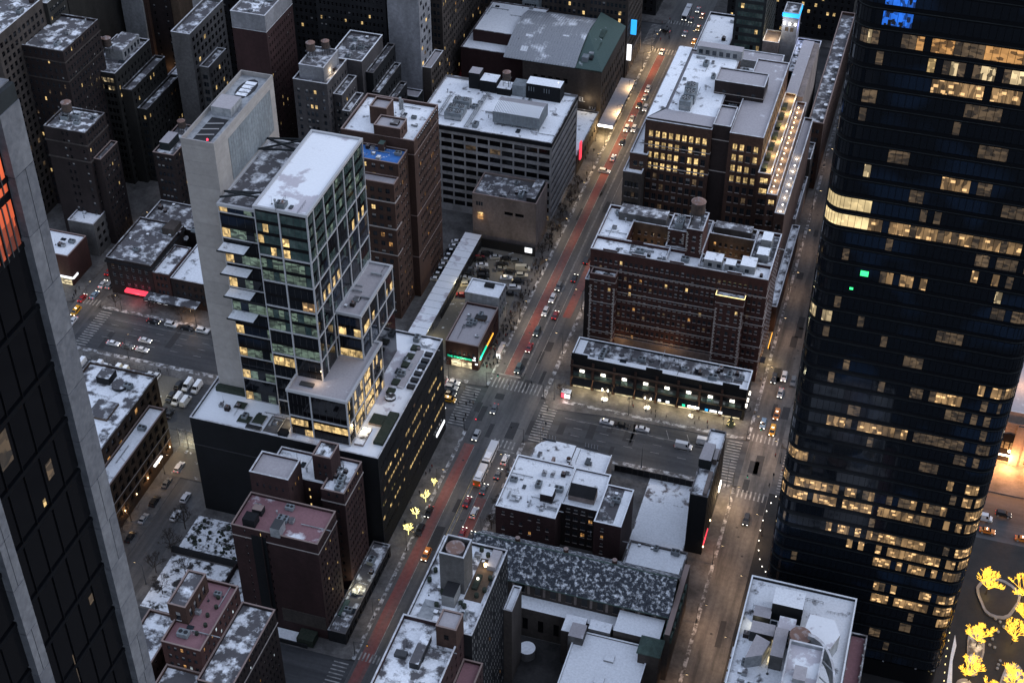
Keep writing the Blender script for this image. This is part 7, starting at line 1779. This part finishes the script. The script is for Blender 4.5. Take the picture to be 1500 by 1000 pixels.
for x0, x1, y0, y1, n in ((-8, 8, -110, 250, 26), (-150, 75, -9, 9, 22), (82, 91, -100, 180, 16)):
    for _ in range(n):
        x, y, w_, h_ = rr.uniform(x0, x1), rr.uniform(y0, y1), rr.uniform(.6, 1.6), rr.uniform(1.5, 6); mbm.face([(x - w_, y - h_, .0028), (x + w_, y - h_, .0028), (x + w_ * .9, y + h_, .0028), (x - w_, y + h_ * .95, .0028)], 'patch')
mbm.build('road_patch', kind='structure')
# ================================================================ PEOPLE
def person_mesh(coat, stride, seed):
    r = random.Random(seed)
    mb = MB()
    def loft(rings, m, cap=True, n=7):
        base = len(mb.v)
        for cx, cy, z, rx, ry in rings: mb.v += [(cx + rx * math.cos(6.2832 * k / n), cy + ry * math.sin(6.2832 * k / n), z) for k in range(n)]
        for q in range(len(rings) - 1):
            mm = m[q] if isinstance(m, list) else m
            for k in range(n):
                j = (k + 1) % n; mb.f.append((base + q * n + k, base + q * n + j, base + (q + 1) * n + j, base + (q + 1) * n + k)); mb.m.append(mb.mi(mm))
        mb.f.append(tuple(base + n - 1 - k for k in range(n))); mb.m.append(mb.mi(m[0] if isinstance(m, list) else m))
        mb.f.append(tuple(base + (len(rings) - 1) * n + k for k in range(n))); mb.m.append(mb.mi(m[-1] if isinstance(m, list) else m))
    c = 'coat_' + coat
    for s in (-1, 1):
        f = stride * s
        loft([(s * .1, .06 + f, 0, .05, .13), (s * .1, f, .1, .055, .06), (s * .1, f * .55, .48, .07, .075), (s * .09, 0, .88, .095, .10)], ['rubber', 'coat_black', 'coat_black'], n=6)
        loft([(s * .24, -f * .8 + .02, .78, .04, .045), (s * .25, -f * .4, 1.08, .05, .055), (s * .2, 0, 1.42, .07, .08)], c, n=6)
    loft([(0, 0, .70, .20, .15), (0, 0, .95, .185, .135), (0, 0, 1.15, .18, .125), (0, 0, 1.38, .215, .13), (0, 0, 1.47, .12, .09), (0, 0, 1.5, .06, .06), (0, .01, 1.56, .075, .09), (0, .015, 1.65, .085, .105), (0, 0, 1.71, .08, .10), (0, -.005, 1.77, .04, .05)],
         [c, c, c, c, c, 'skin', 'skin', 'coat_black', 'coat_black'])
    return mb.mesh('person')
PM = [person_mesh(c, s, i) for i, (c, s) in enumerate((('black', .18), ('navy', .12), ('brown', .2), ('black', .05), ('grey', .15), ('red', .16), ('beige', .1)))]
rng = random.Random(19)
def people(n, x0, y0, x1, y1, label, group, z=.13, hd=None):
    for _ in range(n):
        o = bpy.data.objects.new('person', PM[rng.choice((0, 0, 0, 1, 1, 2, 3, 3, 4, 5, 6))]); COL.objects.link(o)
        o.location = (rng.uniform(x0, x1), rng.uniform(y0, y1), z + .002); o.rotation_euler = (0, 0, rng.uniform(0, 6.28) if hd is None else hd + rng.choice((0, math.pi)) + rng.uniform(-.3, .3))
        s = rng.uniform(.94, 1.05); o.scale = (s, s, s)
        tag(o, label, 'person', group)
people(10, -17, -10, -11.5, 9.5, 'pedestrian on the left crosswalk beside the black podium', 'pedestrians on the left crosswalk', .008, 0)
people(4, 11.2, -8, 16.2, 6, 'pedestrian on the right crosswalk of the main crossing', 'pedestrians on the right crosswalk', .008, 0)
people(2, -4, 12.6, 4, 17, 'pedestrian on the top crosswalk of the main crossing', 'pedestrians on the top crosswalk', .008, 1.57)
people(60, -14.8, 20, -10.0, 48, 'pedestrian in the crowd beside the corner diner and bus shelter', 'crowd by the corner diner')
people(34, -14.8, 48, -9.9, 88, 'pedestrian on the busy pavement beside the small lot', 'walkers beside the small lot', .13, 0)
people(40, -15, 90, -10.2, 146, 'pedestrian under the bare trees along the banded office', 'walkers by the banded office', .13, 0)
people(8, -20, 44, -16, 60, 'pedestrian standing at the small lot entrance', 'people at the small lot entrance', .155)
people(12, 24, 13, 74, 17, 'pedestrian on the lit pavement in front of the shop arcade', 'walkers by the shop arcade', .13, 1.57)
people(9, -15.8, -66, -13.0, -18, 'pedestrian on the pavement along the black podium', 'walkers along the black podium', .13, 0)
people(6, -15, 147, -10, 176, 'pedestrian on the pavement by the theatre annex', 'walkers by the theatre annex')
people(14, -14, 254, -4, 291, 'pedestrian at the far crossing', 'pedestrians at the far crossing', .13)
people(5, 78, 16, 80.4, 70, 'pedestrian on the hotel side of the right side street', 'walkers on the right side street', .13, 0)
people(5, 93, 60, 95, 120, 'pedestrian far up the right side street', 'walkers far up the right side street', .13, 0)
people(4, 83, -16, 96, 14, 'pedestrian at the right hand crossing', 'pedestrians at the right crossing', .13)
people(6, -173, 11.5, -170, 19, 'pedestrian in front of the lit corner store at left', 'people by the lit corner store')
people(3, -122, -15.6, -116, -14, 'pedestrian at the van lot gate', 'people at the van lot gate')
people(2, 13, -66, 15.2, -61, 'pedestrian silhouetted at the orange garage doorway', 'people at the garage doorway')

# ================================================================ ROOFTOP EQUIPMENT
def m_tank(h=3.4, r=1.9, lg=3.4):
    a, b, c = MB(), MB(), MB()
    for k in range(4):
        x, y = r * .7 * (-1) ** (k // 2), r * .7 * (-1) ** ((k + 1) // 2); a.box(x - .1, y - .1, 0, x + .1, y + .1, lg, 'metal_dark')
    a.box(-r * .8, -r * .8, lg * .5, r * .8, -r * .8 + .12, lg * .5 + .12, 'metal_dark'); a.box(-r, -r, lg, r, r, lg + .12, 'metal_dark')
    b.cyl(0, 0, lg + .13, lg + .13 + h, r, 'tank_wood', 16)
    for k in range(4): b.cyl(0, 0, lg + .5 + k * .8, lg + .56 + k * .8, r + .02, 'metal_dark', 16)
    c.cyl(0, 0, lg + .14 + h, lg + 1.2 + h, r + .12, 'tank_top', 16, .1)
    return [('leg_frame', a.mesh('tank_legs')), ('barrel', b.mesh('tank_barrel')), ('cone_roof', c.mesh('tank_roof'))]
TK = m_tank(); 
def put_tank(x, y, z, label, s=1.0):
    t = thing('water_tank', label, 'water tank', (x, y, z)); t.scale = (s, s, s)
    for n, me in TK:
        o = bpy.data.objects.new(n, me); COL.objects.link(o); o.parent = t
for a in ((50.6, 52.6, 53.52, 'large striped wooden water tank on the brick hotel core', 1.25), (-186, 54.5, 50.02, 'wooden water tank on the dark brown tank topped block', 1.0), (-194.5, 95, 54.6, 'wooden water tank, left of twin tanks', .9), (-191.6, 96.2, 54.6, 'wooden water tank, right of twin tanks', .9), (-108.5, 103, 62.54, 'dark round tank on the grey art deco block', .9),
          (-104.2, 107, 62.54, 'tank with spiky top on the grey art deco block', .8), (-43.2, 140.5, 41.1, 'rusty water tank on the banded office roof', .85), (-129, 117, 34.1, 'squat brown tank behind the concrete core', .9), (-154, 79, 35.1, 'tan tank on the walk up left of the core', .8)): put_tank(a[0], a[1], a[2], a[3], a[4])
def m_cool():
    a, b = MB(), MB()
    a.box(-1.6, -1.6, .3, 1.6, 1.6, 3.0, 'steel_pale'); a.box(-1.62, -1.62, .6, 1.62, 1.62, 1.6, 'metal_grey'); [a.box(x - .1, y - .1, 0, x + .1, y + .1, .3, 'metal_dark') for x in (-1.4, 1.4) for y in (-1.4, 1.4)]
    b.cyl(0, 0, 3.0, 3.45, 1.25, 'metal_grey', 16, top='fan_dark')
    for k in range(6):
        c = 1.047 * k; b.face([(0, 0, 3.47), (1.1 * math.cos(c), 1.1 * math.sin(c), 3.47), (1.1 * math.cos(c + .35), 1.1 * math.sin(c + .35), 3.47)], 'metal_grey')
    return [('casing', a.mesh('cooler_casing')), ('fan', b.mesh('cooler_fan'))]
CO = m_cool()
def cooler(x, y, z, label, group, s=1.0):
    t = thing('cooling_unit', label, 'cooling unit', (x, y, z), group); t.scale = (s, s, s)
    for n, me in CO:
        o = bpy.data.objects.new(n, me); COL.objects.link(o); o.parent = t
for k, (x, y) in enumerate(((-58.4, 115.5), (-55.0, 115.5), (-58.4, 119.5), (-55.0, 119.5), (-58.2, 125), (-54.8, 125))): cooler(x, y, 38.03, 'large square cooling unit with fan on the banded office roof', 'cooling units on the banded office', 1.05)
for k, (x, y) in enumerate(((34.0, 108), (34.4, 113), (33.8, 118))): cooler(x, y, 62.95, 'round fan cooling unit on the loft office deck', 'cooling units on the loft office', 1.3)
for k, (x, y) in enumerate(((44.6, 56.5), (44.6, 53.6))): cooler(x, y, 49.53, 'green cooling unit on the hotel core', 'cooling units on the hotel core', .85)
def m_small(i):
    mb = MB()
    if i == 0: mb.box(-.8, -.6, 0, .8, .6, 1.1, 'metal_grey', top='snow_some')
    elif i == 1: mb.box(-.5, -.5, 0, .5, .5, .7, 'white_wall', top='snow_full'); mb.box(-.3, -.52, .2, .3, -.5, .5, 'fan_dark')
    elif i == 2: mb.cyl(0, 0, 0, 1.3, .2, 'metal_grey', 8); mb.cyl(0, 0, 1.3, 1.6, .34, 'metal_grey', 8)
    elif i == 3: mb.box(-1.1, -.7, 0, 1.1, .7, .45, 'metal_dark', top='glass')
    elif i == 4: mb.box(-.7, -.7, 0, .7, .7, 1.4, 'brick_dark', top='coping_dark'); mb.cyl(0, 0, 1.4, 1.9, .25, 'tank_top', 7)
    elif i == 5: mb.box(-1.6, -.25, .3, 1.6, .25, .75, 'metal_grey'); [mb.box(x, -.1, 0, x + .1, .1, .3, 'metal_dark') for x in (-1.3, 1.2)]
    elif i == 6: mb.cyl(0, 0, 0, 3.2, .05, 'metal_dark', 5, .02); mb.cyl(0, 0, 0, .2, .3, 'metal_dark', 8)
    elif i == 7: mb.tube((-4, 0, .35), (4, 0, .35), .14, 'metal_grey', 6); [mb.box(x, -.12, 0, x + .1, .12, .3, 'metal_dark') for x in (-3.5, -1.2, 1.2, 3.4)]
    elif i == 8: [mb.cyl(-3 + 1.2 * k, 0, 0, 1.1, .035, 'metal_dark', 4) for k in range(6)]; mb.box(-3, -.03, 1.05, 3, .03, 1.11, 'metal_dark'); mb.box(-3, -.03, .55, 3, .03, .6, 'metal_dark')
    elif i == 9: mb.box(-1.3, -.9, .25, 1.3, .9, 1.5, 'steel_pale'); mb.cyl(-.6, 0, 1.5, 1.62, .5, 'fan_dark', 10); mb.cyl(.65, 0, 1.5, 1.62, .5, 'fan_dark', 10)
    return mb.mesh('roof_fitting')
SM = [m_small(i) for i in range(10)]
NM = ('roof_vent', 'vent_box', 'vent_pipe', 'skylight', 'chimney', 'duct', 'antenna', 'pipe_run', 'railing', 'fan_unit')
rng = random.Random(5)
def kit(n, x0, y0, x1, y1, z, where, sc=1.0, kinds=(0, 1, 2, 3, 4, 5, 6, 7, 8, 9, 9, 0)):
    for _ in range(int(n * 1.7)):
        k = rng.choice(kinds)
        o = bpy.data.objects.new(NM[k], SM[k]); COL.objects.link(o)
        o.location = (rng.uniform(x0 + 1, x1 - 1), rng.uniform(y0 + 1, y1 - 1), z + .012); o.rotation_euler = (0, 0, rng.choice((0, 1.5708))); s = sc * rng.uniform(.7, 1.15); o.scale = (s, s, s)
        lab = ('grey ventilation box', 'small white vent box', 'round vent pipe', 'dark flat skylight', 'stubby brick chimney', 'low metal duct', 'thin antenna', 'long thin pipe run', 'black guard railing', 'pale twin fan unit')[k]
        tag(o, f'{lab} on the {where}', NM[k].replace('_', ' '), f'rooftop fittings on the {where}')
for a in ((14, 18.5, 42, 76, 48, 43, 'brick hotel front wing'), (8, 70.5, 50, 76.5, 67, 43, 'brick hotel right wing'), (6, 18.5, 50, 26.5, 66, 43, 'brick hotel left wing'), (22, 19, 21.5, 76, 30, 13.0, 'shop arcade roof'), (16, -68, 110, -17, 143, 38, 'banded office roof'),
          (8, 27, -57, 34, -37, 17.5, 'white roofed brick block'), (8, 16.5, -57, 27, -37, 17.5, 'white roofed brick block left half'), (6, 18, -33, 40, -19, 9.0, 'round corner shop'), (5, 46, -55, 51, -42, 18.0, 'black tarred wing'), (8, -73, 60, -50, 76, 66, 'brown loft tower'),
          (10, -74, 43, -52, 51, 62.8, 'blue tarpaulin roof'), (6, 96.5, -135, 108, -86, 40, 'plant roof building left side'), (10, 97, -120, 122, -86, 40, 'plant roof building'), (6, 16.5, -165, 30, -134, 50.5, 'front wing of the tank house'), (10, 16.5, -131, 32, -104, 48.6, 'tank house terrace'),
          (6, -44, -106, -21, -95, 39, 'stepped brick tower'), (7, -26, -87, -20, -75.5, 40, 'right wing of the stepped brick tower'), (5, -44, -84, -31, -75.5, 39, 'rear of the stepped brick tower'), (8, -40, -153, -31, -133, 45, 'pink terrace'), (8, -126, -110, -105, -44, 24.5, 'warehouse roof'),
          (7, -103, -116, -98.5, -52, 18.4, 'lower warehouse'), (8, -72, -66, -48, -58, 38, 'podium roof garden'), (8, -26, -37, -17, -14, 38, 'podium side terrace'), (7, -26, 20, -16, 40, 10, 'corner diner roof'), (8, -190, 48, -176, 60, 50, 'tank topped block'), (6, -198, 88, -186, 115, 50, 'twin tank block'),
          (10, -157, 22, -134, 60, 15.6, 'corniced corner building'), (4, -184, 40, -175, 50, 14.5, 'tan walk up'), (4, -191, 21, -175, 33, 13, 'red corner building'), (8, -111, 94, -99, 111, 57.5, 'grey art deco block'), (8, -105, 114, -93, 134, 57, 'black stepped loft'), (8, 28, 106, 45, 146, 62.9, 'loft office deck'),
          (6, 47, 113, 51, 150, 58, 'loft office centre'), (6, 62, 179, 69, 205, 44, 'dark machine roof'), (4, 18, 200, 30, 248, 27, 'flat white office'), (8, -39, 93, -21, 105, 21.5, 'tan blank building'), (6, -78, 190, -51, 224, 31.5, 'white theatre roof'), (5, 42, -54, 73, -52, 8.5, 'grey annex'),
          (5, -18.8, -106, -14.2, -73, 4.3, 'low shops'), (6, -231, 54, -209, 83, 80, 'tall grey slab'), (5, -211, 67, -192, 91, 70, 'ornate stepped block'), (5, -141, 96, -125, 129, 34, 'white hut block'), (4, -136, 99, -124, 121, 79, 'red brown tower'), (6, -35.5, -46.8, -29, -23, 71.0, 'middle glass block'),
          (5, -50.5, -59, -37.5, -56, 113, 'white grid tower roof')): kit(*a)
for i, (x, y, z) in enumerate(((-130.6, 112, 39.5), (-126, 118, 79.9), (-22.0, 140, 45))): tag(put(b2, 'beacon_lamp', (x, y, z)), ('small red aircraft warning lamp behind the core', 'red warning lamp on the red brown tower', 'white roof lamp on the banded office')[i], 'lamp').data
